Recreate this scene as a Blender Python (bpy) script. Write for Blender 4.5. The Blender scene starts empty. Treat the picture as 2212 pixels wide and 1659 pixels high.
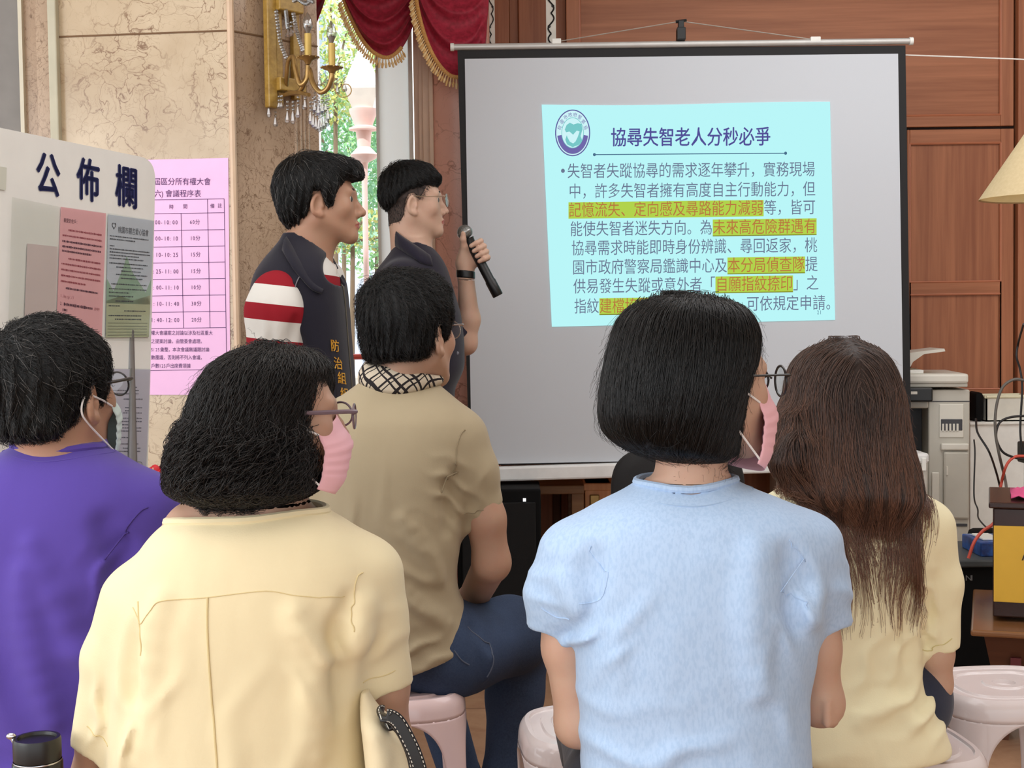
import bpy, bmesh, math, random
import numpy as np
from mathutils import Vector, Matrix

random.seed(7)
rng = np.random.default_rng(11)
SC = bpy.context.scene
COL = SC.collection
R = math.radians

# ------------------------------------------------------------------ camera
PW, PH, FOC = 2212, 1659, 3000.0
CAMZ, PITCH, ROLL = 1.21, R(2.5), R(0.77)
_f = np.array([0, math.cos(PITCH), -math.sin(PITCH)])
_r0 = np.array([1.0, 0, 0])
_u0 = np.array([0, math.sin(PITCH), math.cos(PITCH)])
_r = math.cos(ROLL) * _r0 - math.sin(ROLL) * _u0
_u = math.sin(ROLL) * _r0 + math.cos(ROLL) * _u0
CAM = np.array([0, 0, CAMZ])
cd = bpy.data.cameras.new('camera')
cam = bpy.data.objects.new('camera', cd)
COL.objects.link(cam)
cd.sensor_width = 36.0
cd.lens = FOC / PW * 36.0
cd.clip_start = 0.05
mw = Matrix.Identity(4)
for i in range(3):
    mw[i][0] = _r[i]; mw[i][1] = _u[i]; mw[i][2] = -_f[i]; mw[i][3] = CAM[i]
cam.matrix_world = mw
SC.camera = cam


def ray(px, py):
    return _f + _r * ((px - PW / 2) / FOC) - _u * ((py - PH / 2) / FOC)


def at(px, py, Y):
    """World point seen at pixel (px, py) whose distance along y is Y."""
    d = ray(px, py)
    return CAM + d * (Y / d[1])


def on_plane(px, py, p0, n):
    d = ray(px, py)
    return CAM + d * (np.dot(np.asarray(p0) - CAM, n) / np.dot(d, n))


# ------------------------------------------------------------------ light
world = bpy.data.worlds.new('world')
SC.world = world
world.use_nodes = True
bg = world.node_tree.nodes['Background']
bg.inputs[0].default_value = (0.93, 0.97, 1.0, 1)
bg.inputs[1].default_value = 2.1


def lamp(name, kind, loc, rot, energy, color=(1, 1, 1), size=(1, 1), angle=None):
    l = bpy.data.lights.new(name, kind)
    l.energy = energy
    l.color = color
    if kind == 'AREA':
        l.shape = 'RECTANGLE'; l.size, l.size_y = size
    if angle is not None:
        l.angle = angle
    o = bpy.data.objects.new(name, l)
    o.location = loc
    o.rotation_euler = rot
    COL.objects.link(o)
    return o


# rows of ceiling lights over the seats, daylight added out of view as soft fill at the open left side, the sun outdoors
lamp('ceiling_light', 'AREA', (-1.2, 1.6, 3.12), (0, 0, 0), 46, (0.97, 0.985, 1), (2.6, 3.0))
lamp('ceiling_light', 'AREA', (1.9, 3.6, 3.12), (0, 0, 0), 56, (0.97, 0.985, 1), (2.6, 2.6))
lamp('daylight_fill', 'AREA', (-4.4, -1.0, 1.9), (R(90), 0, R(-68)), 90, (0.96, 0.99, 1), (4.0, 2.4))
lamp('sun', 'SUN', (0, 0, 10), (R(38), R(-14), 0), 4.0, (1, 0.97, 0.92), angle=R(2))

SC.view_settings.view_transform = 'Standard'
SC.view_settings.look = 'None'
SC.view_settings.gamma = 1.0
SC.view_settings.use_curve_mapping = False
SC.view_settings.exposure = 0.0
try:
    SC.cycles.max_bounces = 8
    SC.cycles.transparent_max_bounces = 16
    SC.cycles.caustics_reflective = False
    SC.cycles.caustics_refractive = False
except Exception:
    pass


# ------------------------------------------------------------------ materials
def lin(c):
    out = []
    for v in c[:3]:
        v = v / 255.0
        out.append(v / 12.92 if v <= 0.04045 else ((v + 0.055) / 1.055) ** 2.4)
    return (out[0], out[1], out[2], 1.0)


class NT:
    """A small helper for building node trees."""
    def __init__(self, name):
        self.m = bpy.data.materials.new(name)
        self.m.use_nodes = True
        self.t = self.m.node_tree
        self.t.nodes.clear()
        self.out = self.n('ShaderNodeOutputMaterial')

    def n(self, typ, **kw):
        nd = self.t.nodes.new(typ)
        for k, v in kw.items():
            setattr(nd, k, v)
        return nd

    def l(self, a, b):
        self.t.links.new(a, b)

    def set(self, sock, v):
        if hasattr(v, 'is_linked') or hasattr(v, 'links'):
            self.l(v, sock)
        else:
            sock.default_value = v

    def coord(self, kind='Object', scale=(1, 1, 1), rot=(0, 0, 0)):
        tc = self.n('ShaderNodeTexCoord')
        mp = self.n('ShaderNodeMapping')
        mp.inputs['Scale'].default_value = scale
        mp.inputs['Rotation'].default_value = rot
        self.l(tc.outputs[kind], mp.inputs[0])
        return mp.outputs[0]

    def noise(self, vec, scale, detail=3, rough=0.55, dist=0.0):
        nd = self.n('ShaderNodeTexNoise')
        self.l(vec, nd.inputs['Vector'])
        nd.inputs['Scale'].default_value = scale
        nd.inputs['Detail'].default_value = detail
        nd.inputs['Roughness'].default_value = rough
        nd.inputs['Distortion'].default_value = dist
        return nd

    def ramp(self, fac, stops):
        nd = self.n('ShaderNodeValToRGB')
        e = nd.color_ramp.elements
        while len(e) < len(stops):
            e.new(0.5)
        for el, (p, c) in zip(e, stops):
            el.position = p
            el.color = c if len(c) == 4 else (*c, 1)
        self.l(fac, nd.inputs[0])
        return nd.outputs[0]

    def mix(self, fac, a, b, blend='MIX'):
        nd = self.n('ShaderNodeMix', data_type='RGBA', blend_type=blend)
        self.set(nd.inputs[0], fac)
        self.set(nd.inputs[6], a)
        self.set(nd.inputs[7], b)
        return nd.outputs[2]

    def math(self, op, a, b=0.0, clamp=False):
        nd = self.n('ShaderNodeMath', operation=op, use_clamp=clamp)
        self.set(nd.inputs[0], a)
        self.set(nd.inputs[1], b)
        return nd.outputs[0]

    def bump(self, h, strength=0.3, dist=0.002):
        nd = self.n('ShaderNodeBump')
        nd.inputs['Strength'].default_value = strength
        nd.inputs['Distance'].default_value = dist
        self.l(h, nd.inputs['Height'])
        return nd.outputs[0]

    def principled(self, color, rough=0.5, metal=0.0, spec=0.5, normal=None, **kw):
        b = self.n('ShaderNodeBsdfPrincipled')
        self.set(b.inputs['Base Color'], color)
        self.set(b.inputs['Roughness'], rough)
        self.set(b.inputs['Metallic'], metal)
        self.set(b.inputs['Specular IOR Level'], spec)
        if normal is not None:
            self.l(normal, b.inputs['Normal'])
        for k, v in kw.items():
            self.set(b.inputs[k.replace('_', ' ')], v)
        self.l(b.outputs[0], self.out.inputs[0])
        self.b = b
        return b


MATS = {}


def plain(name, rgb, rough=0.5, metal=0.0, spec=0.5, vary=0.06, nscale=14, bump=0.0, bscale=120, bdist=0.001, **kw):
    if name in MATS:
        return MATS[name]
    t = NT(name)
    v = t.coord()
    c = lin(rgb)
    nz = t.noise(v, nscale, 3)
    dark = tuple(x * (1 - vary) for x in c[:3]) + (1,)
    lite = tuple(min(1, x * (1 + vary)) for x in c[:3]) + (1,)
    col = t.ramp(nz.outputs[0], [(0.3, dark), (0.7, lite)])
    nrm = None
    if bump:
        nb = t.noise(v, bscale, 4)
        nrm = t.bump(nb.outputs[0], bump, bdist)
    t.principled(col, rough, metal, spec, nrm, **kw)
    MATS[name] = t.m
    return t.m


def cloth(name, rgb, vary=0.05, rough=0.9, weave=420, wrinkle=0.5, wscale=9, wdist=0.012, sheen=0.15, mottle=None):
    """Woven or knitted cloth: fine weave bump, soft crumples."""
    if name in MATS:
        return MATS[name]
    t = NT(name)
    v = t.coord()
    c = lin(rgb)
    n1 = t.noise(v, 7, 3)
    col = t.ramp(n1.outputs[0], [(0.3, tuple(x * (1 - vary) for x in c[:3])), (0.7, tuple(min(1, x * (1 + vary)) for x in c[:3]))])
    if mottle:
        vm = t.coord(scale=(1, 1, 0.35))
        n4 = t.noise(vm, 260, 2)
        col = t.mix(t.ramp(n4.outputs[0], [(0.42, (0, 0, 0)), (0.62, (1, 1, 1))]), col, lin(mottle))
    n2 = t.noise(v, weave, 2)
    vs = t.coord(scale=(1, 1, 0.55))
    n3 = t.noise(vs, wscale, 2, 0.45, 0.6)
    b1 = t.bump(n3.outputs[0], wrinkle, wdist)
    nb = t.n('ShaderNodeBump')
    nb.inputs['Strength'].default_value = 0.25
    nb.inputs['Distance'].default_value = 0.0008
    t.l(n2.outputs[0], nb.inputs['Height'])
    t.l(b1, nb.inputs['Normal'])
    t.principled(col, rough, 0, 0.2, nb.outputs[0], Sheen_Weight=sheen, Sheen_Roughness=0.5)
    MATS[name] = t.m
    return t.m


def emit(name, rgb, strength=1.0):
    if name in MATS:
        return MATS[name]
    t = NT(name)
    e = t.n('ShaderNodeEmission')
    e.inputs[0].default_value = lin(rgb)
    e.inputs[1].default_value = strength
    t.l(e.outputs[0], t.out.inputs[0])
    MATS[name] = t.m
    return t.m


def glassy(name, rgb=(255, 255, 255), rough=0.0, ior=1.45):
    """Thin clear glass or crystal: mostly see-through with a sharp reflection."""
    if name in MATS:
        return MATS[name]
    t = NT(name)
    tr = t.n('ShaderNodeBsdfTransparent')
    tr.inputs[0].default_value = lin(rgb)
    gl = t.n('ShaderNodeBsdfGlossy')
    gl.inputs['Roughness'].default_value = max(rough, 0.02)
    lw = t.n('ShaderNodeLayerWeight')
    lw.inputs[0].default_value = 0.5
    f0 = ((ior - 1) / (ior + 1)) ** 2
    fac = t.math('ADD', t.math('MULTIPLY', t.math('POWER', lw.outputs['Facing'], 5.0), 1 - f0), f0, True)
    mx = t.n('ShaderNodeMixShader')
    t.l(fac, mx.inputs[0]); t.l(tr.outputs[0], mx.inputs[1]); t.l(gl.outputs[0], mx.inputs[2])
    t.l(mx.outputs[0], t.out.inputs[0])
    MATS[name] = t.m
    return t.m


def marble(name, base, vein, dark, scale=5.0, vw=0.035, rough=0.16, joints=None, speck=False):
    t = NT(name)
    v = t.coord('Object')
    nd = t.noise(v, 3.2, 4)
    wob = t.n('ShaderNodeVectorMath', operation='MULTIPLY_ADD')
    t.l(nd.outputs['Color'], wob.inputs[0])
    wob.inputs[1].default_value = (0.34, 0.34, 0.34)
    t.l(v, wob.inputs[2])
    n2 = t.noise(wob.outputs[0], 14, 4)
    wob2 = t.n('ShaderNodeVectorMath', operation='MULTIPLY_ADD')
    t.l(n2.outputs['Color'], wob2.inputs[0])
    wob2.inputs[1].default_value = (0.10, 0.10, 0.10)
    t.l(wob.outputs[0], wob2.inputs[2])

    def veins(sc, w):
        vo = t.n('ShaderNodeTexVoronoi', feature='DISTANCE_TO_EDGE')
        t.l(wob2.outputs[0], vo.inputs['Vector'])
        vo.inputs['Scale'].default_value = sc
        return t.ramp(vo.outputs['Distance'], [(0.0, (1, 1, 1)), (w, (0, 0, 0))])
    cloud = t.noise(v, 2.6, 4, 0.6)
    col = t.ramp(cloud.outputs[0], [(0.3, lin(dark)), (0.62, lin(base))])
    strength = t.noise(v, 6.0, 3)
    sfac = t.ramp(strength.outputs[0], [(0.34, (0.12, 0.12, 0.12)), (0.58, (0.95, 0.95, 0.95))])
    f1 = t.math('MULTIPLY', veins(scale, vw), sfac)
    f2 = t.math('MULTIPLY', veins(scale * 2.7, vw * 1.1), 0.45)
    f2 = t.math('MULTIPLY', f2, sfac)
    col = t.mix(f1, col, lin(vein))
    col = t.mix(f2, col, lin(vein))
    if speck:
        vs = t.coord('Object', (1, 1, 0.5))
        n3 = t.noise(vs, 85, 4, 0.7, 0.8)
        col = t.mix(t.ramp(n3.outputs[0], [(0.55, (0, 0, 0)), (0.68, (0.75, 0.75, 0.75))]), col, lin(vein))
    t.principled(col, rough, 0, 0.45)
    MATS[name] = t.m
    return t.m


def wood(name, a, b, axis='Z', scale=1.0, rough=0.42, spec=0.35, ring=0.0):
    """Straight-grained veneer; the grain runs along the given object axis."""
    t = NT(name)
    sc = {'Z': (38, 38, 1.4), 'X': (1.4, 38, 38), 'Y': (38, 1.4, 38)}[axis]
    v = t.coord('Object', tuple(s * scale for s in sc))
    n1 = t.noise(v, 1.0, 5, 0.62, 0.25)
    sc2 = {'Z': (9, 9, 0.35), 'X': (0.35, 9, 9), 'Y': (9, 0.35, 9)}[axis]
    v2 = t.coord('Object', tuple(s * scale for s in sc2))
    n2 = t.noise(v2, 1.0, 3, 0.5, 0.3)
    f = t.math('ADD', t.math('MULTIPLY', n1.outputs[0], 0.55), t.math('MULTIPLY', n2.outputs[0], 0.45))
    col = t.ramp(f, [(0.36, lin(b)), (0.62, lin(a))])
    t.principled(col, rough, 0, spec, t.bump(n1.outputs[0], 0.12, 0.0006))
    MATS[name] = t.m
    return t.m


# ------------------------------------------------------------------ mesh building
class MB:
    def __init__(self):
        self.v = []; self.f = []; self.mi = []; self.nv = 0

    def add(self, verts, faces, mi=0):
        verts = np.asarray(verts, float).reshape(-1, 3)
        o = self.nv
        self.v.append(verts); self.nv += len(verts)
        for fc in faces:
            self.f.append(tuple(int(i) + o for i in fc)); self.mi.append(mi)

    def box(self, lo, hi, mi=0, M=None, bev=0.0):
        bm = bmesh.new()
        bmesh.ops.create_cube(bm, size=1.0)
        lo = np.array(lo, float); hi = np.array(hi, float)
        for v in bm.verts:
            c = np.array(v.co[:])
            v.co = Vector((lo + hi) / 2 + c * (hi - lo))
        if bev > 0:
            bmesh.ops.bevel(bm, geom=list(bm.edges), offset=bev, segments=2, affect='EDGES', profile=0.5)
        self._bm(bm, mi, M)

    def _bm(self, bm, mi, M=None):
        bm.verts.ensure_lookup_table(); bm.verts.index_update()
        vs = np.array([v.co[:] for v in bm.verts])
        fs = [[v.index for v in f.verts] for f in bm.faces]
        bm.free()
        if M is not None:
            vs = xf(M, vs)
        self.add(vs, fs, mi)

    def tube(self, pts, r, seg=8, mi=0, cap=True, flat=None):
        """Round tube through the points; r is one radius or one per point. flat=(normal, ratio) squashes it."""
        pts = np.asarray(pts, float)
        n = len(pts)
        r = np.broadcast_to(np.asarray(r, float), (n,))
        tan = np.gradient(pts, axis=0)
        tan /= np.linalg.norm(tan, axis=1)[:, None] + 1e-12
        up = np.array([0, 0, 1.0]) if abs(tan[0][2]) < 0.9 else np.array([0, 1.0, 0])
        a = np.cross(tan[0], up); a /= np.linalg.norm(a)
        vs = []
        ang = np.linspace(0, 2 * np.pi, seg, endpoint=False)
        for i in range(n):
            a = a - tan[i] * np.dot(a, tan[i]); a /= np.linalg.norm(a) + 1e-12
            b = np.cross(tan[i], a)
            ring = np.outer(np.cos(ang), a) + np.outer(np.sin(ang), b)
            if flat is not None:
                nn = np.asarray(flat[0], float)
                nn = nn / np.linalg.norm(nn)
                ring -= np.outer(ring @ nn, nn) * (1 - flat[1])
            vs.append(pts[i] + ring * r[i])
        fs = []
        for i in range(n - 1):
            for j in range(seg):
                k = (j + 1) % seg
                fs.append((i * seg + j, i * seg + k, (i + 1) * seg + k, (i + 1) * seg + j))
        if cap:
            fs.append(tuple(range(seg))[::-1])
            fs.append(tuple((n - 1) * seg + j for j in range(seg)))
        self.add(np.concatenate(vs), fs, mi)

    def lathe(self, prof, seg=24, M=None, mi=0, a0=0.0, a1=2 * np.pi):
        """Revolve (radius, z) pairs about z."""
        prof = np.asarray(prof, float)
        full = abs(a1 - a0 - 2 * np.pi) < 1e-6
        ang = np.linspace(a0, a1, seg, endpoint=not full)
        n = len(prof)
        vs = []
        for a in ang:
            vs.append(np.stack([prof[:, 0] * math.cos(a), prof[:, 0] * math.sin(a), prof[:, 1]], 1))
        vs = np.concatenate(vs)
        fs = []
        m = seg if full else seg - 1
        for i in range(m):
            k = (i + 1) % seg
            for j in range(n - 1):
                fs.append((i * n + j, k * n + j, k * n + j + 1, i * n + j + 1))
        if M is not None:
            vs = xf(M, vs)
        self.add(vs, fs, mi)

    def grid(self, P, mi=0, closed_u=False):
        """P is an (nu, nv, 3) array of points."""
        P = np.asarray(P, float)
        nu, nv = P.shape[:2]
        fs = []
        for i in range(nu if closed_u else nu - 1):
            k = (i + 1) % nu
            for j in range(nv - 1):
                fs.append((i * nv + j, k * nv + j, k * nv + j + 1, i * nv + j + 1))
        self.add(P.reshape(-1, 3), fs, mi)

    def prism(self, poly, d, mi=0):
        """Closed 3-D polygon extruded by the vector d."""
        poly = np.asarray(poly, float)
        n = len(poly)
        d = np.asarray(d, float)
        fs = [tuple(range(n)), tuple(range(2 * n - 1, n - 1, -1))]
        for i in range(n):
            k = (i + 1) % n
            fs.append((i, n + i, n + k, k))
        self.add(np.concatenate([poly, poly + d]), fs, mi)

    def ball(self, c, r, seg=12, mi=0):
        r = np.broadcast_to(np.asarray(r, float), (3,))
        bm = bmesh.new()
        bmesh.ops.create_uvsphere(bm, u_segments=seg, v_segments=max(6, seg * 2 // 3), radius=1.0)
        for v in bm.verts:
            v.co = Vector((v.co.x * r[0] + c[0], v.co.y * r[1] + c[1], v.co.z * r[2] + c[2]))
        self._bm(bm, mi)

    def build(self, name, mats, parent=None, origin=None, smooth=False, fix=True):
        if not isinstance(mats, (list, tuple)):
            mats = [mats]
        vs = np.concatenate(self.v) if self.v else np.zeros((0, 3))
        if parent is not None:
            w = parent_world(parent)
            org = w
        elif origin is not None:
            org = np.asarray(origin, float)
        else:
            lo, hi = vs.min(0), vs.max(0)
            org = np.array([(lo[0] + hi[0]) / 2, (lo[1] + hi[1]) / 2, lo[2]])
        me = bpy.data.meshes.new(name)
        me.from_pydata((vs - org).tolist(), [], self.f)
        for m in mats:
            me.materials.append(m)
        me.polygons.foreach_set('material_index', self.mi)
        if fix:
            bm = bmesh.new(); bm.from_mesh(me)
            bmesh.ops.recalc_face_normals(bm, faces=list(bm.faces))
            bm.to_mesh(me); bm.free()
        if smooth:
            me.polygons.foreach_set('use_smooth', [True] * len(me.polygons))
        me.update()
        o = bpy.data.objects.new(name, me)
        COL.objects.link(o)
        if parent is not None:
            o.parent = parent
        else:
            o.location = org
        if smooth == 'auto':
            auto_smooth(o)
        return o


def auto_smooth(o, ang=40):
    me = o.data
    bm = bmesh.new(); bm.from_mesh(me)
    for e in bm.edges:
        if len(e.link_faces) == 2 and e.calc_face_angle(0) > R(ang):
            e.smooth = False
    bm.to_mesh(me); bm.free()


def parent_world(p):
    w = np.zeros(3)
    while p is not None:
        w = w + np.array(p.location[:])
        p = p.parent
    return w


def xf(M, vs):
    M = np.array(M)
    vs = np.asarray(vs, float)
    return vs @ M[:3, :3].T + M[:3, 3]


def frame(o, x, y, z):
    M = np.eye(4)
    M[:3, 0] = x; M[:3, 1] = y; M[:3, 2] = z; M[:3, 3] = o
    return M


def rotz(a, o=(0, 0, 0)):
    c, s = math.cos(a), math.sin(a)
    return frame(o, (c, s, 0), (-s, c, 0), (0, 0, 1))


def tag(o, label=None, cat=None, group=None, kind=None):
    if label: o['label'] = label
    if cat: o['category'] = cat
    if group: o['group'] = group
    if kind: o['kind'] = kind
    return o


def thing(name, label, cat, loc, group=None):
    o = bpy.data.objects.new(name, None)
    o.empty_display_size = 0.05
    o.location = tuple(float(x) for x in loc)
    COL.objects.link(o)
    return tag(o, label, cat, group)


def unit(v):
    v = np.asarray(v, float)
    return v / (np.linalg.norm(v) + 1e-12)


def spline(pts, n=24):
    """Catmull-Rom through the points."""
    p = np.asarray(pts, float)
    p = np.concatenate([[2 * p[0] - p[1]], p, [2 * p[-1] - p[-2]]])
    out = []
    m = len(p) - 3
    for t in np.linspace(0, m, n):
        i = min(int(t), m - 1)
        u = t - i
        a, b, c, d = p[i], p[i + 1], p[i + 2], p[i + 3]
        out.append(0.5 * (2 * b + (c - a) * u + (2 * a - 5 * b + 4 * c - d) * u * u + (3 * b - a - 3 * c + d) * u ** 3))
    return np.array(out)


# ------------------------------------------------------------------ lettering
GLYPH = {}


def glyph(ch):
    if ch not in GLYPH:
        cu = bpy.data.curves.new('g', 'FONT')
        cu.body = ch
        cu.resolution_u = 2
        ob = bpy.data.objects.new('g', cu)
        COL.objects.link(ob)
        bpy.context.view_layer.update()
        dg = bpy.context.evaluated_depsgraph_get()
        me = bpy.data.meshes.new_from_object(ob.evaluated_get(dg))
        vs = np.array([v.co[:2] for v in me.vertices]).reshape(-1, 2)
        fs = [tuple(p.vertices) for p in me.polygons]
        bpy.data.meshes.remove(me)
        bpy.data.objects.remove(ob)
        bpy.data.curves.remove(cu)
        GLYPH[ch] = (vs, fs)
    return GLYPH[ch]


def put_text(mb, s, u0, v0, cw, chh, fn, mi=0, adv=None, bold=0.0):
    """Letters of s in cells cw wide and chh high from (u0, v0 = baseline, v up); fn maps (u, v) arrays to points.
    Latin letters and digits take half a cell."""
    u = u0
    adv = adv or cw
    for ch in s:
        half = ord(ch) < 256
        if ch != ' ':
            vs, fs = glyph(ch)
            if len(vs):
                k = 0.86 if half else 1.0
                offs = [(0, 0)] if not bold else [(-bold, 0), (bold, 0), (0, bold), (0, -bold)]
                for (du, dv) in offs:
                    uu = u + vs[:, 0] * cw * k + du
                    vv = v0 + (vs[:, 1] + 0.1) * chh + dv
                    mb.add(fn(uu, vv), fs, mi)
        u += adv * (0.55 if half else 1.0)
    return u


# ------------------------------------------------------------------ implicit surfaces
def smin(a, b, k):
    if k <= 0:
        return np.minimum(a, b)
    h = np.maximum(k - np.abs(a - b), 0) / k
    return np.minimum(a, b) - h * h * k * 0.25


def smax(a, b, k):
    return -smin(-a, -b, k)


def f_sph(c, r):
    c = np.asarray(c, float)
    return lambda p: np.sqrt(((p - c) ** 2).sum(-1)) - r


def f_ell(c, r, rot=None):
    c = np.asarray(c, float); r = np.asarray(r, float)

    def fn(p):
        q = p - c
        if rot is not None:
            q = q @ np.asarray(rot)
        k0 = np.sqrt(((q / r) ** 2).sum(-1))
        k1 = np.sqrt(((q / r ** 2) ** 2).sum(-1)) + 1e-9
        return k0 * (k0 - 1) / k1
    return fn


def f_cone(a, b, r1, r2=None):
    a = np.asarray(a, float); b = np.asarray(b, float)
    r2 = r1 if r2 is None else r2
    ba = b - a
    bb = float(ba @ ba) + 1e-12

    def fn(p):
        q = p - a
        t = np.clip((q @ ba) / bb, 0, 1)
        return np.sqrt(((q - t[..., None] * ba) ** 2).sum(-1)) - (r1 + (r2 - r1) * t)
    return fn


def f_chain(pts, rs, k=0.02):
    fs = [f_cone(pts[i], pts[i + 1], rs[i], rs[i + 1]) for i in range(len(pts) - 1)]

    def fn(p):
        d = fs[0](p)
        for g in fs[1:]:
            d = smin(d, g(p), k)
        return d
    return fn


def f_plane(o, n):
    """Negative on the side n points away from."""
    o = np.asarray(o, float); n = unit(n)
    return lambda p: (p - o) @ n


def f_loft(rows, yaw=0.0, e=2.4):
    """rows: (z, cx, cy, rx, ry) from high to low; stacked superellipses turned by yaw."""
    a = np.array(sorted(rows), float)
    z = a[:, 0]
    ca, sa = math.cos(yaw), math.sin(yaw)
    zz = np.linspace(z[0], z[-1], 160)
    tab = []
    for c in range(1, 5):
        q = np.interp(zz, z, a[:, c])
        k = np.ones(13) / 13
        q2 = np.convolve(np.pad(q, 6, mode='edge'), k, mode='valid')
        tab.append(q2)

    def fn(p):
        cx, cy, rx, ry = [np.interp(p[..., 2], zz, t) for t in tab]
        x = p[..., 0] - cx; y = p[..., 1] - cy
        u = x * ca - y * sa; v = x * sa + y * ca
        s = (np.abs(u / rx) ** e + np.abs(v / ry) ** e + 1e-9) ** (1 / e)
        d = (s - 1) * np.minimum(rx, ry)
        return np.maximum(d, np.maximum(p[..., 2] - z[-1], z[0] - p[..., 2]))
    return fn


class Body:
    """Smooth union / difference of shapes, evaluated in order."""
    def __init__(self):
        self.ops = []

    def u(self, fn, k=0.02):
        self.ops.append(('u', fn, k)); return self

    def s(self, fn, k=0.01):
        self.ops.append(('s', fn, k)); return self

    def i(self, fn, k=0.01):
        self.ops.append(('i', fn, k)); return self

    def d(self, fn):
        self.ops.append(('d', fn, 0)); return self

    def __call__(self, p):
        d = None
        for op, fn, k in self.ops:
            q = fn(p)
            if d is None:
                d = q
            elif op == 'u':
                d = smin(d, q, k)
            elif op == 'd':
                d = d - q
            elif op == 's':
                d = smax(d, -q, k)
            else:
                d = smax(d, q, k)
        return d


def in_frame(fn, M):
    """Evaluate a shape built in a local frame M (rotation, scale and shift)."""
    A = np.array(M)[:3, :3]; t = np.array(M)[:3, 3]
    Ai = np.linalg.inv(A)
    s = abs(np.linalg.det(A)) ** (1 / 3)
    return lambda p: fn((p - t) @ Ai.T) * s


def grad(fn, p, e=0.0015):
    d0 = fn(p)
    g = np.stack([fn(p + np.array(o)) - d0 for o in ((e, 0, 0), (0, e, 0), (0, 0, e))], -1) / e
    return d0, g / (np.linalg.norm(g, axis=-1, keepdims=True) + 1e-9)


def project(fn, pts, off=0.0, it=6):
    p = np.array(pts, float)
    for _ in range(it):
        d0 = fn(p)
        e = 0.001
        g = np.stack([fn(p + np.array(o)) - d0 for o in ((e, 0, 0), (0, e, 0), (0, 0, e))], -1) / e
        g2 = (g ** 2).sum(-1) + 1e-6
        p -= g * np.clip((d0 - off) / g2, -0.03, 0.03)[:, None]
    return p


def polygonize(fn, lo, hi, h):
    """Surface nets on a grid; returns vertices and quads."""
    lo = np.asarray(lo, float); hi = np.asarray(hi, float)
    n = np.maximum(np.ceil((hi - lo) / h).astype(int) + 1, 3)
    xs = [lo[i] + np.arange(n[i]) * h for i in range(3)]
    S = 4
    cn = [int(math.ceil(n[i] / S)) for i in range(3)]
    cx = [lo[i] + (np.arange(cn[i]) * S + S / 2 - 0.5) * h for i in range(3)]
    Pc = np.stack(np.meshgrid(*cx, indexing='ij'), -1)
    dc = fn(Pc.reshape(-1, 3)).reshape(cn)
    V = np.repeat(np.repeat(np.repeat(dc, S, 0), S, 1), S, 2)[:n[0], :n[1], :n[2]].copy()
    mask = np.abs(V) < h * S * 2.6
    idx = np.argwhere(mask)
    vals = np.empty(len(idx))
    for s in range(0, len(idx), 400000):
        q = lo + idx[s:s + 400000] * h
        vals[s:s + 400000] = fn(q)
    V[mask] = vals
    sg = V < 0
    c = np.zeros([k - 1 for k in n], int)
    for dx in (0, 1):
        for dy in (0, 1):
            for dz in (0, 1):
                c += sg[dx:n[0] - 1 + dx, dy:n[1] - 1 + dy, dz:n[2] - 1 + dz]
    act = (c > 0) & (c < 8)
    ai = np.argwhere(act)
    if len(ai) == 0:
        return np.zeros((0, 3)), []
    acc = np.zeros((len(ai), 3)); cnt = np.zeros(len(ai))
    corners = [(a, b, d) for a in (0, 1) for b in (0, 1) for d in (0, 1)]
    for c0 in corners:
        for ax in range(3):
            if c0[ax] == 1:
                continue
            c1 = list(c0); c1[ax] = 1
            a = V[ai[:, 0] + c0[0], ai[:, 1] + c0[1], ai[:, 2] + c0[2]]
            b = V[ai[:, 0] + c1[0], ai[:, 1] + c1[1], ai[:, 2] + c1[2]]
            m = (a < 0) != (b < 0)
            t = np.where(m, a / np.where(np.abs(a - b) < 1e-12, 1, a - b), 0)
            pt = np.tile(np.array(c0, float), (len(ai), 1))
            pt[:, ax] += t
            acc += pt * m[:, None]; cnt += m
    verts = lo + (ai + acc / cnt[:, None]) * h
    vid = -np.ones(act.shape, int)
    vid[act] = np.arange(len(ai))
    quads = []
    for ax in range(3):
        a1, a2 = [(1, 2), (2, 0), (0, 1)][ax]
        s0 = [slice(None)] * 3; s1 = [slice(None)] * 3
        s0[ax] = slice(0, n[ax] - 1); s1[ax] = slice(1, n[ax])
        ch = sg[tuple(s0)] != sg[tuple(s1)]
        e = np.argwhere(ch)
        ok = (e[:, a1] > 0) & (e[:, a2] > 0) & (e[:, a1] < n[a1] - 1) & (e[:, a2] < n[a2] - 1)
        e = e[ok]
        neg = sg[e[:, 0], e[:, 1], e[:, 2]]
        def cell(d1, d2):
            q = e.copy(); q[:, a1] += d1; q[:, a2] += d2
            return vid[q[:, 0], q[:, 1], q[:, 2]]
        A, B, C_, D = cell(-1, -1), cell(0, -1), cell(0, 0), cell(-1, 0)
        qd = np.stack([A, B, C_, D], 1)
        qd[~neg] = qd[~neg][:, ::-1]
        quads.append(qd[(qd >= 0).all(1)])
    return verts, np.concatenate(quads)


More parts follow.
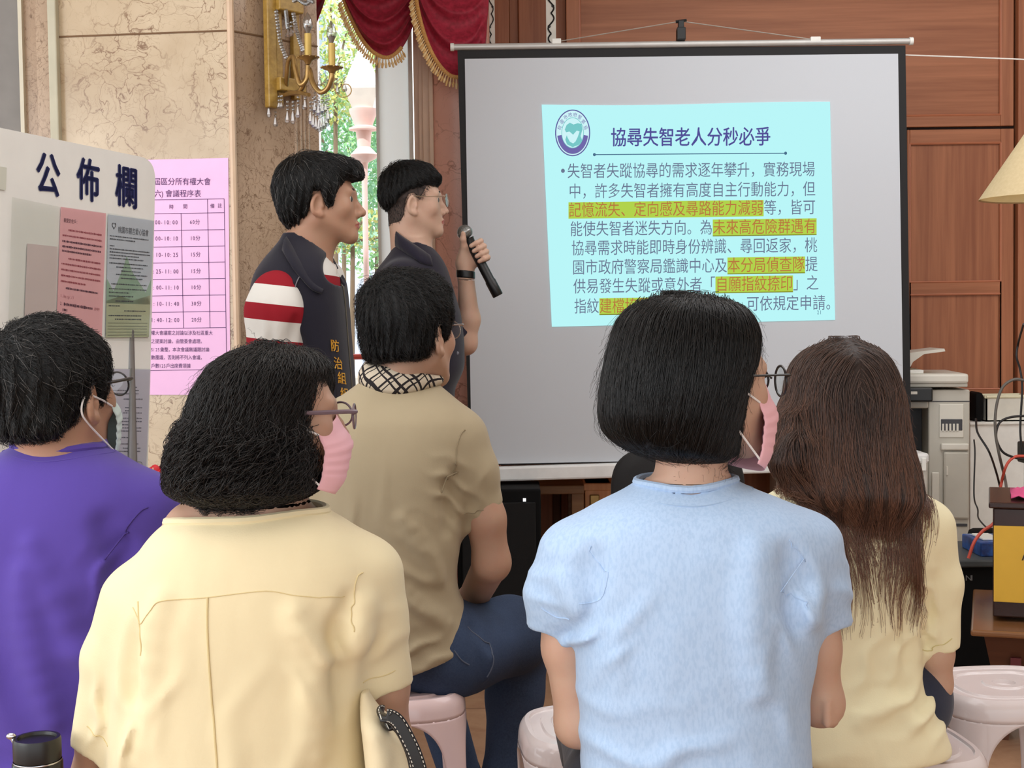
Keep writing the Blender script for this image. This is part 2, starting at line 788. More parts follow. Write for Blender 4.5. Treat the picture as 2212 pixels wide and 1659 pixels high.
def sdf_mesh(name, fn, boxes, mats, parent, pick=None):
    """boxes: list of (lo, hi, cell). pick(points) -> material index of each face."""
    vs, fs, off = [], [], 0
    for lo, hi, h in boxes:
        v, f = polygonize(fn, lo, hi, h)
        if len(v):
            vs.append(v); fs.append(np.asarray(f) + off); off += len(v)
    V = np.concatenate(vs); Fq = np.concatenate(fs)
    org = parent_world(parent) if parent is not None else np.zeros(3)
    me = bpy.data.meshes.new(name)
    me.vertices.add(len(V))
    me.vertices.foreach_set('co', (V - org).ravel())
    me.loops.add(Fq.size)
    me.loops.foreach_set('vertex_index', Fq.ravel())
    me.polygons.add(len(Fq))
    me.polygons.foreach_set('loop_start', np.arange(0, Fq.size, 4))
    me.polygons.foreach_set('use_smooth', np.ones(len(Fq), bool))
    me.update(calc_edges=True)
    mats = mats if isinstance(mats, (list, tuple)) else [mats]
    for m in mats:
        me.materials.append(m)
    if pick is not None:
        me.polygons.foreach_set('material_index', np.asarray(pick(V[Fq].mean(1)), int))
    me.validate()
    o = bpy.data.objects.new(name, me)
    COL.objects.link(o)
    o.parent = parent
    return o

# ================================================================== THE SETTING
X_ = np.array([1.0, 0, 0]); Y_ = np.array([0, 1.0, 0]); Z_ = np.array([0, 0, 1.0])


def struct(name, mb, mats, smooth=False, label=None):
    o = mb.build(name, mats, smooth=smooth)
    tag(o, kind='structure')
    if label:
        o['label'] = label
    return o


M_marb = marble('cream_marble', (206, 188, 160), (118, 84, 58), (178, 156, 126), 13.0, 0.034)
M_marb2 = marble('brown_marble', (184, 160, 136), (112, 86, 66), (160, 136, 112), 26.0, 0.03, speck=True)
M_marb3 = marble('rose_marble', (234, 180, 162), (160, 104, 86), (222, 162, 144), 7.0, 0.03, speck=False, rough=0.3)
M_wood = wood('panel_wood', (184, 120, 84), (146, 88, 60), 'Z')
M_woodx = wood('panel_wood_cross', (186, 122, 86), (150, 92, 62), 'X')
M_wooddk = plain('wood_gap', (38, 20, 14), 0.8)
M_white = plain('white_paint', (236, 236, 230), 0.4)
M_grey = plain('grey_paint', (126, 122, 118), 0.5)
M_black = plain('black_plastic', (10, 10, 11), 0.4)
M_blackm = plain('black_matte', (7, 7, 8), 0.8, spec=0.2)
M_chrome = plain('chrome', (200, 200, 205), 0.2, 1.0, vary=0.02)
M_ceil = plain('ceiling_paint', (236, 232, 224), 0.8)

# floor: polished stone tiles
t = NT('floor_stone')
v = t.coord('Object')
br = t.n('ShaderNodeTexBrick')
t.l(v, br.inputs['Vector'])
br.offset = 0.0
br.inputs['Scale'].default_value = 1.0
br.inputs['Brick Width'].default_value = 0.8
br.inputs['Row Height'].default_value = 0.8
br.inputs['Mortar Size'].default_value = 0.004
br.inputs['Color1'].default_value = lin((176, 138, 108))
br.inputs['Color2'].default_value = lin((164, 126, 98))
br.inputs['Mortar'].default_value = lin((120, 92, 74))
n_ = t.noise(v, 9, 5, 0.65, 0.4)
col = t.mix(t.ramp(n_.outputs[0], [(0.4, (0, 0, 0)), (0.75, (0.6, 0.6, 0.6))]), br.outputs['Color'], lin((138, 98, 76)))
t.principled(col, 0.22, 0, 0.4)
M_floor = t.m

mb = MB(); mb.box((-5.2, -4.5, -0.1), (5.2, 6.75, 0)); struct('floor', mb, M_floor)
mb = MB(); mb.box((-5.4, -4.5, 3.2), (5.4, 6.8, 3.35)); struct('ceiling', mb, M_ceil)
mb = MB(); mb.box((5.2, -4.5, 0), (5.35, 6.75, 3.2)); struct('wall_right', mb, plain('right_wall_paint', (206, 196, 180), 0.7))

# ---- marble pillar at the left: front face, splayed side face, flutes
c0 = at(130, 350, 4.36); c1 = at(503, 350, 4.30); c2 = at(690, 350, 4.56)
c0, c1, c2 = [np.array([c[0], c[1], 0]) for c in (c0, c1, c2)]
ZT = 3.2


def wallprism(name, pts2, mats, z0=0.0, z1=ZT):
    m = MB()
    m.prism([(p[0], p[1], z0) for p in pts2], (0, 0, z1 - z0))
    return struct(name, m, mats)


wallprism('wall_pillar', [c0, c1, (at(500, 350, 6.3)[0], 6.3), (at(130, 350, 6.3)[0], 6.3)], M_marb)
dside = unit(c2 - c1); nside = np.array([dside[1], -dside[0], 0])
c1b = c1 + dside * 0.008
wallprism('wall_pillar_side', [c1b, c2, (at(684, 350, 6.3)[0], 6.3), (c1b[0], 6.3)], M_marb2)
# corner bead, joint line, flutes
mb = MB()
mb.tube([c1 + (0.002, -0.002, 0.0), c1 + (0.002, -0.002, ZT)], 0.011, 8)
struct('trim_1', mb, plain('corner_bead', (214, 186, 158), 0.3), smooth='auto')
Ls = np.linalg.norm(c2 - c1)
mb = MB()
for px in (640, 650, 658, 667):
    q = on_plane(px, 350, c1, nside); q[2] = 0
    mb.tube([q + nside * -0.001, q + nside * -0.001 + (0, 0, ZT)], 0.006, 8)
struct('trim_2', mb, M_marb2, smooth='auto')
mb = MB()
zj = at(315, 73, 4.33)[2]
mb.box((c0[0], 4.26, zj - 0.0025), (c1[0], 4.4, zj + 0.0025), M=None)
j0 = c0 + np.array([0, -0.001, zj]); j1 = c1 + np.array([0, -0.001, zj]); j2 = c2 + np.array([0, -0.001, zj])
mb = MB()
mb.tube([j0, j1], 0.003, 6); mb.tube([j1 + nside * .001, j2 + nside * .001], 0.003, 6)
struct('trim_3', mb, plain('joint_line', (120, 92, 66), 0.7))

# ---- left of the pillar: conduit, marble strips, grey wall
q = at(122, 200, 4.36)
mb = MB(); mb.box((q[0] - 0.0135, 4.33, 0), (q[0] + 0.0135, 4.37, ZT), bev=0.004)
struct('trim_4', mb, plain('conduit_paint', (186, 182, 160), 0.45))
qa = at(58, 200, 4.46); qb = at(90, 200, 4.44); qc = at(128, 200, 4.42)
mb = MB(); mb.box((qb[0], 4.40, 0), (qc[0] + 0.02, 4.7, ZT)); mb.box((qa[0], 4.45, 0), (qb[0], 4.7, ZT))
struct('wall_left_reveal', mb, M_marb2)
mb = MB(); mb.box((qa[0] - 0.012, 4.43, 0), (qa[0], 4.6, ZT))
struct('trim_5', mb, plain('edge_strip', (206, 200, 180), 0.4))
mb = MB(); mb.box((-5.2, 4.5, 0), (qa[0] - 0.012, 4.7, ZT))
struct('wall_left', mb, M_grey)

# ---- window between the pillar and the rose marble column
YW = 5.95
wx0 = at(676, 350, YW)[0]; wx1 = at(900, 350, YW)[0]
xa, xb = at(815, 350, YW)[0], at(893, 350, YW)[0]
zs = 0.42


def frosted(name, rgb):
    t = NT(name)
    d = t.n('ShaderNodeBsdfTranslucent'); d.inputs[0].default_value = lin(rgb)
    e = t.n('ShaderNodeBsdfDiffuse'); e.inputs[0].default_value = lin(rgb)
    m = t.n('ShaderNodeMixShader'); m.inputs[0].default_value = 0.25
    t.l(d.outputs[0], m.inputs[1]); t.l(e.outputs[0], m.inputs[2]); t.l(m.outputs[0], t.out.inputs[0])
    return t.m


win = thing('window_1', 'tall window with white frame and clear glass between marble columns', None, ((wx0 + wx1) / 2, YW, zs))
tag(win, kind='structure')
mb = MB()
mb.box((xa, YW - 0.02, zs), (xa + 0.012, YW + 0.03, ZT))
mb.box((xb - 0.014, YW - 0.025, zs), (xb, YW + 0.03, ZT))
mb.box((wx0 - 0.1, YW - 0.02, zs), (wx1, YW + 0.03, zs + 0.05))
mb.build('window_frame', M_white, win)
mb = MB(); mb.box((xa + 0.012, YW - 0.004, zs + 0.05), (xb - 0.014, YW + 0.0, ZT))
mb.build('frosted_pane', frosted('frosted_glass', (250, 252, 252)), win)
mb = MB(); mb.box((wx0 - 0.1, YW - 0.001, zs + 0.05), (xa, YW + 0.003, ZT))
mb.build('window_pane', glassy('window_glass'), win)
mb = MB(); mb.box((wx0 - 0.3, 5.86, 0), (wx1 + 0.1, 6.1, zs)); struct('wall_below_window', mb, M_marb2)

# rose marble column right of the window, with stepped beige moulding
mb = MB()
for (p0, p1, y0) in ((896, 906, 5.84), (906, 914, 5.80), (914, 928, 5.78), (928, 936, 5.75)):
    xa_, xb_ = at(p0, 350, y0)[0], at(p1, 350, y0)[0]
    mb.box((xa_, y0, 0), (xb_ + 0.004, 6.3, ZT), bev=0.003)
struct('trim_6', mb, plain('beige_moulding', (214, 178, 148), 0.35))
mb = MB()
xr0 = at(934, 350, 5.74)[0]
prof = []
for a in np.linspace(0, math.pi, 20):
    prof.append((xr0 + 0.12 - 0.12 * math.cos(a), 5.78 - 0.07 * math.sin(a)))
mb.prism([(p[0], p[1], 0) for p in prof] + [(prof[-1][0], 6.3, 0), (prof[0][0], 6.3, 0)], (0, 0, ZT))
struct('wall_column', mb, M_marb3, smooth='auto')
colx1 = prof[-1][0]

# ---- wood clad wall behind the screen
YB = 6.45
mb = MB(); mb.box((colx1 - 0.1, YB, 0), (5.2, 6.7, ZT)); struct('wall_back', mb, M_wood)
mb = MB()
for (p0, p1, y0) in ((1068, 1100, 6.30), (1100, 1120, 6.34), (1120, 1182, 6.32), (1200, 1226, 6.30)):
    mb.box((at(p0, 60, y0)[0], y0, 0), (at(p1, 60, y0)[0], YB, ZT), bev=0.004)
struct('trim_7', mb, M_wood)
# scrolled white strips
M_scroll_bg = plain('scroll_strip_white', (226, 220, 208), 0.5)
for nm, p0, p1, y0 in (('trim_8', 1054, 1069, 5.9), ('trim_9', 1180, 1201, 5.9)):
    m = MB()
    x0, x1 = at(p0, 60, y0)[0], at(p1, 60, y0)[0]
    m.box((x0, y0, 1.6), (x1, y0 + 0.02, ZT), 0)
    w = x1 - x0
    zc = 2.0
    k = 0
    while zc < 2.75:
        s = 1 if k % 2 == 0 else -1
        pts = []
        for a in np.linspace(0, 1, 16):
            pts.append((x0 + w * (0.5 + s * 0.3 * math.sin(2 * math.pi * a)), y0 - 0.002, zc + a * 0.085))
        m.tube(pts, w * 0.085, 6, 1)
        m.ball((x0 + w * (0.5 + s * 0.2), y0 - 0.002, zc + 0.03), (w * 0.16, 0.003, w * 0.16), 8, 1)
        zc += 0.085; k += 1
    struct(nm, m, [M_scroll_bg, M_black])

# ---- built-in cabinet right of the screen: upper flap, lower doors, end panel
YC = 6.22
cx = lambda px, py: at(px, py, YC)
cab = thing('panelled_cabinet', 'reddish brown built-in cabinet with framed veneer doors behind the screen', 'cabinet',
            (cx(1800, 400)[0], YC + 0.11, 0))
xL, xR = cx(1226, 300)[0], cx(2193, 300)[0]
mb = MB(); mb.box((xL, YC + 0.02, 0), (xR, YB, ZT)); mb.build('carcass', M_wooddk, cab)


def door(name, x0, x1, z0, z1, panels, horiz=False, mid=()):
    """A framed door: stiles and rails proud of sunk panels with thin beads."""
    m = MB()
    y = YC
    m.box((x0, y + 0.012, z0), (x1, y + 0.022, z1), 0)
    d = m.build(name, M_woodx if horiz else M_wood, cab)
    st = 0.058
    xi0, xi1 = x0 + panels[0], x1 - st
    for a, b in ((x0, xi0), (xi1, x1)):
        fr = MB(); fr.box((a, y, z0), (b, y + 0.014, z1), 0, bev=0.003)
        fr.build('door_stile', M_wood, d)
    zz = [z0] + [c for c in mid] + [z1]
    rails = [(z0, z0 + panels[1])] + [(c - 0.028, c + 0.028) for c in mid] + [(z1 - panels[2], z1)]
    for a, b in rails:
        fr = MB(); fr.box((xi0, y + 0.001, a), (xi1, y + 0.014, b), 0, bev=0.003)
        fr.build('door_rail', M_woodx, d)
    bd = MB()
    for i in range(len(rails) - 1):
        a, b = rails[i][1], rails[i + 1][0]
        for (p, q_) in (((xi0, a), (xi1, a)), ((xi1, a), (xi1, b)), ((xi1, b), (xi0, b)), ((xi0, b), (xi0, a))):
            bd.tube([(p[0], y + 0.004, p[1]), (q_[0], y + 0.004, q_[1])], 0.0055, 6)
    bd.build('bead', plain('bead_wood', (186, 116, 84), 0.35), d)
    return d


zsplit = cx(2080, 276)[2]
door('door', xL, cx(2190, 200)[0], zsplit + 0.006, ZT - 0.01, (0.06, 0.05, 0.06), True)
door('door', cx(1960, 500)[0], cx(2190, 500)[0], 0.08, zsplit - 0.006, (0.012, 0.12, 0.062), False, (cx(2080, 622)[2], cx(2080, 845)[2] - 0.02))
door('door', xL, cx(1958, 500)[0], 0.08, zsplit - 0.006, (0.05, 0.12, 0.062), False, (cx(2080, 622)[2],))
mb = MB(); mb.box((xR + 0.003, YC - 0.03, 0), (xR + 0.9, YB, ZT), bev=0.004)
mb.build('end_panel', M_wood, cab)

# ================================================================== OUTDOORS beyond the window
mb = MB(); mb.box((-7, 6.95, -0.35), (6, 16, -0.3)); struct('ground_outside', mb, plain('pale_paving', (214, 210, 200), 0.9))
mb = MB(); mb.box((-7, 6.1, -0.35), (wx1 + .2, 6.95, -0.3)); struct('ground_terrace', mb, plain('pale_paving', (214, 210, 200), 0.9))
# low stone wall
q = at(780, 530, 9.2)
wl = MB()
rr = random.Random(4)
for k in range(9):
    for r_ in range(3):
        x0 = q[0] - 2.2 + k * 0.5 + (r_ % 2) * 0.22
        wl.box((x0, 9.1 + rr.uniform(0, .03), -0.3 + r_ * 0.40), (x0 + 0.48, 9.4, -0.3 + r_ * 0.40 + 0.385), rr.randint(0, 1), bev=0.02)
tag(wl.build('stone_wall', [plain('stone_pale', (206, 206, 200), 0.9), plain('stone_blue', (168, 180, 186), 0.9)]),
    'low pale stone garden wall outside the window', 'garden wall')
# garden lamp column with sloping white cap
px_, Yg = 786, 8.2
zt = at(px_, 235, Yg)[2]
xg = at(px_, 300, Yg)[0]
gl = thing('garden_pillar', 'pink stone garden pillar with white sloping cap seen through the window', 'garden pillar', (xg, Yg, -0.3))
s = Yg / 3000
mb = MB()
zz = lambda py: at(px_, py, Yg)[2]
mb.lathe([(6 * s, -0.3), (6 * s, zz(400)), (8 * s, zz(352)), (26 * s, zz(342)), (30 * s, zz(335)), (14 * s, zz(318)), (17 * s, zz(283)), (32 * s, zz(281)), (32 * s, zz(277)),
          (19 * s, zz(272)), (30 * s, zz(243)), (31 * s, zz(236)), (0.0, zz(235))], 20, frame((xg, Yg, 0), X_, Y_, Z_))
mb.build('column', plain('pink_stone', (232, 204, 198), 0.8), gl, smooth='auto')
mb = MB()
mb.lathe([(31 * s, zz(236)), (52 * s, zz(196)), (53 * s, zz(190)), (12 * s, zz(110)), (8 * s, zz(90)), (0, zz(88))], 4,
         rotz(R(45), (xg, Yg, 0)))
mb.build('cap', M_white, gl)


def leaf_mass(name, label, cat, c, rad, n, rgb1, rgb2, size, seed, trunk=True):
    root = thing(name, label, cat, (c[0], c[1], -0.3), 'greenery outside the window')
    m = MB()
    r = np.random.default_rng(seed)
    for _ in range(n):
        d = unit(r.normal(size=3)) * r.uniform(0.35, 1.0) ** 0.5
        p = np.array(c) + d * rad
        a = unit(r.normal(size=3)); b = unit(np.cross(a, r.normal(size=3)))
        L = size * r.uniform(0.6, 1.3); w = L * 0.42
        m.add([p - a * L, p + b * w, p + a * L, p - b * w], [(0, 1, 2), (0, 2, 3)], int(r.integers(0, 2)))
    m.build('foliage', [plain(rgb1[0], rgb1[1], 0.6, bump=0), plain(rgb2[0], rgb2[1], 0.6)], root, fix=False)
    if trunk:
        m = MB()
        m.tube([(c[0], c[1], -0.3), (c[0] + .05, c[1], c[2] - rad[2] * 0.2)], [0.022, 0.014], 8)
        for k in range(6):
            e = np.array(c) + unit(r.normal(size=3)) * np.array(rad) * 0.7
            m.tube([(c[0] + .03, c[1], c[2] - rad[2] * 0.5), e], [0.012, 0.006], 6)
        m.build('trunk', plain('bark', (120, 104, 84), 0.9), root)
    return root


g1 = ('leaf_green', (132, 188, 128)); g2 = ('leaf_pale', (176, 212, 150)); g3 = ('leaf_yellow', (214, 216, 130)); g4 = ('leaf_blue', (150, 204, 172))
q = at(708, 120, 9.6); leaf_mass('tree', 'yellow green tree beyond the window, behind the sconce bulbs', 'tree', q, (0.42, 0.3, 0.48), 3200, g2, g3, 0.024, 1)
q = at(728, 330, 10.3); leaf_mass('tree', 'green leafy tree low outside the window, beside the pink garden pillar', 'tree', q, (0.5, 0.45, 0.62), 4600, g1, g4, 0.026, 2)
q = at(800, 420, 11.4); leaf_mass('tree', 'pale green tree outside the window, behind the pink garden pillar', 'tree', q, (0.4, 0.4, 0.72), 3400, g1, g2, 0.026, 3)
q = at(745, 495, 8.9); leaf_mass('shrub', 'low green shrub with yellow leaves before the garden wall', 'shrub', q, (0.4, 0.14, 0.16), 900, g4, g3, 0.024, 5)
# grey building far behind
q = at(690, 40, 15)
bl = thing('building', 'grey building far beyond the window, high behind the trees', 'building', (q[0], 15.4, -0.3))
mb = MB(); mb.box((q[0] - 1.5, 15, -0.3), (q[0] + 0.42, 16, 5.5)); mb.build('wall', plain('far_grey', (176, 186, 204), 0.9), bl)
mb = MB()
for k in range(4):
    mb.box((q[0] - 1.4 + k * 0.4, 14.97, 3.6), (q[0] - 1.15 + k * 0.4, 15, 4.6))
mb.build('window', plain('far_glass', (140, 156, 180), 0.3), bl)

# parked car: white body with blue glass, outside below the window sill line
q = at(752, 812, 7.3)
car = thing('car', 'white parked car outside the window, low between the standing men', 'car', (q[0], 7.45, -0.3))
sc_ = 0.82
prof = [(-1.9, 0.25), (-1.9, 0.72), (-1.6, 0.82), (-0.9, 0.9), (-0.45, 1.32), (0.75, 1.34), (1.35, 0.92), (1.9, 0.84), (1.95, 0.3)]
mb = MB(); mb.prism([(q[0] - .72 + a * sc_, 6.98, -0.3 + b * sc_ * .8) for a, b in prof], (0, 1.2, 0))
mb.build('body', plain('car_white', (228, 232, 236), 0.25), car)
mb = MB()
for pl in ([(-0.78, 0.92), (-0.42, 1.24), (0.1, 1.26), (0.1, 0.92)], [(0.16, 0.92), (0.16, 1.26), (0.68, 1.27), (1.12, 0.93)]):
    mb.prism([(q[0] - .72 + a * sc_, 6.975, -0.3 + b * sc_ * .8) for a, b in pl], (0, 1.21, 0))
mb.build('window', plain('car_glass', (120, 140, 158), 0.1), car)
for wxx in (-1.15, 1.2):
    mb = MB()
    mb.lathe([(0.0, -0.08), (0.18, -0.08), (0.27, -0.06), (0.27, 0.06), (0.18, 0.08), (0, 0.08)], 24, frame((q[0] - .72 + wxx * sc_, 6.96, -0.03), X_, Z_, -Y_))
    mb.build('wheel', M_black, car, smooth='auto')
# red barrier rail
q0 = at(745, 771, 6.8); q1 = at(812, 772, 6.8)
mb = MB(); mb.tube([(q0[0] - .6, 6.8, q0[2]), (q1[0] + .3, 6.8, q0[2])], 0.014, 8)
for xx in (q0[0] - .55, q1[0] + .25):
    mb.tube([(xx, 6.8, -0.3), (xx, 6.8, q0[2])], 0.014, 8)
tag(mb.build('barrier_rail', plain('red_rail', (206, 84, 76), 0.5)), 'thin red barrier rail outside the window above the car', 'railing')

# ================================================================== CURTAIN SWAGS
t = NT('velvet')
v = t.coord('Object')
nz = t.noise(v, 60, 4)
col = t.ramp(nz.outputs[0], [(0.35, lin((136, 24, 44))), (0.7, lin((172, 38, 62)))])
t.principled(col, 0.6, 0, 0.35, t.bump(t.noise(v, 160, 2).outputs[0], 0.25, 0.002), Sheen_Weight=0.35, Sheen_Roughness=0.35)
M_velvet = t.m
M_fringe = plain('gold_fringe', (228, 184, 120), 0.6, vary=0.2, nscale=160)
M_fringe2 = plain('gold_band', (206, 152, 84), 0.6, vary=0.25, nscale=200)


def swag(label, top, bot, Y, folds, fringe=(0.0, 1.0), bulge=0.06, drop=0.0):
    tp = spline(top, 60); bt = spline(bot, 60)
    nv = 48
    P = np.zeros((60, nv, 3))
    for i in range(60):
        a = at(tp[i][0], tp[i][1], Y); b = at(bt[i][0], bt[i][1], Y)
        for j in range(nv):
            w = j / (nv - 1)
            p = a * (1 - w) + b * w
            s_ = math.sin(math.pi * i / 59) ** 0.7
            p[1] = Y - bulge * w * s_ - 0.02 * s_ * math.cos(2 * math.pi * folds * w ** 0.9 + 0.6 * math.sin(3 * i / 59)) * (0.35 + 0.65 * w)
            p[2] += 0.008 * s_ * math.sin(2 * math.pi * folds * w ** 0.9)
            P[i, j] = p
    root = thing('curtain_swag', label, 'curtain', (float(P[:, :, 0].mean()), Y, float(P[:, :, 2].min())), 'red curtain swags over the window')
    m = MB(); m.grid(P)
    o = m.build('drape', M_velvet, root, smooth=True)
    sd = o.modifiers.new('thick', 'SOLIDIFY'); sd.thickness = 0.004
    if fringe:
        E = P[:, -1]
        i0, i1 = int(fringe[0] * 59), int(fringe[1] * 59)
        E = E[i0:i1 + 1]
        m = MB(); m.tube(spline(E, 50) + (0, -0.004, 0.002), 0.008, 8, flat=((0, 1, 0), 0.5))
        m.build('fringe_band', M_fringe2, root, smooth='auto')
        L = np.concatenate([[0], np.cumsum(np.linalg.norm(np.diff(E, axis=0), axis=1))])
        n = int(L[-1] / 0.0105)
        m = MB()
        for k in range(n):
            s_ = (k + 0.5) / n * L[-1]
            p = np.array([np.interp(s_, L, E[:, c]) for c in range(3)])
            tn = np.array([np.interp(min(s_ + .01, L[-1]), L, E[:, c]) for c in range(3)]) - p
            nrm = unit(np.array([tn[2], 0, -tn[0]]) + 1e-9)
            if nrm[2] > 0: nrm = -nrm
            d = unit(nrm * 0.6 + np.array([0, 0, -1]) * 0.55)
            ln = 0.042 * (0.9 + 0.2 * ((k * 37) % 10) / 10)
            m.tube([p + (0, -.004, 0), p + d * ln * 0.45 + (0, -.004, 0), p + d * ln * 0.6 + (0, -.004, 0), p + d * ln + (0, -.004, 0)], [0.0022, 0.0026, 0.0058, 0.0035], 6, k % 2)
        f = m.build('fringe', [M_fringe, plain('gold_fringe_light', (244, 214, 160), 0.6, vary=.1)], root, smooth='auto')
    return root


swag('red velvet swag with gold fringe, hanging in full at the window top', [(738, -70), (780, -80), (840, -84), (908, -70)],
     [(738, -20), (752, 24), (778, 80), (806, 116), (838, 130), (866, 112), (888, 72), (902, 20), (906, -30)], 5.72, 4.5, (0.06, 0.66))
swag('red velvet swag with gold fringe, partly behind the screen corner', [(896, -80), (950, -86), (1010, -86), (1062, -80)],
     [(896, -30), (905, 30), (922, 92), (946, 142), (975, 172), (1004, 172), (1026, 150), (1040, 110), (1050, 95)], 5.66, 4.0, (0.06, 0.75))
_a, _b = at(600, -84, 5.7), at(1064, -84, 5.7)
mb = MB(); mb.box((_a[0], 5.62, _a[2] + .008), (_b[0], 5.80, _a[2] + .10), bev=.006)
tag(mb.build('curtain_pelmet', M_woodx), 'wooden pelmet carrying the red curtain swags over the window', 'pelmet')
swag('dark red curtain edge above the crystal sconce', [(640, -90), (665, -90), (690, -90), (716, -90)],
     [(640, -20), (660, 40), (684, 62), (697, 40), (706, 5), (711, -30)], 5.74, 2.0, None)

# ================================================================== PROJECTION SCREEN
YS = 5.5
S0 = at(1480, 560, YS)
NS = np.array([0, -1.0, 0])


def sp(px, py, off=0.0):
    return on_plane(px, py, S0 + NS * off, NS)


scr = thing('projection_screen', 'grey portable projection screen with black border showing a pale blue slide', 'screen', (S0[0], YS, 0))
TL, TR, BR, BL = sp(988, 106), sp(1956, 98), sp(1969, 985), sp(1014, 1006)
mb = MB(); mb.prism([TL, TR, BR, BL], (0, 0.003, 0)); mb.build('border', plain('screen_black', (16, 15, 17), 0.7), scr)
t = NT('screen_fabric')
v = t.coord()
nb = t.noise(v, 900, 2)
t.principled(t.mix(nb.outputs[0], lin((200, 205, 212)), lin((206, 211, 217))), 0.85, 0, 0.2, t.bump(nb.outputs[0], 0.1, 0.0004))
mb = MB(); mb.prism([sp(1004, 127, .004), sp(1940, 116, .004), sp(1953, 985, .004), sp(1019, 1003, .004)], (0, 0.003, 0))
mb.build('fabric', t.m, scr)
mb = MB()
a, b = sp(980, 102, 0.0), sp(1966, 89, 0.0)
mb.tube([a, b], 0.0125, 14)
mb.build('top_bar', plain('bar_silver', (196, 194, 190), 0.35, 0.3), scr, smooth='auto')
mb = MB()
for (px, py) in ((977, 102), (1968, 89)):
    e = sp(px, py); mb = MB(); mb.tube([e - X_ * 0.007, e + X_ * 0.007], 0.0155, 14)
    mb.build('end_cap', M_white, scr, smooth='auto')
a, b = sp(1040, 1021, 0.01), sp(1972, 992, 0.01)
mb = MB()
ax = unit(b - a)
for (y0, y1, z0, z1) in ((-.03, .03, -.035, .022),):
    M = frame((a + b) / 2, ax, Y_, unit(np.cross(ax, Y_)))
    L = np.linalg.norm(b - a)
    mb.box((-L / 2, y0, z0), (L / 2, y1, z1), M=M, bev=0.008)
mb.build('roller_case', plain('case_white', (236, 237, 236), 0.4), scr)
mb = MB()
c = sp(1471, 66, -0.0)
mb.box((c[0] - .017, YS - .02, sp(1471, 88)[2]), (c[0] + .017, YS + .02, sp(1471, 60)[2]), bev=0.004)
mb.box((c[0] - .011, YS - .014, sp(1471, 62)[2]), (c[0] + .011, YS + .014, sp(1471, 45)[2]), bev=0.003)
mb.tube([(c[0] - .02, YS, sp(1471, 47)[2]), (c[0] + .022, YS, sp(1471, 44)[2])], 0.006, 8)
mb.build('hook', M_black, scr)
mb = MB()
top = sp(1471, 46)
mb.tube([sp(1203, 90), top, sp(1762, 86)], 0.0022, 6)
mb.build('hanging_wire', plain('steel_wire', (190, 184, 174), 0.4, 0.5), scr)
mb = MB()
mb.box((sp(1192, 92)[0], YS - .012, sp(1192, 96)[2]), (sp(1212, 92)[0], YS + .012, sp(1192, 84)[2]), bev=.003)
mb.build('wire_clip', M_white, scr)
mb = MB()
mb.box((sp(1750, 86)[0], YS - .012, sp(1750, 91)[2]), (sp(1772, 86)[0], YS + .012, sp(1750, 80)[2]), bev=.003)
mb.build('wire_clip', M_white, scr)
# stand behind: mast and tripod feet
mb = MB()
mb.tube([(c[0], YS + .05, 0.1), (c[0], YS + .05, sp(1471, 60)[2])], 0.014, 10)
mb.build('mast', M_black, scr, smooth='auto')
for k in range(3):
    an = R(90 + 120 * k)
    mb = MB()
    mb.tube([(c[0], YS + .05, 0.36), (c[0] + .30 * math.cos(an), YS + .05 + .12 * math.sin(an), 0.012)], 0.011, 8)
    mb.build('leg', M_black, scr, smooth='auto')

# the slide thrown on it
slide = MB()
q4 = [(1170, 226), (1172, 226)]
topx = np.linspace(1170, 1793, 30)
tops = [(x, 226 - 4 * (x - 1170) / 623 + 2.5 * math.sin((x - 1170) / 623 * 5.2)) for x in topx]
poly = [sp(x, y, 0.0065) for x, y in tops] + [sp(1804, 691, .0065), sp(1192, 706, .0065)]
slide.add(poly, [tuple(range(len(poly)))])
sl = slide.build('projected_slide', emit('slide_cyan', (186, 246, 248)), scr)

hl = MB()


def quad(m, pts, off, mi=0):
    m.add([sp(x, y, off) for x, y in pts], [(0, 1, 2, 3)], mi)


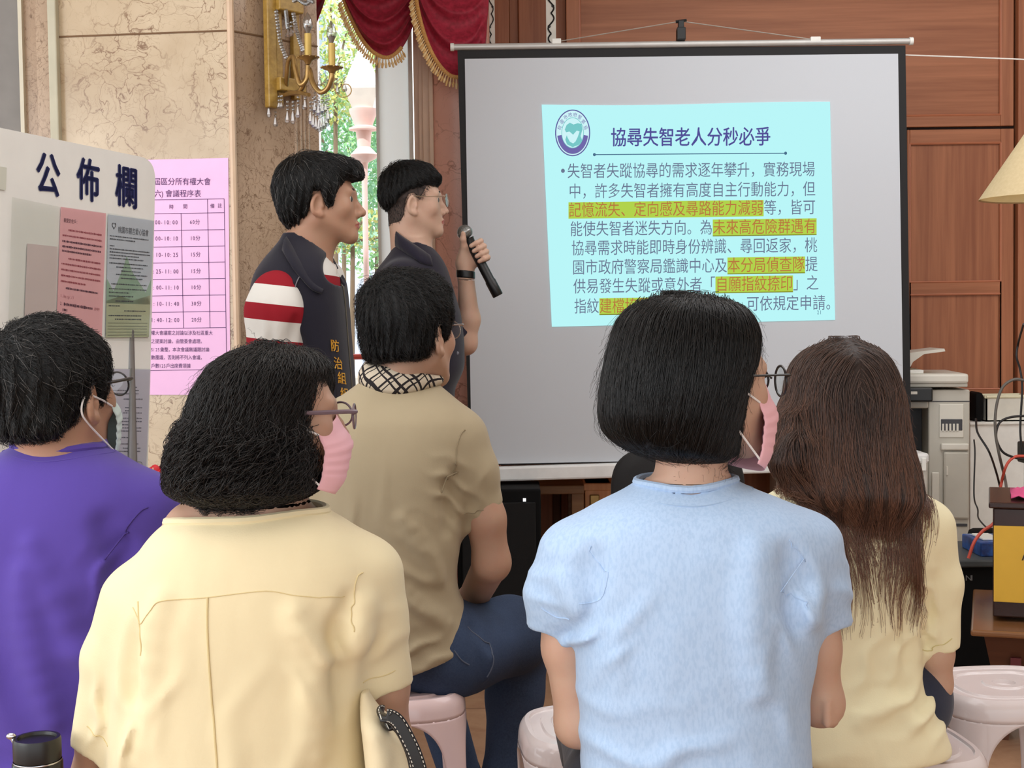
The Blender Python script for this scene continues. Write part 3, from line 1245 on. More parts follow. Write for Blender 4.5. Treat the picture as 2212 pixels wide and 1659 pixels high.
ROWS = [
    ('失智者失蹤協尋的需求逐年攀升，實務現場', 1225, 1761, 386, 381.5, None),
    ('中，許多失智者擁有高度自主行動能力，但', 1228, 1762, 429.5, 424, None),
    ('記憶流失、定向感及尋路能力減弱等，皆可', 1228, 1762, 470, 463.5, (0, 15)),
    ('能使失智者迷失方向。為未來高危險群遇有', 1231, 1764, 511, 504.5, (11, 19)),
    ('協尋需求時能即時身份辨識、尋回返家，桃', 1234, 1766, 552.5, 545.5, None),
    ('園市政府警察局鑑識中心及本分局偵查隊提', 1236, 1767, 594, 586.5, (12, 18)),
    ('供易發生失蹤或意外者「自願指紋捺印」之', 1238, 1769, 635, 627, (11, 17)),
    ('指紋建檔協尋       可依規定申請。', 1240, 1787, 678, 670, (2, 6)),
]
tx = MB()
for s, x0, x1, yb0, yb1, h in ROWS:
    n = 19 if len(s) == 19 else 20
    cw = (x1 - x0) / n
    yb = lambda x, a=yb0, b=yb1, p=x0, q=x1: a + (b - a) * (x - p) / (q - p)
    fn = lambda uu, vv: np.array([sp(a, yb(a) - b, 0.0078) for a, b in zip(uu, vv)])
    if h:
        put_text(tx, s[:h[0]], x0, 0, cw, 35, fn, 0)
        put_text(tx, s[h[0]:h[1]], x0 + cw * h[0], 0, cw, 35, fn, 1)
        e = x0 + cw * h[1]
        rest = s[h[1]:]
        if ' ' in rest:
            rest = rest.strip(); e = 1612; cw = 28.6
        put_text(tx, rest, e, 0, cw, 35, fn, 0)
        xa_, xb_ = x0 + (x1 - x0) / n * h[0], x0 + (x1 - x0) / n * h[1]
        quad(hl, [(xa_, yb(xa_) - 33), (xb_, yb(xb_) - 33), (xb_, yb(xb_) + 2.5), (xa_, yb(xa_) + 2.5)], 0.0071, 0)
        if h[0] > 0:
            quad(hl, [(xa_, yb(xa_) + 1.4), (xb_, yb(xb_) + 1.4), (xb_, yb(xb_) + 3.4), (xa_, yb(xa_) + 3.4)], 0.0074, 1)
    else:
        put_text(tx, s, x0, 0, cw, 35, fn, 0)
# title, rule, bullet, page number
fn = lambda uu, vv: np.array([sp(a, 317 - 0.006 * (a - 1320) - b, 0.0078) for a, b in zip(uu, vv)])
put_text(tx, '協尋失智老人分秒必爭', 1319, 0, 34.6, 43, fn, 2, bold=0.45)
quad(tx, [(1284, 333), (1697, 330), (1697, 332), (1284, 335)], 0.0078, 3)
for dx, dy in ((1284, 334), (1697, 331), (1216, 369)):
    a = np.linspace(0, 2 * math.pi, 13)[:-1]
    rr_ = 3.2 if dx > 1250 else 4.2
    tx.add([sp(dx + rr_ * math.cos(k), dy + rr_ * math.sin(k) * 1.1, .0078) for k in a], [tuple(range(12))], 0 if dx < 1250 else 3)
fn = lambda uu, vv: np.array([sp(a, 680 - b, 0.0078) for a, b in zip(uu, vv)])
put_text(tx, '21', 1765, 0, 10, 12, fn, 3)
tx.build('slide_text', [emit('slide_ink', (108, 120, 146)), emit('slide_red', (184, 118, 66)), emit('slide_title', (82, 78, 150)),
                        emit('slide_rule', (74, 110, 140))], sl, fix=False)
hl.build('highlight', [emit('slide_green', (178, 211, 76)), emit('slide_green_edge', (128, 132, 40))], sl)
# round emblem
em = MB()


def ring(cx_, cy_, rx0, ry0, rx1, ry1, a0, a1, off, mi, n=48):
    aa = np.linspace(a0, a1, n)
    vs = [sp(cx_ + rx0 * math.cos(a), cy_ + ry0 * math.sin(a), off) for a in aa] + [sp(cx_ + rx1 * math.cos(a), cy_ + ry1 * math.sin(a), off) for a in aa]
    em.add(vs, [(i, i + 1, n + i + 1, n + i) for i in range(n - 1)], mi)


ex, ey = 1237, 287
ring(ex, ey, 0.1, 0.1, 37.5, 50, 0, 2 * math.pi, 0.0070, 3)
ring(ex, ey, 35.5, 48, 38, 50.5, 0, 2 * math.pi, 0.0073, 0)
ring(ex, ey, 24, 33, 33.5, 45.5, R(8), R(172), 0.0073, 1)
ring(ex, ey, 23, 32, 24.2, 33.4, 0, 2 * math.pi, 0.0073, 2)
blob = [(1224, 270), (1231, 265), (1239, 269), (1248, 266), (1256, 268), (1258, 280), (1254, 294), (1258, 304), (1250, 313), (1237, 318), (1225, 312), (1221, 302), (1225, 290), (1220, 280)]
em.add([sp(x, y, .0075) for x, y in blob], [tuple(range(len(blob)))], 2)
dove = [(1222, 286), (1230, 284), (1238, 291), (1246, 282), (1252, 284), (1248, 296), (1243, 306), (1238, 310), (1231, 306), (1226, 297)]
em.add([sp(x, y, .0078) for x, y in dove], [tuple(range(len(dove)))], 3)
for k, ch in enumerate('桃園市政府警察局'):
    a = R(-90 + (k - 3.5) * 21)
    px_, py_ = ex + 29.5 * math.cos(a), ey + 40 * math.sin(a)
    ca, sa = math.cos((a + R(90)) * .8), math.sin((a + R(90)) * .8)
    fn = lambda uu, vv: np.array([sp(px_ + (u_ - 4.5) * ca + (v_ - 5) * sa, py_ + (u_ - 4.5) * sa - (v_ - 5) * ca, .0077) for u_, v_ in zip(uu, vv)])
    put_text(em, ch, 0, 0, 9, 10, fn, 1)
em.build('emblem', [emit('em_purple', (98, 96, 160)), emit('em_violet', (112, 104, 170)), emit('em_teal', (120, 200, 200)), emit('em_pale', (206, 244, 248))], sl, fix=False)

# white cord running from the screen to the right
mb = MB(); mb.tube([at(1956, 119, 5.52), at(2100, 124, 5.5), at(2300, 132, 5.48)], 0.0028, 6)
tag(mb.build('cord', plain('cord_white', (232, 228, 220), 0.6)), 'thin white cord stretched from the screen towards the right wall', 'cord')

# ================================================================== PINK AGENDA POSTER on the pillar
dl = unit(c1 - c0); nl = np.array([dl[1], -dl[0], 0])


def pw(px, py, off=0.003):
    return on_plane(px, py, c0 + nl * off, nl)


pos = MB()
pos.prism([pw(240, 347), pw(493, 341), pw(498, 853), pw(240, 853)], -nl * 0.0015)
po = pos.build('agenda_poster', plain('pink_paper', (246, 198, 240), 0.7, vary=.02))
tag(po, 'large pink paper agenda with a timetable, taped to the marble pillar', 'poster')
tx = MB()
P_ = lambda y0: (lambda uu, vv: np.array([pw(a, y0 - b, .0042) for a, b in zip(uu, vv)]))
put_text(tx, '屆區分所有權大會', 331.5, 0, 15.5, 17, P_(400))
put_text(tx, '六)會議程序表', 333, 0, 15.5, 17, P_(426))
put_text(tx, '時', 365, 0, 10, 11, P_(452)); put_text(tx, '間', 395, 0, 10, 11, P_(451))
put_text(tx, '備', 454, 0, 9.5, 11, P_(450)); put_text(tx, '註', 470, 0, 9.5, 11, P_(449))
for (s, m_), y in zip((('9:00-10:00', '60分'), ('10:00-10:10', '10分'), ('10:10-10:25', '15分'), ('10:25-11:00', '15分'),
                       ('11:00-11:10', '10分'), ('11:10-11:40', '30分'), ('11:40-12:00', '20分')), (486, 521, 556, 592, 627, 662, 697)):
    w = len(s) * 0.55 * 11.4
    put_text(tx, s, 385 + (y - 486) * .017 - w, 0, 11.4, 13, P_(y))
    put_text(tx, m_, 410 + (y - 486) * .017, 0, 10.5, 12, P_(y - 1))
for s, y in (('權大會議案之討論以涉及社區重大', 724), ('之提案討論，由管委會處理。', 742), ('5/25彙整，本次會議無議題討論', 760), ('數覆議，否則將不列入會議，', 777), ('戶數125戶出席費領據', 795)):
    put_text(tx, s, 326, 0, 8.9, 10.5, P_(y))


def pline(x0, y0, x1, y1, w=1.1):
    if abs(x1 - x0) > abs(y1 - y0):
        q = [(x0, y0 - w / 2), (x1, y1 - w / 2), (x1, y1 + w / 2), (x0, y0 + w / 2)]
    else:
        q = [(x0 - w / 2, y0), (x1 - w / 2, y1), (x1 + w / 2, y1), (x0 + w / 2, y0)]
    tx.add([pw(a, b, .0042) for a, b in q], [(0, 1, 2, 3)])


for y in (430, 460, 496.5, 532, 566.5, 602, 637.5, 673, 708, 798.5):
    pline(300, y + 2.2, 484 + (y - 430) * .014, y - 0.6)
pline(448, 430, 453.5, 708); pline(391, 461, 396, 708); pline(484, 429, 489.5, 798)
tx.build('agenda_print', plain('purple_ink', (84, 46, 104), 0.8), po, fix=False)

# ================================================================== NOTICE BOARD
NA, NAb, NB = at(336, 345, 3.45), at(319, 1030, 3.45), at(0, 276, 2.90)
bn = unit(np.cross(NB - NA, NAb - NA))
if bn @ (CAM - NA) < 0: bn = -bn
bh = unit(NA - NB); bv = unit(NAb - NA)


def nbp(px, py, off=0.0):
    return on_plane(px, py, NA + bn * off, bn)


NL = at(-120, 252, 2.90); NLt = nbp(-130, 249); NLb = nbp(-140, 1075)
board = thing('notice_board', 'white freestanding notice board with rounded corner and dark blue heading', 'notice board',
              tuple(((NA + NLt) / 2)[:2]) + (0,))
mb = MB()
cor = []
for a in np.linspace(0, 1, 9):
    p_, q_, r_ = np.array(nbp(304, 338.5)), np.array(nbp(336, 345)), np.array(nbp(335.5, 392))
    cor.append((1 - a) ** 2 * p_ + 2 * a * (1 - a) * q_ + a * a * r_)
poly = [NLt] + cor + [nbp(318, 1065), NLb]
mb.prism(poly, -bn * 0.016)
M_board = plain('board_white', (242, 243, 238), 0.25, vary=.02)
mb.build('panel', M_board, board)
tx = MB()
for ch, x0, yb, w, h in (('公', 77, 420, 54, 100), ('佈', 166, 432, 50, 98), ('欄', 249, 446, 50, 96)):
    fn = lambda uu, vv: np.array([nbp(a, yb - b + (a - x0) * 0.21 - 2, 0.0015) for a, b in zip(uu, vv)])
    tx = MB(); put_text(tx, ch, x0, 0, w, h, fn, bold=1.7)
    tx.build('heading_character', plain('navy_print', (34, 42, 98), 0.5), board, fix=False)
# stand: two posts and feet
for s_ in (0.12, 0.88):
    base = NLt * (1 - s_) + NA * s_ - bn * 0.03
    mb = MB()
    mb.tube([(base[0], base[1], 0.02), (base[0], base[1], base[2] - 0.3)], 0.014, 10)
    mb.tube([np.array([base[0], base[1], 0.02]) - bn * [1, 1, 0] * .2, np.array([base[0], base[1], 0.02]) + bn * [1, 1, 0] * .2], 0.016, 10)
    mb.build('leg', plain('grey_metal', (150, 150, 150), 0.4, 0.6), board, smooth='auto')
# clear pockets
M_pock = glassy('clear_sleeve', (250, 251, 250), 0.1, 1.22)
for q in ([(26, 426), (128, 447), (118, 765), (16, 755)], [(131, 446), (229, 460), (219, 738), (121, 720)], [(232, 460), (334, 476), (325, 738), (226, 735)],
          [(232, 795), (326, 796), (316, 1032), (214, 1032)]):
    mb = MB(); mb.prism([nbp(x, y, .006) for x, y in q], bn * 0.001); mb.build('clear_pocket', M_pock, board)


def sheet(label, q, mat, off=0.002):
    m = MB(); m.prism([nbp(x, y, off) for x, y in q], bn * 0.0008)
    o = m.build('notice_sheet', mat); tag(o, label, 'notice')
    return o


def qmap(q, off):
    q = [np.array(nbp(x, y, off)) for x, y in q]
    def fn(u, v):
        u = np.asarray(u)[..., None]; v = np.asarray(v)[..., None]
        return (q[0] * (1 - u) + q[1] * u) * (1 - v) + (q[3] * (1 - u) + q[2] * u) * v
    return fn


def lines(fn, rows, m, mi=0, th=0.011, seed=1, u0=0.07, u1=0.93):
    """Rows of print too small to read: runs of short marks."""
    r = random.Random(seed)
    for (v, a, b) in rows:
        u = a
        while u < b:
            w = r.uniform(0.012, 0.03)
            h = th * r.uniform(0.7, 1.1)
            m.add(fn(np.array([u, min(u + w, b), min(u + w, b), u]), np.array([v - h / 2, v - h / 2, v + h / 2, v + h / 2])), [(0, 1, 2, 3)], mi)
            u += w + r.uniform(0.004, 0.012)


M_ink = plain('dark_print', (96, 62, 80), 0.8)
M_inkr = plain('maroon_print', (166, 84, 96), 0.8)
M_inkg = plain('grey_print', (110, 112, 130), 0.8)
# pink letter
q = [(131.5, 447), (228.5, 461), (219, 742), (121, 725)]
o = sheet('pink letter sheet on the notice board, beside the green flyer', q, plain('rose_paper', (244, 184, 190), 0.7, vary=.02))
fn = qmap(q, 0.0033); tx = MB()
F = lambda v0: (lambda uu, vv: fn(uu, v0 - vv))
put_text(tx, '親愛的住戶：', 0.07, 0, 0.055, 0.036, F(0.115), 0)
lines(fn, [(0.17, .18, .92), (0.215, .06, .93), (0.39, .2, .92), (.435, .06, .93), (.48, .06, .93), (.525, .06, .93), (.57, .06, .6)], tx, 1, 0.014, 3)
lines(fn, [(0.26, .06, .94), (0.30, .06, .92), (0.335, .06, .7), (0.62, .17, .88)], tx, 0, 0.015, 5)
put_text(tx, '1.http://', 0.06, 0, 0.062, 0.036, F(0.70), 1)
put_text(tx, '2.', 0.06, 0, 0.062, 0.036, F(0.76), 0)
lines(fn, [(.745, .14, .78), (.79, .12, .22)], tx, 0, 0.022, 6)
put_text(tx, '1999', 0.8, 0, 0.062, 0.036, F(0.76), 1)
tx.build('printed_lettering', [M_ink, M_inkr], o, fix=False)
# green flyer
q = [(233.5, 463), (332, 477), (321.5, 728), (228.5, 729)]
o = sheet('blue and green flyer with mountain picture on the notice board', q, plain('flyer_blue', (204, 213, 226), 0.6, vary=.03))
fn = qmap(q, 0.0031); pic = MB()
pic.add(fn(np.array([0, .15, .35, .42, .55, .75, .88, 1, 1, 0]), np.array([.52, .62, .42, .32, .45, .55, .62, .5, .72, .72])), [tuple(range(10))], 0)
pic.add(fn(np.array([0, .3, .6, 1, 1, 0]), np.array([.7, .66, .69, .64, 1, 1])), [tuple(range(6))], 1)
pic.build('picture', [plain('flyer_hill', (156, 186, 164), 0.6), plain('flyer_field', (188, 196, 164), 0.6)], o, fix=False)
fn = qmap(q, 0.0036); tx = MB()
put_text(tx, '桃園市關吉愛心協會', 0.22, 0, 0.075, 0.06, F(0.14), 0)
a = np.linspace(0, 2 * math.pi, 17)[:-1]
hx = 0.13 + 0.045 * np.sin(a) ** 3; hy = 0.085 - 0.03 * (13 * np.cos(a) - 5 * np.cos(2 * a) - 2 * np.cos(3 * a) - np.cos(4 * a)) / 15
tx.add(np.concatenate([fn(hx, hy), fn(.13 + (hx - .13) * .7, .085 + (hy - .085) * .7)]), [(i, (i + 1) % 16, 16 + (i + 1) % 16, 16 + i) for i in range(16)], 0)
lines(fn, [(.17, .05, .9), (.195, .05, .6), (.25, .05, .15), (.275, .05, .93), (.3, .05, .95), (.325, .05, .7), (.35, .05, .8), (.39, .05, .9), (.42, .2, .8), (.45, .3, .75),
           (.48, .2, .9), (.51, .3, .8), (.56, .1, .9), (.60, .05, .9), (.63, .05, .5), (.66, .05, .6), (.70, .2, .6), (.74, .05, .3), (.78, .4, .9), (.82, .05, .8), (.85, .2, .8)], tx, 0, 0.010, 9)
for v_ in (.88, .905, .93, .955, .98):
    tx.add(fn(np.array([.04, .95, .95, .04]), np.array([v_, v_, v_ + .003, v_ + .003])), [(0, 1, 2, 3)], 0)
tx.build('printed_lettering', [plain('flyer_ink', (78, 88, 98), 0.8)], o, fix=False)
# white document
q = [(234, 797), (324, 798), (314.5, 1028), (217, 1028)]
o = sheet('pale lilac printed document on the lower right of the notice board', q, plain('lilac_paper', (206, 204, 222), 0.7, vary=.02))
fn = qmap(q, 0.0033); tx = MB()
lines(fn, [(.1, .2, .65), (.17, .55, .7), (.2, .15, .45), (.2, .6, .75), (.23, .1, .75), (.28, .4, .85), (.36, .45, .85), (.39, .45, .7), (.41, .4, .85), (.46, .1, .85), (.49, .1, .85), (.52, .1, .6),
           (.55, .1, .85), (.58, .1, .85), (.6, .1, .4), (.64, .3, .65), (.66, .1, .4), (.70, .15, .8), (.74, .45, .85), (.77, .3, .85), (.8, .1, .2), (.83, .1, .2), (.86, .1, .2), (.92, .3, .6)], tx, 0, 0.011, 12)
tx.build('printed_lettering', [M_inkg], o, fix=False); tx = MB()
a = np.linspace(0, 2 * math.pi, 21)[:-1]
for rr_ in (.09,):
    tx.add(np.concatenate([fn(.82 + rr_ * np.sign(np.cos(a)) * np.abs(np.cos(a)) ** .4, .92 + .055 * np.sign(np.sin(a)) * np.abs(np.sin(a)) ** .4), fn(.82 + .08 * np.sign(np.cos(a)) * np.abs(np.cos(a)) ** .4, .92 + .05 * np.sign(np.sin(a)) * np.abs(np.sin(a)) ** .4)]),
           [(i, (i + 1) % 20, 20 + (i + 1) % 20, 20 + i) for i in range(20)], 0)
tx.build('stamp', [M_inkg], o, fix=False)
# faded sheet in the left pocket, small card at the edge
sheet('faded blank sheet in the leftmost pocket of the notice board', [(59, 526), (124, 533), (118, 712), (52, 706)], plain('faded_paper', (220, 204, 202), 0.7, vary=.02))
sheet('small pale card at the left edge of the notice board', [(-30, 355), (14, 362), (12, 411), (-32, 405)], plain('pale_card', (212, 214, 200), 0.5, vary=.02))

# ================================================================== CRYSTAL WALL SCONCE
M_gold = wood('gilt_wood', (180, 146, 70), (146, 112, 46), 'X', 2.0, rough=0.35, spec=0.6)
M_brass = plain('antique_brass', (168, 136, 84), 0.32, 0.75, vary=0.15, nscale=40)
M_cryst = glassy('crystal', (226, 226, 226), 0.06, 3.4)
fp = lambda px, py, off: on_plane(px, py, c1 + nside * off, nside)
sroot = fp(600, 230, 0.0)
sc = thing('wall_sconce', 'gilt wall sconce with two candle bulbs and hanging crystals on the pillar', 'wall lamp', sroot)


def slab(m, px0, py0, px1, py1, o0, o1, mi=0):
    """A block on the splayed pillar face between two pixels, from o0 to o1 off the face."""
    a = fp(px0, py1, (o0 + o1) / 2); b = fp(px1, py0, (o0 + o1) / 2)
    w = (b - a) @ dside
    M = frame(a - nside * (o1 - o0) / 2, dside, -nside, Z_)
    m.box((0, -(o1 - o0), 0), (w, 0, b[2] - a[2]), mi, M=frame(a - nside * (o1 - o0) / 2, dside, -nside, Z_) , bev=0.004)


mb = MB()
slab(mb, 588, -90, 596, 232, 0.0, 0.05)
slab(mb, 577, -90, 589, 232, 0.03, 0.055)
slab(mb, 632, -90, 640, 215, 0.0, 0.02)
mb.build('back_frame', M_gold, sc)
mb = MB()
slab(mb, 588, 5, 640, 24, 0.0, 0.075); mb.build('bracket', M_gold, sc)
mb = MB(); slab(mb, 590, 177, 646, 197, 0.0, 0.075); mb.build('bracket', M_gold, sc)
yb_ = 4.36
S = lambda px, py, Y=4.27: at(px, py, Y)
mb = MB()
mb.tube(spline([S(618, 190, 4.38), S(620, 160, 4.34), S(624, 130, 4.31), S(634, 124, 4.29), S(638, 150, 4.27), S(648, 182, 4.25), S(662, 172, 4.24), S(665, 142, 4.24)], 40), 0.0075, 10)
mb.tube(spline([S(620, 200, 4.38), S(646, 198, 4.3), S(663, 165, 4.26), S(668, 150, 4.25), S(676, 180, 4.22), S(692, 199, 4.2), S(708, 190, 4.19), S(716, 168, 4.18), S(717, 152, 4.18)], 48), 0.008, 10)
mb.tube(spline([S(668, 205, 4.24), S(640, 200, 4.3), S(610, 205, 4.36), S(600, 196, 4.38)], 20), 0.006, 8)
mb.tube(spline([S(722, 162, 4.18), S(722, 190, 4.18), S(735, 209, 4.18), S(752, 207, 4.18), S(759, 196, 4.18), S(754, 184, 4.18), S(743, 182, 4.18), S(738, 189, 4.18), S(743, 197, 4.18)], 50), [0.0016] * 50, 6)
mb.build('arm', M_brass, sc, smooth='auto')
for (x, y0, y1, yd, Y, bt, bb) in ((665.5, 73, 127, 127, 4.24, 27, 73), (717, 94, 149, 144, 4.18, 42, 91)):
    s_ = Y / 3000
    b = S(x, y1, Y); tpt = S(x - .6, y0, Y)
    mb = MB()
    mb.lathe([(0, -14 * s_), (5 * s_, -12 * s_), (9 * s_, -4 * s_), (22 * s_, 2 * s_), (24 * s_, 3.5 * s_), (21 * s_, 4 * s_), (8 * s_, 0.5 * s_), (0, 0)], 24, frame(b, X_, Y_, Z_))
    for k in range(10):
        a = k / 10 * 2 * math.pi
        mb.ball(b + np.array([math.cos(a) * 22.5 * s_, math.sin(a) * 22.5 * s_, 3 * s_]), 0.0032, 6)
    dish = mb.build('drip_dish', M_brass, sc, smooth='auto')
    mb = MB(); mb.tube([b, tpt], 7.5 * s_, 16)
    ca = mb.build('candle_tube', plain('gilt_tube', (190, 160, 84), 0.4, 0.3), sc, smooth='auto')
    H = (bb - bt) * s_
    mb = MB()
    mb.lathe([(0.0042, 0), (0.0062, .1 * H), (10.5 * s_, .33 * H), (11.2 * s_, .45 * H), (9 * s_, .66 * H), (4.5 * s_, .85 * H), (1.2 * s_, .97 * H), (0, H)], 20, frame(tpt, X_, Y_, Z_))
    mb.build('bulb', glassy('bulb_glass', (222, 222, 220), 0.04, 3.2), ca, smooth='auto')
    mb = MB()
    mb.lathe([(0, 0.001), (.0052, .002), (.0075, .12 * H), (9.6 * s_, .3 * H), (0, .34 * H)], 16, frame(tpt, X_, Y_, Z_))
    mb.tube([tpt + Z_ * .34 * H, tpt + Z_ * .6 * H], 0.0012, 6)
    mb.build('bulb_socket', plain('socket_grey', (120, 112, 104), 0.4, .3), ca, smooth='auto')


def drop_mesh(H, w):
    m = MB()
    m.lathe([(0, H), (w * .35, H * .93), (w * .5, H * .8), (w, H * .25), (w * .75, H * .1), (0, 0)], 6)
    return m


nth = 0
drops = [(581, 205, 255), (603, 205, 236), (608, 205, 235), (621, 216, 267), (633, 214, 269), (644, 207, 256), (659, 196, 238), (595, 235, 275),
         (671, 215, 270), (677, 210, 278), (683, 214, 282), (689, 212, 286), (695, 210, 283), (700, 214, 280), (706, 210, 274), (709, 206, 265),
         (680, 200, 245), (688, 198, 252), (697, 196, 248), (704, 200, 244), (691, 155, 187), (729, 168, 205), (744, 160, 199), (705, 160, 180), (622, 45, 82), (629, 42, 80), (637, 40, 72)]
for x, y0, y1 in drops:
    Y = 4.36 - (x - 580) / 150 * 0.16
    s_ = Y / 3000
    a = S(x, y0, Y); b = S(x, y1, Y)
    m = MB()
    hh = a[2] - b[2]
    dl_ = min(hh * 0.55, 0.042)
    m.lathe([(0, dl_), (.0022, dl_ * .95), (.0042, dl_ * .75), (.0085, dl_ * .26), (.006, dl_ * .08), (0, 0)], 6, frame(b, X_, Y_, Z_))
    zz_ = b[2] + dl_ + 0.004
    while zz_ < a[2]:
        m.ball((a[0], a[1], zz_), (.0045, .0045, .0048), 6); zz_ += 0.0115
    m.build('crystal_drop', M_cryst, sc)
for ch in ([(597, 25), (601, 60), (607, 95), (618, 124)], [(634, 30), (642, 70), (654, 108)], [(618, 24), (620, 45), (622, 60)], [(635, 2), (655, -6), (676, 4)], [(640, -4), (662, 8), (678, -8)]):
    pts = spline([S(x, y, 4.33) for x, y in ch], 16)
    m = MB()
    for p in pts: m.ball(p, .0072, 6)
    m.build('bead_chain', M_cryst, sc)

# ================================================================== BELOW AND BESIDE THE SCREEN
M_tblwood = wood('table_wood', (150, 112, 78), (120, 84, 56), 'X')
M_orange = wood('orange_wood', (230, 166, 116), (206, 140, 92), 'Z')
q0, q1 = at(1000, 1052, 5.62), at(1262, 1050, 5.62)
zt = q0[2]
tb = thing('low_table', 'low brown wooden table standing under the projection screen', 'table', ((q0[0] + q1[0]) / 2, 5.9, 0))
mb = MB(); mb.box((q0[0] + .12, 5.62, zt - .035), (q1[0], 6.08, zt), bev=.004); mb.build('tabletop', M_tblwood, tb)
for (x, y) in ((q0[0] + .14, 5.66), (q1[0] - .05, 5.66), (q0[0] + .14, 6.02), (q1[0] - .05, 6.02)):
    mb = MB(); mb.box((x, y, 0), (x + .05, y + .05, zt - .035), bev=.003); mb.build('leg', M_tblwood, tb)
# big black loudspeaker cabinet under the screen
a, b = at(985, 1060, 5.28), at(1168, 1060, 5.28)
ls = thing('floor_loudspeaker', 'tall black loudspeaker on the floor below the screen', 'loudspeaker', ((a[0] + b[0]) / 2, 5.45, 0))
mb = MB(); mb.box((a[0], 5.3, 0), (b[0], 5.58, a[2]), bev=.008); mb.build('cabinet', M_blackm, ls)
mb = MB(); mb.box((a[0] + .02, 5.285, .08), (b[0] - .02, 5.3, a[2] - .05), bev=.004)
gr = mb.build('grille', plain('grille_black', (9, 9, 10), 0.9, bump=.6, bscale=500), ls)
mb = MB(); l_ = at(1133, 1080, 5.28); mb.box((l_[0] - .006, 5.278, l_[2] - .006), (l_[0] + .006, 5.285, l_[2] + .006))
mb.build('indicator_light', emit('led_white', (255, 255, 255), 1.0), ls)
mb = MB()
for k, (x, y) in enumerate(((1112, 1293), (1120, 1293), (1131, 1292), (1138, 1293))):
    p = at(x, y, 5.284); mb.box((p[0] - .004, 5.2835, p[2] - .012), (p[0] + .003, 5.286, p[2] + .008))
mb.build('logo_mark', plain('grey_mark', (130, 130, 130), .6), ls)
# orange wood box cabinet
a, b = at(1206, 1046, 5.75), at(1322, 1046, 5.75)
cb = thing('wooden_crate', 'orange wooden chest under the projection screen', 'chest', ((a[0] + b[0]) / 2, 5.95, 0))
mb = MB(); mb.box((q1[0] + .01, 5.77, 0), (b[0], 6.15, a[2]), bev=.005); mb.build('body', M_orange, cb)
mb = MB()
mb.box((q1[0] + .004, 5.755, a[2] - .03), (b[0] + .01, 6.16, a[2]), bev=.004); mb.build('lid', M_orange, cb)
mb = MB()
p = at(1285, 1090, 5.75); mb.box((p[0] - .02, 5.757, p[2] - .04), (p[0] + .02, 5.77, p[2] + .04), bev=.004); mb.build('latch', M_brass, cb)
# black office chair (rounded back) behind the blue shirt
q = at(1470, 1040, 3.6)
ch = thing('office_chair', 'black round-backed chair behind the woman in light blue', 'chair', (q[0], 3.75, 0))
mb = MB()
w_, zc_, hh = 0.178, at(1470, 1085, 3.6)[2], 0.145
outer = []
for a in np.linspace(0, 2 * math.pi, 49)[:-1]:
    s_, c_ = math.sin(a), math.cos(a)
    outer.append((q[0] + w_ * math.copysign(abs(c_) ** .6, c_), zc_ + hh * math.copysign(abs(s_) ** .6, s_)))
P = np.zeros((48, 7, 3))
for i, (x, z) in enumerate(outer):
    for j, (f, d) in enumerate(((0.0, .0), (.8, .0), (.97, .012), (1.0, .03), (.97, .05), (.8, .06), (0, .06))):
        xx, zz_ = q[0] + (x - q[0]) * f, zc_ + (z - zc_) * f
        P[i, j] = (xx, 3.6 + d + ((xx - q[0]) / w_) ** 2 * .03, zz_)
mb.grid(P, closed_u=True)
mb.build('backrest', plain('chair_black', (17, 16, 18), .75, bump=.3, bscale=300), ch, smooth=True)
mb = MB(); mb.box((q[0] - .21, 3.66, .42), (q[0] + .21, 4.08, .48), bev=.03); mb.build('seat', M_blackm, ch, smooth='auto')
mb = MB(); mb.tube([(q[0], 3.68, .44), (q[0], 3.645, zc_ - .05)], .02, 8); mb.build('back_support', M_black, ch)
mb = MB(); mb.tube([(q[0], 3.87, .08), (q[0], 3.87, .43)], .025, 12); mb.build('pedestal', M_black, ch, smooth='auto')
for k in range(5):
    a = R(72 * k + 20)
    mb = MB(); mb.tube([(q[0], 3.87, .09), (q[0] + .26 * math.cos(a), 3.87 + .26 * math.sin(a), .055)], [.022, .014], 8)
    mb.ball((q[0] + .26 * math.cos(a), 3.87 + .26 * math.sin(a), .027), .026, 10); mb.build('leg', M_black, ch, smooth='auto')

# ---- table with white cloth and a red-flowered plant at the left
q = at(440, 1100, 3.2)
tl = thing('side_table', 'white topped table mostly hidden behind the curly haired woman', 'table', (q[0] + .1, 3.4, 0))
mb = MB(); mb.box((q[0] - .0, 3.18, q[2] - .03), (q[0] + .19, 3.5, q[2]), bev=.006); mb.build('tabletop', M_white, tl)
for x in (q[0] + .03, q[0] + .16):
    for y in (3.22, 3.46):
        mb = MB(); mb.tube([(x, y, 0), (x, y, q[2] - .03)], .015, 8); mb.build('leg', M_chrome, tl)
zt = q[2]
q = at(352, 1060, 3.1)
pl = thing('potted_flower', 'potted plant with one red flower, between the purple shirt and the curly hair', 'plant', (q[0], q[1], 0))
zpot = at(352, 1120, 3.1)[2]
mb = MB()
mb.lathe([(0, 0), (.075, 0), (.09, zpot * .5), (.085, zpot), (.07, zpot), (.068, zpot - .03), (0, zpot - .03)], 20, frame((q[0], q[1], 0), X_, Y_, Z_))
mb.build('pot', plain('pot_white', (228, 224, 216), .4), pl, smooth='auto')
mb = MB(); r_ = np.random.default_rng(3)
for k in range(60):
    a = r_.uniform(0, 2 * math.pi); L = r_.uniform(.06, .11); el = r_.uniform(.0, .35)
    b0 = np.array([q[0], q[1], zpot - .01 + r_.uniform(0, .02)]); d = np.array([math.cos(a), math.sin(a), el])
    e = b0 + d * L; sd = np.array([-math.sin(a), math.cos(a), 0]) * L * .16
    m_ = (b0 + e) / 2 + np.array([0, 0, .012])
    mb.add([b0, m_ + sd, e, m_ - sd], [(0, 1, 2), (0, 2, 3)], 0)
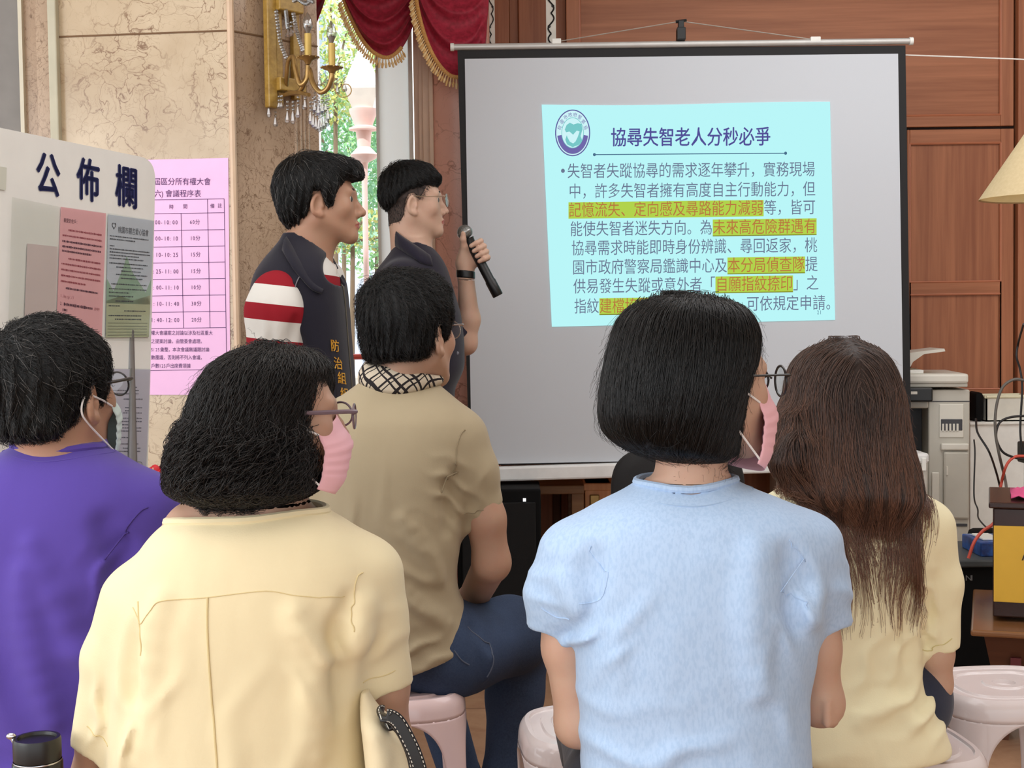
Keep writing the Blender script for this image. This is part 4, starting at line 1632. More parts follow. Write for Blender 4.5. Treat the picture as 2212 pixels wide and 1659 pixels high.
mb.build('leaves', plain('dark_leaf', (52, 70, 44), .5, vary=.3), pl, fix=False)
mb = MB()
p = at(336, 1030, 3.1)
for k in range(14):
    a = k * 2.4; r0 = .022 * math.sqrt((k + 1) / 14)
    mb.ball((p[0] + r0 * math.cos(a), p[1] + r0 * math.sin(a) * .5, p[2] + .006 * math.sin(k) + (k % 3) * .004), (.012, .008, .015), 8)
mb.build('flower', plain('flower_red', (206, 34, 44), .55, vary=.2), pl, smooth=True)
mb = MB(); mb.tube([(q[0], q[1], zpot - .01), (p[0] + .005, p[1], p[2])], .0025, 6); mb.tube([at(331, 1010, 3.09), at(330, 1042, 3.09)], .0022, 6)
mb.build('stem', plain('stem_cream', (226, 206, 170), .6), pl)

# ================================================================== OFFICE COPIER
YP = 5.62
corner = at(2012, 1000, YP)
cyaw = R(-38)
cxv = np.array([math.cos(cyaw), math.sin(cyaw), 0])       # along the front, to the copier's own right... front runs left of the corner
# front face direction goes away to the left, side face goes away to the right
dF = unit(np.array([-0.93, -0.36, 0])); dSd = unit(np.array([0.36, 0.93, 0]))
dF = unit(np.array([-0.98, 0.2, 0])); dSd = unit(np.array([0.12, 0.98, 0]))
M_cp = plain('copier_grey', (190, 186, 174), .5, vary=.03)
M_cpl = plain('copier_light', (216, 212, 200), .5, vary=.03)
M_cpd = plain('copier_dark', (62, 62, 66), .5)
c0_ = np.array([corner[0], corner[1], 0])
cpr = thing('photocopier', 'grey office photocopier beside the right edge of the screen', 'photocopier', c0_ + dF * .28 + dSd * .28)
zz = lambda py: at(2012, py, YP)[2]
# outward frame: x along -dF (to the right), y along dSd (back)
def cbox(m, x0, x1, y0, y1, z0, z1, mi=0, bev=.006):
    m.box((x0, y0, z0), (x1, y1, z1), mi, M=frame(c0_, -dF, dSd, Z_), bev=bev)
# side width on screen: 2012..2090
e = on_plane(2089, 1000, c0_, np.array([dSd[1], -dSd[0], 0]))
Ls_ = 0.55
ztop = zz(838)
xr_ = (at(2089, 1000, YP + .12)[0] - c0_[0]) - .035
mb = MB()
cbox(mb, -.012, xr_, 0, .44, .06, zz(842)); cbox(mb, -.62, -.012, .16, .44, .06, zz(842)); cbox(mb, -.62, -.012, 0, .18, .06, zz(985))
mb.build('body', M_cp, cpr)
mb = MB(); cbox(mb, -.60, -.012, .150, .17, zz(980), zz(875), bev=.002); mb.build('output_recess', M_cpd, cpr)
mb = MB(); cbox(mb, -.62, -.012, -.005, .2, zz(882), zz(866)); mb.build('output_shelf', M_cp, cpr)
mb = MB(); cbox(mb, -.62, -.004, -.06, .12, zz(866), zz(836)); pn = mb.build('control_panel', M_black, cpr)
for k in range(5):
    mb = MB(); cbox(mb, -.09 - k * .05, -.065 - k * .05, -.063, -.058, zz(850), zz(844), bev=.001)
    mb.build('button', M_cpl, pn)
mb = MB(); cbox(mb, -.62, xr_ - .01, -.03, .44, zz(828), zz(807), bev=.01); ld = mb.build('scanner_lid', M_cpl, cpr)
mb = MB(); cbox(mb, -.62, xr_ - .012, -.02, .44, zz(836), zz(827), bev=.004); mb.build('scanner_bed', M_cp, cpr)
mb = MB(); cbox(mb, -.16, -.03, .0, .25, zz(807), zz(799), bev=.003); mb.build('paper_stack', plain('paper_white', (240, 238, 232), .7), cpr)
# feeder tray wing
mb = MB()
pr = [at(1960, 792, YP + .1), at(2041, 752, YP + .1), at(2041, 759, YP + .1), at(1990, 770, YP + .1), at(1968, 806, YP + .1), at(1960, 806, YP + .1)]
pr = [at(1930, 778, YP), at(1968, 762, YP), at(2040, 753, YP), at(2042, 759, YP), at(1996, 765, YP), at(1972, 782, YP), at(1960, 806, YP), at(1930, 806, YP)]
mb.prism(pr, (0.02, .26, 0)); mb.build('feeder_tray', M_cpl, cpr)
# details on the side: seam lines, vent grille, door, handle
def side(m, x0, x1, py0, py1, off, mi=0, bev=.003):
    cbox(m, x0, x1, -off, 0.002, zz(py1), zz(py0), mi, bev)
mb = MB(); side(mb, .03, .125, 873, 945, .004); vt = mb.build('vent_plate', M_cpl, cpr)
mb = MB(); side(mb, .036, .12, 905, 930, .006); mb.build('vent_opening', M_cpd, vt)
mb = MB()
for k in range(5): side(mb, .04 + k * .014, .048 + k * .014, 915, 931, .009, bev=.001)
mb.build('vent_slat', M_cpl, vt)
mb = MB(); side(mb, .045, xr_ - .004, 975, 1120, .012, bev=.008); dr = mb.build('side_door', M_cp, cpr)
mb = MB(); side(mb, .055, .062, 1006, 1026, .016, bev=.002); mb.build('handle', M_cpl, dr)
mb = MB(); side(mb, .035, xr_ - .006, 957, 972, .016, bev=.006); mb.build('grip', M_cpl, cpr)
mb = MB(); side(mb, .05, xr_ - .01, 1130, 1136, .004, bev=.001); side(mb, -.045, xr_, 866, 868, .002, bev=.0005); mb.build('seam', M_cpd, cpr)
mb = MB(); side(mb, .0, .03, 1020, 1085, .008, bev=.004); mb.build('latch', M_cpl, cpr)
for x in (-.57, .1):
    for y in (.06, .38):
        mb = MB(); mb.tube([c0_ - dF * x + dSd * y + Z_ * .03 - X_ * .012, c0_ - dF * x + dSd * y + Z_ * .03 + X_ * .012], .03, 12); mb.build('caster', M_black, cpr, smooth='auto')
# white plastic box in front of it
a, b = at(1900, 980, 5.3), at(2006, 980, 5.3)
bx = thing('storage_box', 'white lidded plastic box in front of the photocopier', 'box', ((a[0] + b[0]) / 2, 5.42, 0))
mb = MB(); mb.box((a[0], 5.3, 0), (b[0] - .004, 5.455, a[2] - .035), bev=.01); mb.build('body', plain('box_grey_white', (206, 204, 196), .5), bx)
mb = MB(); mb.box((a[0] - .008, 5.29, a[2] - .04), (b[0], 5.46, a[2]), bev=.01); mb.build('lid', plain('lid_white', (226, 226, 224), .45), bx)
mb = MB(); p = at(1997, 1000, 5.29); mb.box((p[0] - .012, 5.282, p[2] - .03), (p[0] + .006, 5.292, p[2] + .02), bev=.003); mb.build('clip', M_white, bx)

# ---- white cabinet, bag, basket, cables at the right
a, b = at(2096, 912, 6.0), at(2260, 912, 6.0)
wc = thing('white_cabinet', 'plain white cabinet against the panelled cupboard at the right', 'cabinet', ((a[0] + b[0]) / 2, 6.1, 0))
mb = MB(); mb.box((a[0], 6.0, 0), (b[0], 6.19, a[2] - .012)); mb.build('body', M_white, wc)
mb = MB(); mb.box((a[0] - .004, 5.99, a[2] - .012), (b[0] + .004, 6.19, a[2]), bev=.003); mb.build('top', M_white, wc)
zt = a[2]
a, b = at(2120, 880, 6.08), at(2216, 880, 6.08)
bk = thing('plastic_basket', 'small white plastic basket on the white cabinet', 'basket', ((a[0] + b[0]) / 2, 6.09, zt))
zb = at(2120, 856, 6.08)[2]
cx_, hw = (a[0] + b[0]) / 2, (b[0] - a[0]) / 2
mb = MB()
for (x0, x1, y0, y1) in ((cx_ - hw, cx_ + hw, 6.02, 6.026), (cx_ - hw, cx_ + hw, 6.154, 6.16), (cx_ - hw, cx_ - hw + .006, 6.02, 6.16), (cx_ + hw - .006, cx_ + hw, 6.02, 6.16), (cx_ - hw, cx_ + hw, 6.02, 6.16)):
    mb.box((x0, y0, zt), (x1, y1, zb if y1 - y0 < .1 or x1 - x0 < .1 else zt + .006))
mb.build('body', plain('basket_white', (222, 220, 208), .5), bk)
mb = MB()
mb.tube([(cx_ - hw, 6.02, zb), (cx_ + hw, 6.02, zb), (cx_ + hw, 6.16, zb), (cx_ - hw, 6.16, zb), (cx_ - hw, 6.02, zb)], .007, 8)
mb.build('rim', plain('basket_rim', (232, 228, 196), .5), bk)
a = at(2106, 880, 6.08)
mb = MB()
mb.box((a[0] - .018, 6.02, zt), (a[0] + .022, 6.15, at(2106, 846, 6.08)[2]), bev=.018)
tag(mb.build('black_pouch', M_blackm, smooth='auto'), 'small black pouch between the photocopier and the basket', 'pouch')

# ---- floor lamp with fabric shade at the right edge
Yl = 4.3
sl_ = Yl / 3000
px_l = 2262
b = at(px_l, 428, Yl)
lp = thing('floor_lamp', 'floor lamp with pale conical fabric shade at the right edge', 'lamp', (b[0], Yl, 0))
rb = (px_l - 2121) * sl_; zb_ = b[2]
ztop_ = zb_ + (428 - 250) * sl_
rt = rb - (2212 - 2121) * sl_ * (428 - 250) / (428 - 300)
mb = MB()
mb.lathe([(rb, 0), (max(rt, .03), ztop_ - zb_), (max(rt, .03) - .002, ztop_ - zb_), (rb - .003, .001), (rb, 0)], 40, frame((b[0], Yl, zb_), X_, Y_, Z_))
t = NT('lamp_shade_fabric')
v = t.coord(); nz = t.noise(v, 90, 4)
cc = t.mix(nz.outputs[0], lin((186, 166, 128)), lin((206, 188, 150)))
bs = t.principled(cc, .9, 0, .1, t.bump(nz.outputs[0], .3, .001))
mb.build('shade', t.m, lp, smooth='auto')
mb = MB()
mb.lathe([(rb - .005, .004), (max(rt, .03) - .006, ztop_ - zb_ - .004), (max(rt, .03) - .007, ztop_ - zb_ - .004), (rb - .006, .004)], 40, frame((b[0], Yl, zb_), X_, Y_, Z_))
mb.build('lining', plain('shade_lining', (246, 238, 200), .8), lp, smooth='auto')
mb = MB()
mb.tube([(b[0], Yl, .02), (b[0], Yl, zb_ + .12)], .012, 12)
mb.tube([(b[0], Yl, ztop_ - .01), (b[0], Yl, ztop_ + .03)], .01, 8)
mb.tube([(b[0] - max(rt, .03), Yl, ztop_ - .006), (b[0] + max(rt, .03), Yl, ztop_ - .006)], .002, 6)
mb.build('pole', M_black, lp, smooth='auto')
mb = MB(); mb.lathe([(0, 0), (.13, 0), (.13, .015), (.03, .03), (0, .03)], 28, frame((b[0], Yl, 0), X_, Y_, Z_)); mb.build('base', M_black, lp, smooth='auto')
mb = MB(); mb.ball((b[0], Yl, zb_ + .14), .035, 14); bu = mb.build('bulb', emit('warm_bulb', (255, 236, 170), 6.0), lp, smooth=True)

# ---- lacquer box with yellow front on a flared brown stand
Yb = 3.95
a, b_ = at(2145, 1200, Yb), at(2330, 1200, Yb)
z = lambda py: at(2145, py, Yb)[2]
M_lac = plain('dark_lacquer', (46, 24, 20), .25, vary=.1)
M_yel = plain('yellow_panel', (216, 172, 54), .5, vary=.03)
lb = thing('donation_box', 'dark lacquered box with plain yellow front on the flared stand', 'box', ((a[0] + b_[0]) / 2, 4.12, z(1332)))
mb = MB(); mb.box((a[0], Yb, z(1332)), (b_[0], 4.3, z(1097)), bev=.004); mb.build('body', M_lac, lb)
mb = MB(); mb.box((a[0] + .002, Yb - .004, z(1299)), (b_[0] - .004, Yb + .004, z(1135)), bev=.001); fr_ = mb.build('front_panel', M_yel, lb)
mb = MB(); fn = lambda uu, vv: np.array([[at(2203 + u, 1200, Yb)[0], Yb - .0055, z(1211) + v_ * sl_] for u, v_ in zip(uu, vv)])
put_text(mb, 'A', 0, 0, 36, 34, fn); mb.build('letter', M_black, fr_, fix=False)
mb = MB(); mb.box((a[0] - .012, Yb - .015, z(1097)), (b_[0] + .01, 4.32, z(1084)), bev=.004); mb.build('lid', M_lac, lb)
q = at(2185, 1078, 4.08)
mb = MB()
P = np.zeros((14, 8, 3)); r_ = np.random.default_rng(8)
for i in range(14):
    for j in range(8):
        x = q[0] - .05 + i * .02; y = 4.0 + j * .03
        P[i, j] = (x, y, z(1084) + .004 + max(0, .03 * math.sin(i / 13 * math.pi) * math.sin(j / 7 * math.pi) + .008 * math.sin(i * 1.7 + j)))
mb.grid(P)
o = mb.build('pink_cloth', plain('pink_cloth', (216, 84, 134), .8), smooth=True); o.modifiers.new('t', 'SOLIDIFY').thickness = .003
tag(o, 'crumpled pink cloth on the dark lacquered box', 'cloth')
st = thing('flared_stand', 'brown wooden stand with flared sides under the lacquered box', 'stand', ((a[0] + b_[0]) / 2, 4.1, 0))
M_brn = wood('brown_stand', (92, 56, 38), (74, 42, 30), 'X', rough=.3)
mb = MB()
ztp = at(2106, 1368, 3.80)[2]; xl_ = at(2106, 1368, 3.80)[0]
xr2 = b_[0] + .08
mb.box((xl_, 3.80, ztp - .018), (xr2, 4.42, ztp), bev=.006); mb.build('top', plain('stand_top', (124, 84, 52), .18, vary=.08), st)
zl_ = at(2140, 1490, 3.84)[2]
x1a, x1b = at(2122, 1385, 3.84)[0], at(2146, 1490, 3.84)[0]
dx_ = x1b - x1a
mb = MB()
mb.prism([(x1a, 3.84, ztp - .018), (xr2 - .02, 3.84, ztp - .018), (xr2 - .02 - dx_, 3.9, .12), (x1a + dx_ * 1.25, 3.9, .12)], (0, .48, 0)); mb.build('apron', M_brn, st)
mb = MB()
p0, p1 = at(2180, 1425, 3.83), at(2202, 1425, 3.83)
mb.box((p0[0], 3.845, .14), (p1[0], 3.875, p0[2])); mb.build('slot', plain('maroon_inlay', (88, 20, 26), .5), st)
for x in (x1a + dx_ * 1.2, xr2 - dx_ - .08):
    for y in (3.92, 4.3):
        mb = MB(); mb.prism([(x, y, .14), (x + .05, y, .14), (x + .03, y, 0), (x - .02, y, 0)], (0, .05, 0)); mb.build('leg', M_brn, st)
# box, cloth and stand are turned to face the seats
_ang = R(-19)
_pv = np.array([a[0], Yb, 0.0])
for _o in (lb, st, o):
    _l = np.array(_o.location[:]) - _pv
    _o.location = tuple(_pv + np.array([_l[0] * math.cos(_ang) - _l[1] * math.sin(_ang), _l[0] * math.sin(_ang) + _l[1] * math.cos(_ang), _l[2]]))
    _o.rotation_euler = (0, 0, _ang)
st.location.x += 0.045
# ---- black equipment case with pale letters
a, b_ = at(2040, 1215, 4.62), at(2178, 1215, 4.62)
z = lambda py: at(2100, py, 4.62)[2]
ec = thing('equipment_case', 'black equipment case with grey lettering behind the long haired woman', 'case', ((a[0] + b_[0]) / 2, 4.8, 0))
mb = MB(); mb.box((a[0], 4.62, 0), (b_[0], 5.0, z(1222)), bev=.006); mb.build('body', M_blackm, ec)
mb = MB(); mb.box((a[0] - .004, 4.60, z(1224)), (b_[0] + .004, 5.01, z(1208)), bev=.006); ld = mb.build('lid', plain('case_grey', (66, 70, 72), .5), ec)
mb = MB(); p = at(2098, 1212, 4.72); mb.tube([p + X_ * -.04 + Z_ * .004, p + Z_ * .012, p + X_ * .04 + Z_ * .004], .006, 8); mb.build('handle', M_chrome, ld)
mb = MB(); fn = lambda uu, vv: np.array([[at(2058 + u, 1250, 4.618)[0], 4.614, z(1255) + v_ * 4.62 / 3000] for u, v_ in zip(uu, vv)])
put_text(mb, 'O NI', 2, 0, 22, 17, fn); mb.build('lettering', plain('case_letter', (112, 112, 112), .6), ec, fix=False)
a, b_ = at(2100, 1185, 4.75), at(2150, 1185, 4.75)
zt = z(1208); zt2 = at(2120, 1166, 4.72)[2]
mb = MB(); mb.box((a[0], 4.66, zt), (b_[0] + .05, 4.86, zt2), bev=.004)
t = NT('tissue_print'); v = t.coord(); nz = t.noise(v, 16, 4)
t.principled(t.ramp(nz.outputs[0], [(0.35, lin((16, 36, 92))), (.6, lin((34, 90, 168))), (.68, lin((200, 220, 240)))]), .35)
tb_ = thing('tissue_pack', 'blue printed tissue pack on the black equipment case', 'tissue pack', ((a[0] + b_[0]) / 2, 4.76, zt))
mb.build('wrapper', t.m, tb_)
mb = MB(); mb.box((a[0] + .02, 4.7, zt2), (b_[0], 4.82, zt2 + .008), bev=.003); mb.build('tissue', M_white, tb_)
a = at(2118, 1150, 4.95)
mb = MB(); mb.box((a[0] - .04, 4.9, zt), (a[0] + .12, 4.99, at(2118, 1142, 4.95)[2]), bev=.02)
tag(mb.build('black_bag', M_blackm, smooth='auto'), 'dark bag behind the blue tissue pack', 'bag')
# ---- dark gear stand with tangled cables at the right edge
q = at(2230, 985, 5.2)
gs = thing('equipment_stand', 'thin black equipment stand carrying tangled cables at the right edge', 'stand', (q[0], 5.2, 0))
mb = MB(); mb.tube([(q[0] - .018, 5.2, .02), (q[0] - .018, 5.2, at(2212, 815, 5.2)[2])], .013, 10)
mb.build('pole', M_black, gs, smooth='auto')
mb = MB(); mb.box((q[0] - .04, 5.15, at(2212, 1000, 5.2)[2]), (q[0] + .06, 5.25, at(2212, 955, 5.2)[2]), bev=.006); mb.build('clamp_box', M_black, gs)
for k in range(3):
    an = R(60 + 120 * k)
    mb = MB(); mb.tube([(q[0] - .018, 5.2, .25), (q[0] - .018 + .16 * math.cos(an), 5.2 + .16 * math.sin(an), .01)], .009, 8); mb.build('leg', M_black, gs, smooth='auto')


def cable(label, pts, r, mat, Y=5.12):
    m = MB()
    P_c = [at(p[0], p[1], p[2] if len(p) > 2 else Y) for p in pts]
    m.tube(spline(P_c, 12 * len(pts)), r, 8)
    tag(m.build('cable', mat, smooth='auto'), label, 'cable', 'cables trailing at the right edge')


M_cabg = plain('cable_grey', (98, 94, 88), .5); M_cabb = plain('cable_black', (22, 22, 24), .5); M_cabr = plain('cable_red', (206, 84, 66), .5)
cable('thick grey cable looping above the white cabinet', [(2215, 822), (2190, 820), (2165, 838), (2152, 880), (2150, 930), (2158, 980), (2172, 1040), (2176, 1085, 4.3)], .0055, M_cabg)
cable('black cable arching down from the equipment stand', [(2216, 898), (2180, 902), (2158, 915), (2152, 945), (2165, 975), (2190, 988), (2216, 992)], .0045, M_cabb)
cable('black cable hanging in front of the white cabinet', [(2108, 905, 5.2), (2112, 935, 5.1), (2136, 975, 5.0), (2152, 1020), (2162, 1060), (2168, 1085, 4.4)], .004, M_cabb)
cable('thin black cable trailing beside the photocopier', [(2104, 950, 5.5), (2106, 980, 5.45), (2104, 1070, 5.4), (2112, 1100, 5.3), (2114, 1120, 5.2), (2134, 1142, 5.0), (2150, 1148, 4.95)], .003, M_cabb)
cable('red cable bending over the tissue pack', [(2216, 985), (2190, 988), (2172, 1010), (2160, 1060), (2156, 1090, 4.6), (2148, 1128, 4.58), (2122, 1148, 4.58), (2104, 1172, 4.57), (2092, 1206, 4.57)], .0055, M_cabr)
cable('thin dark cable dropping along the right edge', [(2211, 700, 5.0), (2200, 740, 5.15), (2196, 770, 5.15), (2204, 800, 5.15), (2208, 840, 5.14), (2204, 930, 5.14), (2210, 985, 5.14)], .004, M_cabb)

# ================================================================== PEOPLE: tools
def skin(name, rgb, blush=(190, 120, 100)):
    if name in MATS: return MATS[name]
    t = NT(name)
    v = t.coord()
    n1 = t.noise(v, 18, 4, 0.6)
    c = t.mix(t.ramp(n1.outputs[0], [(0.4, (0, 0, 0)), (0.75, (0.22, 0.22, 0.22))]), lin(rgb), lin(blush))
    n2 = t.noise(v, 420, 3)
    t.principled(c, 0.5, 0, 0.35, t.bump(n2.outputs[0], 0.12, 0.0006), Subsurface_Weight=0.12, Subsurface_Scale=0.006)
    MATS[name] = t.m
    return t.m


def hair_mat(name, rgb, rgb2, rough=0.34, spec=0.5, grey=None, tip=None):
    if name in MATS: return MATS[name]
    t = NT(name)
    hi = t.n('ShaderNodeHairInfo')
    c = t.mix(hi.outputs['Random'], lin(rgb), lin(rgb2))
    if tip:
        c = t.mix(t.ramp(hi.outputs['Intercept'], [(0.25, (0, 0, 0)), (0.8, (1, 1, 1))]), c, lin(tip))
    if grey:
        g = t.math('GREATER_THAN', hi.outputs['Random'], grey[1])
        c = t.mix(g, c, lin(grey[0]))
    t.principled(c, rough, 0, spec)
    MATS[name] = t.m
    return t.m


def cap_mat(name, rgb, scale=(60, 60, 4)):
    if name in MATS: return MATS[name]
    t = NT(name)
    v = t.coord('Object', scale)
    n = t.noise(v, 3.0, 4)
    t.principled(lin(rgb), 0.55, 0, 0.3, t.bump(n.outputs[0], 0.6, 0.004))
    MATS[name] = t.m
    return t.m


M_lens = glassy('spectacle_lens', (246, 250, 250), 0.0, 1.5)
M_mask = plain('pink_mask', (242, 190, 200), 0.85, vary=.03)
M_maskw = plain('white_mask', (206, 224, 220), 0.85, vary=.03)
M_loop = plain('ear_loop', (236, 232, 230), 0.8)
M_eyew = plain('eye_white', (168, 158, 150), 0.3, vary=.01)
M_eyed = plain('eye_iris', (26, 18, 14), 0.15, vary=.01)
M_brow = plain('brow_hair', (30, 24, 22), 0.7)


def head_frame(c, yaw, pitch=0.0, roll=0.0, s=1.0):
    s = np.broadcast_to(np.asarray(s, float), (3,))
    f0 = np.array([math.sin(yaw), math.cos(yaw), 0]); r0 = np.array([math.cos(yaw), -math.sin(yaw), 0])
    f = f0 * math.cos(pitch) + Z_ * math.sin(pitch)
    u = np.cross(r0, f)
    r1 = r0 * math.cos(roll) + u * math.sin(roll)
    u1 = np.cross(r1, f)
    return frame(c, r1 * s[0], f * s[1], u1 * s[2])


def head_body(male=True, nose=1.0, jaw=1.0, ears=True):
    """Head in its own frame: x right, y forward, z up, eye level at z = 0."""
    B = Body()
    B.u(f_ell((0, -.014, .033), (.075, .091, .082)))
    B.u(f_ell((0, .026, -.012), (.062, .064, .096)), .03)
    for s in (-1, 1):
        B.u(f_cone((s * .051 * jaw, -.006, -.05), (s * .016, .070, -.098), .021, .017), .028)
        B.u(f_sph((s * .042, .055, -.026), .020), .028)
        B.u(f_cone((s * .038, .074, .020), (0, .083, .017), .009, .010), .016)
    B.u(f_sph((0, .077, -.101), .017), .02)
    B.u(f_sph((0, .060, -.058), .034), .022)
    for s in (-1, 1):
        B.s(f_sph((s * .034, .104, -.002), .0185), .012)
    B.u(f_chain([(0, .086, .010), (0, .099, -.018), (0, .109 + .004 * (nose - 1), -.036)], [.0075, .0085, .0115 * nose], .008), .012)
    for s in (-1, 1):
        B.u(f_sph((s * .0125, .098, -.042), .0085 * nose), .008)
        B.s(f_sph((s * .006, .106, -.0475), .0035), .003)
    B.u(f_ell((0, .0925, -.066), (.021, .0105, .0058)), .006)
    B.u(f_ell((0, .0905, -.0765), (.018, .0105, .0068)), .006)
    B.s(f_cone((-.02, .104, -.0712), (.02, .104, -.0712), .0026, .0026), .003)
    for s in (-1, 1) if ears else ():
        up = Body().u(f_sph((s * .034, .0715, .0), .0152)).i(f_plane((0, 0, .0022), (0, .25, -1)), .002)
        lo = Body().u(f_sph((s * .034, .0715, -.001), .0149)).i(f_plane((0, 0, -.0042), (0, .2, 1)), .002)
        B.u(up, .004).u(lo, .004)
        a = R(22) * s
        ro = np.array([[math.cos(a), -math.sin(a), 0], [math.sin(a), math.cos(a), 0], [0, 0, 1.0]])
        b_ = R(-12)
        rt = ro @ np.array([[1, 0, 0], [0, math.cos(b_), -math.sin(b_)], [0, math.sin(b_), math.cos(b_)]])
        ear = Body().u(f_ell((s * .079, -.016, -.016), (.0085, .019, .032), rt)).u(f_sph((s * .0745, -.006, -.044), .0085), .012)
        ear.s(f_ell((s * .0855, -.012, -.014), (.0085, .0115, .0225), rt), .003)
        ear.u(f_sph((s * .0735, -.004, -.02), .0075), .006)
        B.u(ear, .006)
    return B


def cranium(infl, dz=0.0, dy=0.0):
    return f_ell((0, -.014 + dy, .033 + dz), (.075 + infl, .091 + infl, .082 + infl))


def hairline(pts):
    """Region above a hairline given as (y, z) points from nape to brow; negative inside."""
    p = np.asarray(pts, float)
    return lambda q: (np.interp(q[..., 1], p[:, 0], p[:, 1]) - q[..., 2]) * 0.75


SHORT_LINE = [(-.12, -.078), (-.085, -.076), (-.05, -.062), (-.038, -.05), (-.032, -.012), (-.022, .020), (-.004, .022), (.004, .0), (.012, -.028), (.026, -.028), (.032, .006), (.05, .034), (.075, .062), (.1, .066)]


def grow(name, fn, M, parent, seeds, n, length, mat, flow, radius=0.0004, depth=(-0.006, 0.002), curl=0.0, curlf=40.0,
         seg=12, stop=None, seed=1, jitter=0.15, lift=0.0):
    """Hair strands that run over the surface fn (given in the frame M) along the flow field."""
    r = np.random.default_rng(seed)
    P = seeds[r.integers(0, len(seeds), n)] + r.normal(size=(n, 3)) * 0.002
    dep = r.uniform(depth[0], depth[1], n)
    L = r.uniform(length[0], length[1], n)
    st = L / (seg - 1)
    pts = np.zeros((n, seg, 3))
    jit = r.normal(size=(n, 3)) * jitter
    ph = r.uniform(0, 6.28, (n, 1)); fq = r.uniform(0.7, 1.3, (n, 1)) * curlf
    alive = np.ones(n, bool)
    p = P.copy()
    for k in range(seg):
        d0, g = grad(fn, p)
        tgt = dep + lift * (k / (seg - 1)) ** 2 * r.uniform(0.2, 1, n)
        if k < seg:
            p = p - g * np.clip((d0 - tgt) * (0.9 if k == 0 else 0.45), -.02, .02)[:, None]
        pts[:, k] = p
        f = flow(p) + jit
        f = f - g * (f * g).sum(-1, keepdims=True)
        f /= np.linalg.norm(f, axis=-1, keepdims=True) + 1e-9
        if curl:
            b = np.cross(g, f)
            s_ = (st * k)[:, None]
            off = b * np.cos(fq * s_ * 6.28 + ph) + g * np.sin(fq * s_ * 6.28 + ph)
            pts[:, k] = p + off * curl * min(1.0, k / 3)
        nxt = p + f * st[:, None]
        if stop is not None:
            alive &= ~stop(nxt, r)
        p = np.where(alive[:, None], nxt, p + f * 0.0003)
    Wp = xf(M, pts.reshape(-1, 3)) - parent_world(parent)
    hc = bpy.data.hair_curves.new(name)
    hc.add_curves([seg] * n)
    hc.position_data.foreach_set('vector', Wp.astype(np.float32).ravel())
    ra = hc.attributes.new('radius', 'FLOAT', 'POINT')
    taper = np.linspace(1, 0.45, seg)
    ra.data.foreach_set('value', np.tile(radius * taper, n).astype(np.float32))
    hc.materials.append(mat)
    o = bpy.data.objects.new(name, hc)
    COL.objects.link(o)
    o.parent = parent
    return o


def to_local(M, w):
    A = np.array(M)[:3, :3]
    return (np.asarray(w) - np.array(M)[:3, 3]) @ np.linalg.inv(A).T


def local_verts(o, M):
    v = np.empty(len(o.data.vertices) * 3); o.data.vertices.foreach_get('co', v)
    return to_local(M, v.reshape(-1, 3) + parent_world(o.parent) + np.array(o.location[:]))


def eyes_and_brows(M, root, brow=True, r_eye=True):
    for s in (-1, 1):
        m = MB()
        bm = bmesh.new(); bmesh.ops.create_uvsphere(bm, u_segments=20, v_segments=14, radius=.0135)
        vs = np.array([v.co[:] for v in bm.verts]); fs = [[v.index for v in f.verts] for f in bm.faces]; bm.free()
        vs = vs[:, [0, 2, 1]] * .96 + (s * .034, .0715, -.001)
        for f in fs:
            c = vs[f].mean(0) - (s * .034, .0715, -.001)
            m.add(xf(M, vs[f]), [tuple(range(len(f)))], 1 if c[1] / np.linalg.norm(c) > math.cos(R(55)) else 0)
        m.build('eye', [M_eyew, M_eyed], root, smooth=True)
        if brow:
            m = MB()
            m.tube(xf(M, spline([(s * .014, .0885, .0215), (s * .03, .0865, .0265), (s * .048, .072, .022)], 12)), np.linspace(.0036, .0022, 12), 8)
            m.build('eyebrow', M_brow, root, smooth='auto')


def spectacles(M, root, matf, rim=0.0012, lens=(.0255, .0205), y=.112, z=-.006, temple_r=.0016, tz=.004, earx=.079, full=True, tflat=1.0):
    m = MB()
    lens_pts = []
    for s in (-1, 1):
        c = np.array([s * .034, y, z])
        a = np.linspace(0, 2 * math.pi, 33)
        ring_ = np.stack([c[0] + lens[0] * np.cos(a), c[1] - .010 * (s * np.cos(a) + .2), c[2] + lens[1] * np.sin(a)], 1)
        lens_pts.append(ring_[:-1])
        m.tube(xf(M, ring_), rim, 6, cap=False)
    m.tube(xf(M, spline([(-.010, y - .001, z + .004), (0, y + .003, z + .008), (.010, y - .001, z + .004)], 8)), rim, 6)
    g = m.build('glasses', matf, root, smooth='auto')
    m = MB()
    for s in (-1, 1):
        pts = spline([(s * .0595, y - .012, z + .008), (s * .070, y - .016, z + .011), (s * earx, .03, z + .012), (s * earx, -.012, z + .014), (s * (earx - .003), -.034, z - .012)], 24)
        m = MB(); m.tube(xf(M, pts), temple_r, 8)
        m.build('temple_arm', matf, g, smooth='auto')
    for lp_ in lens_pts:
        m = MB()
        c = lp_.mean(0) + (0, .002, 0)
        vs = np.concatenate([[c], lp_])
        m.add(xf(M, vs), [(0, 1 + i, 1 + (i + 1) % 32) for i in range(32)])
        m.build('lens', M_lens, g, smooth=True)
    return g


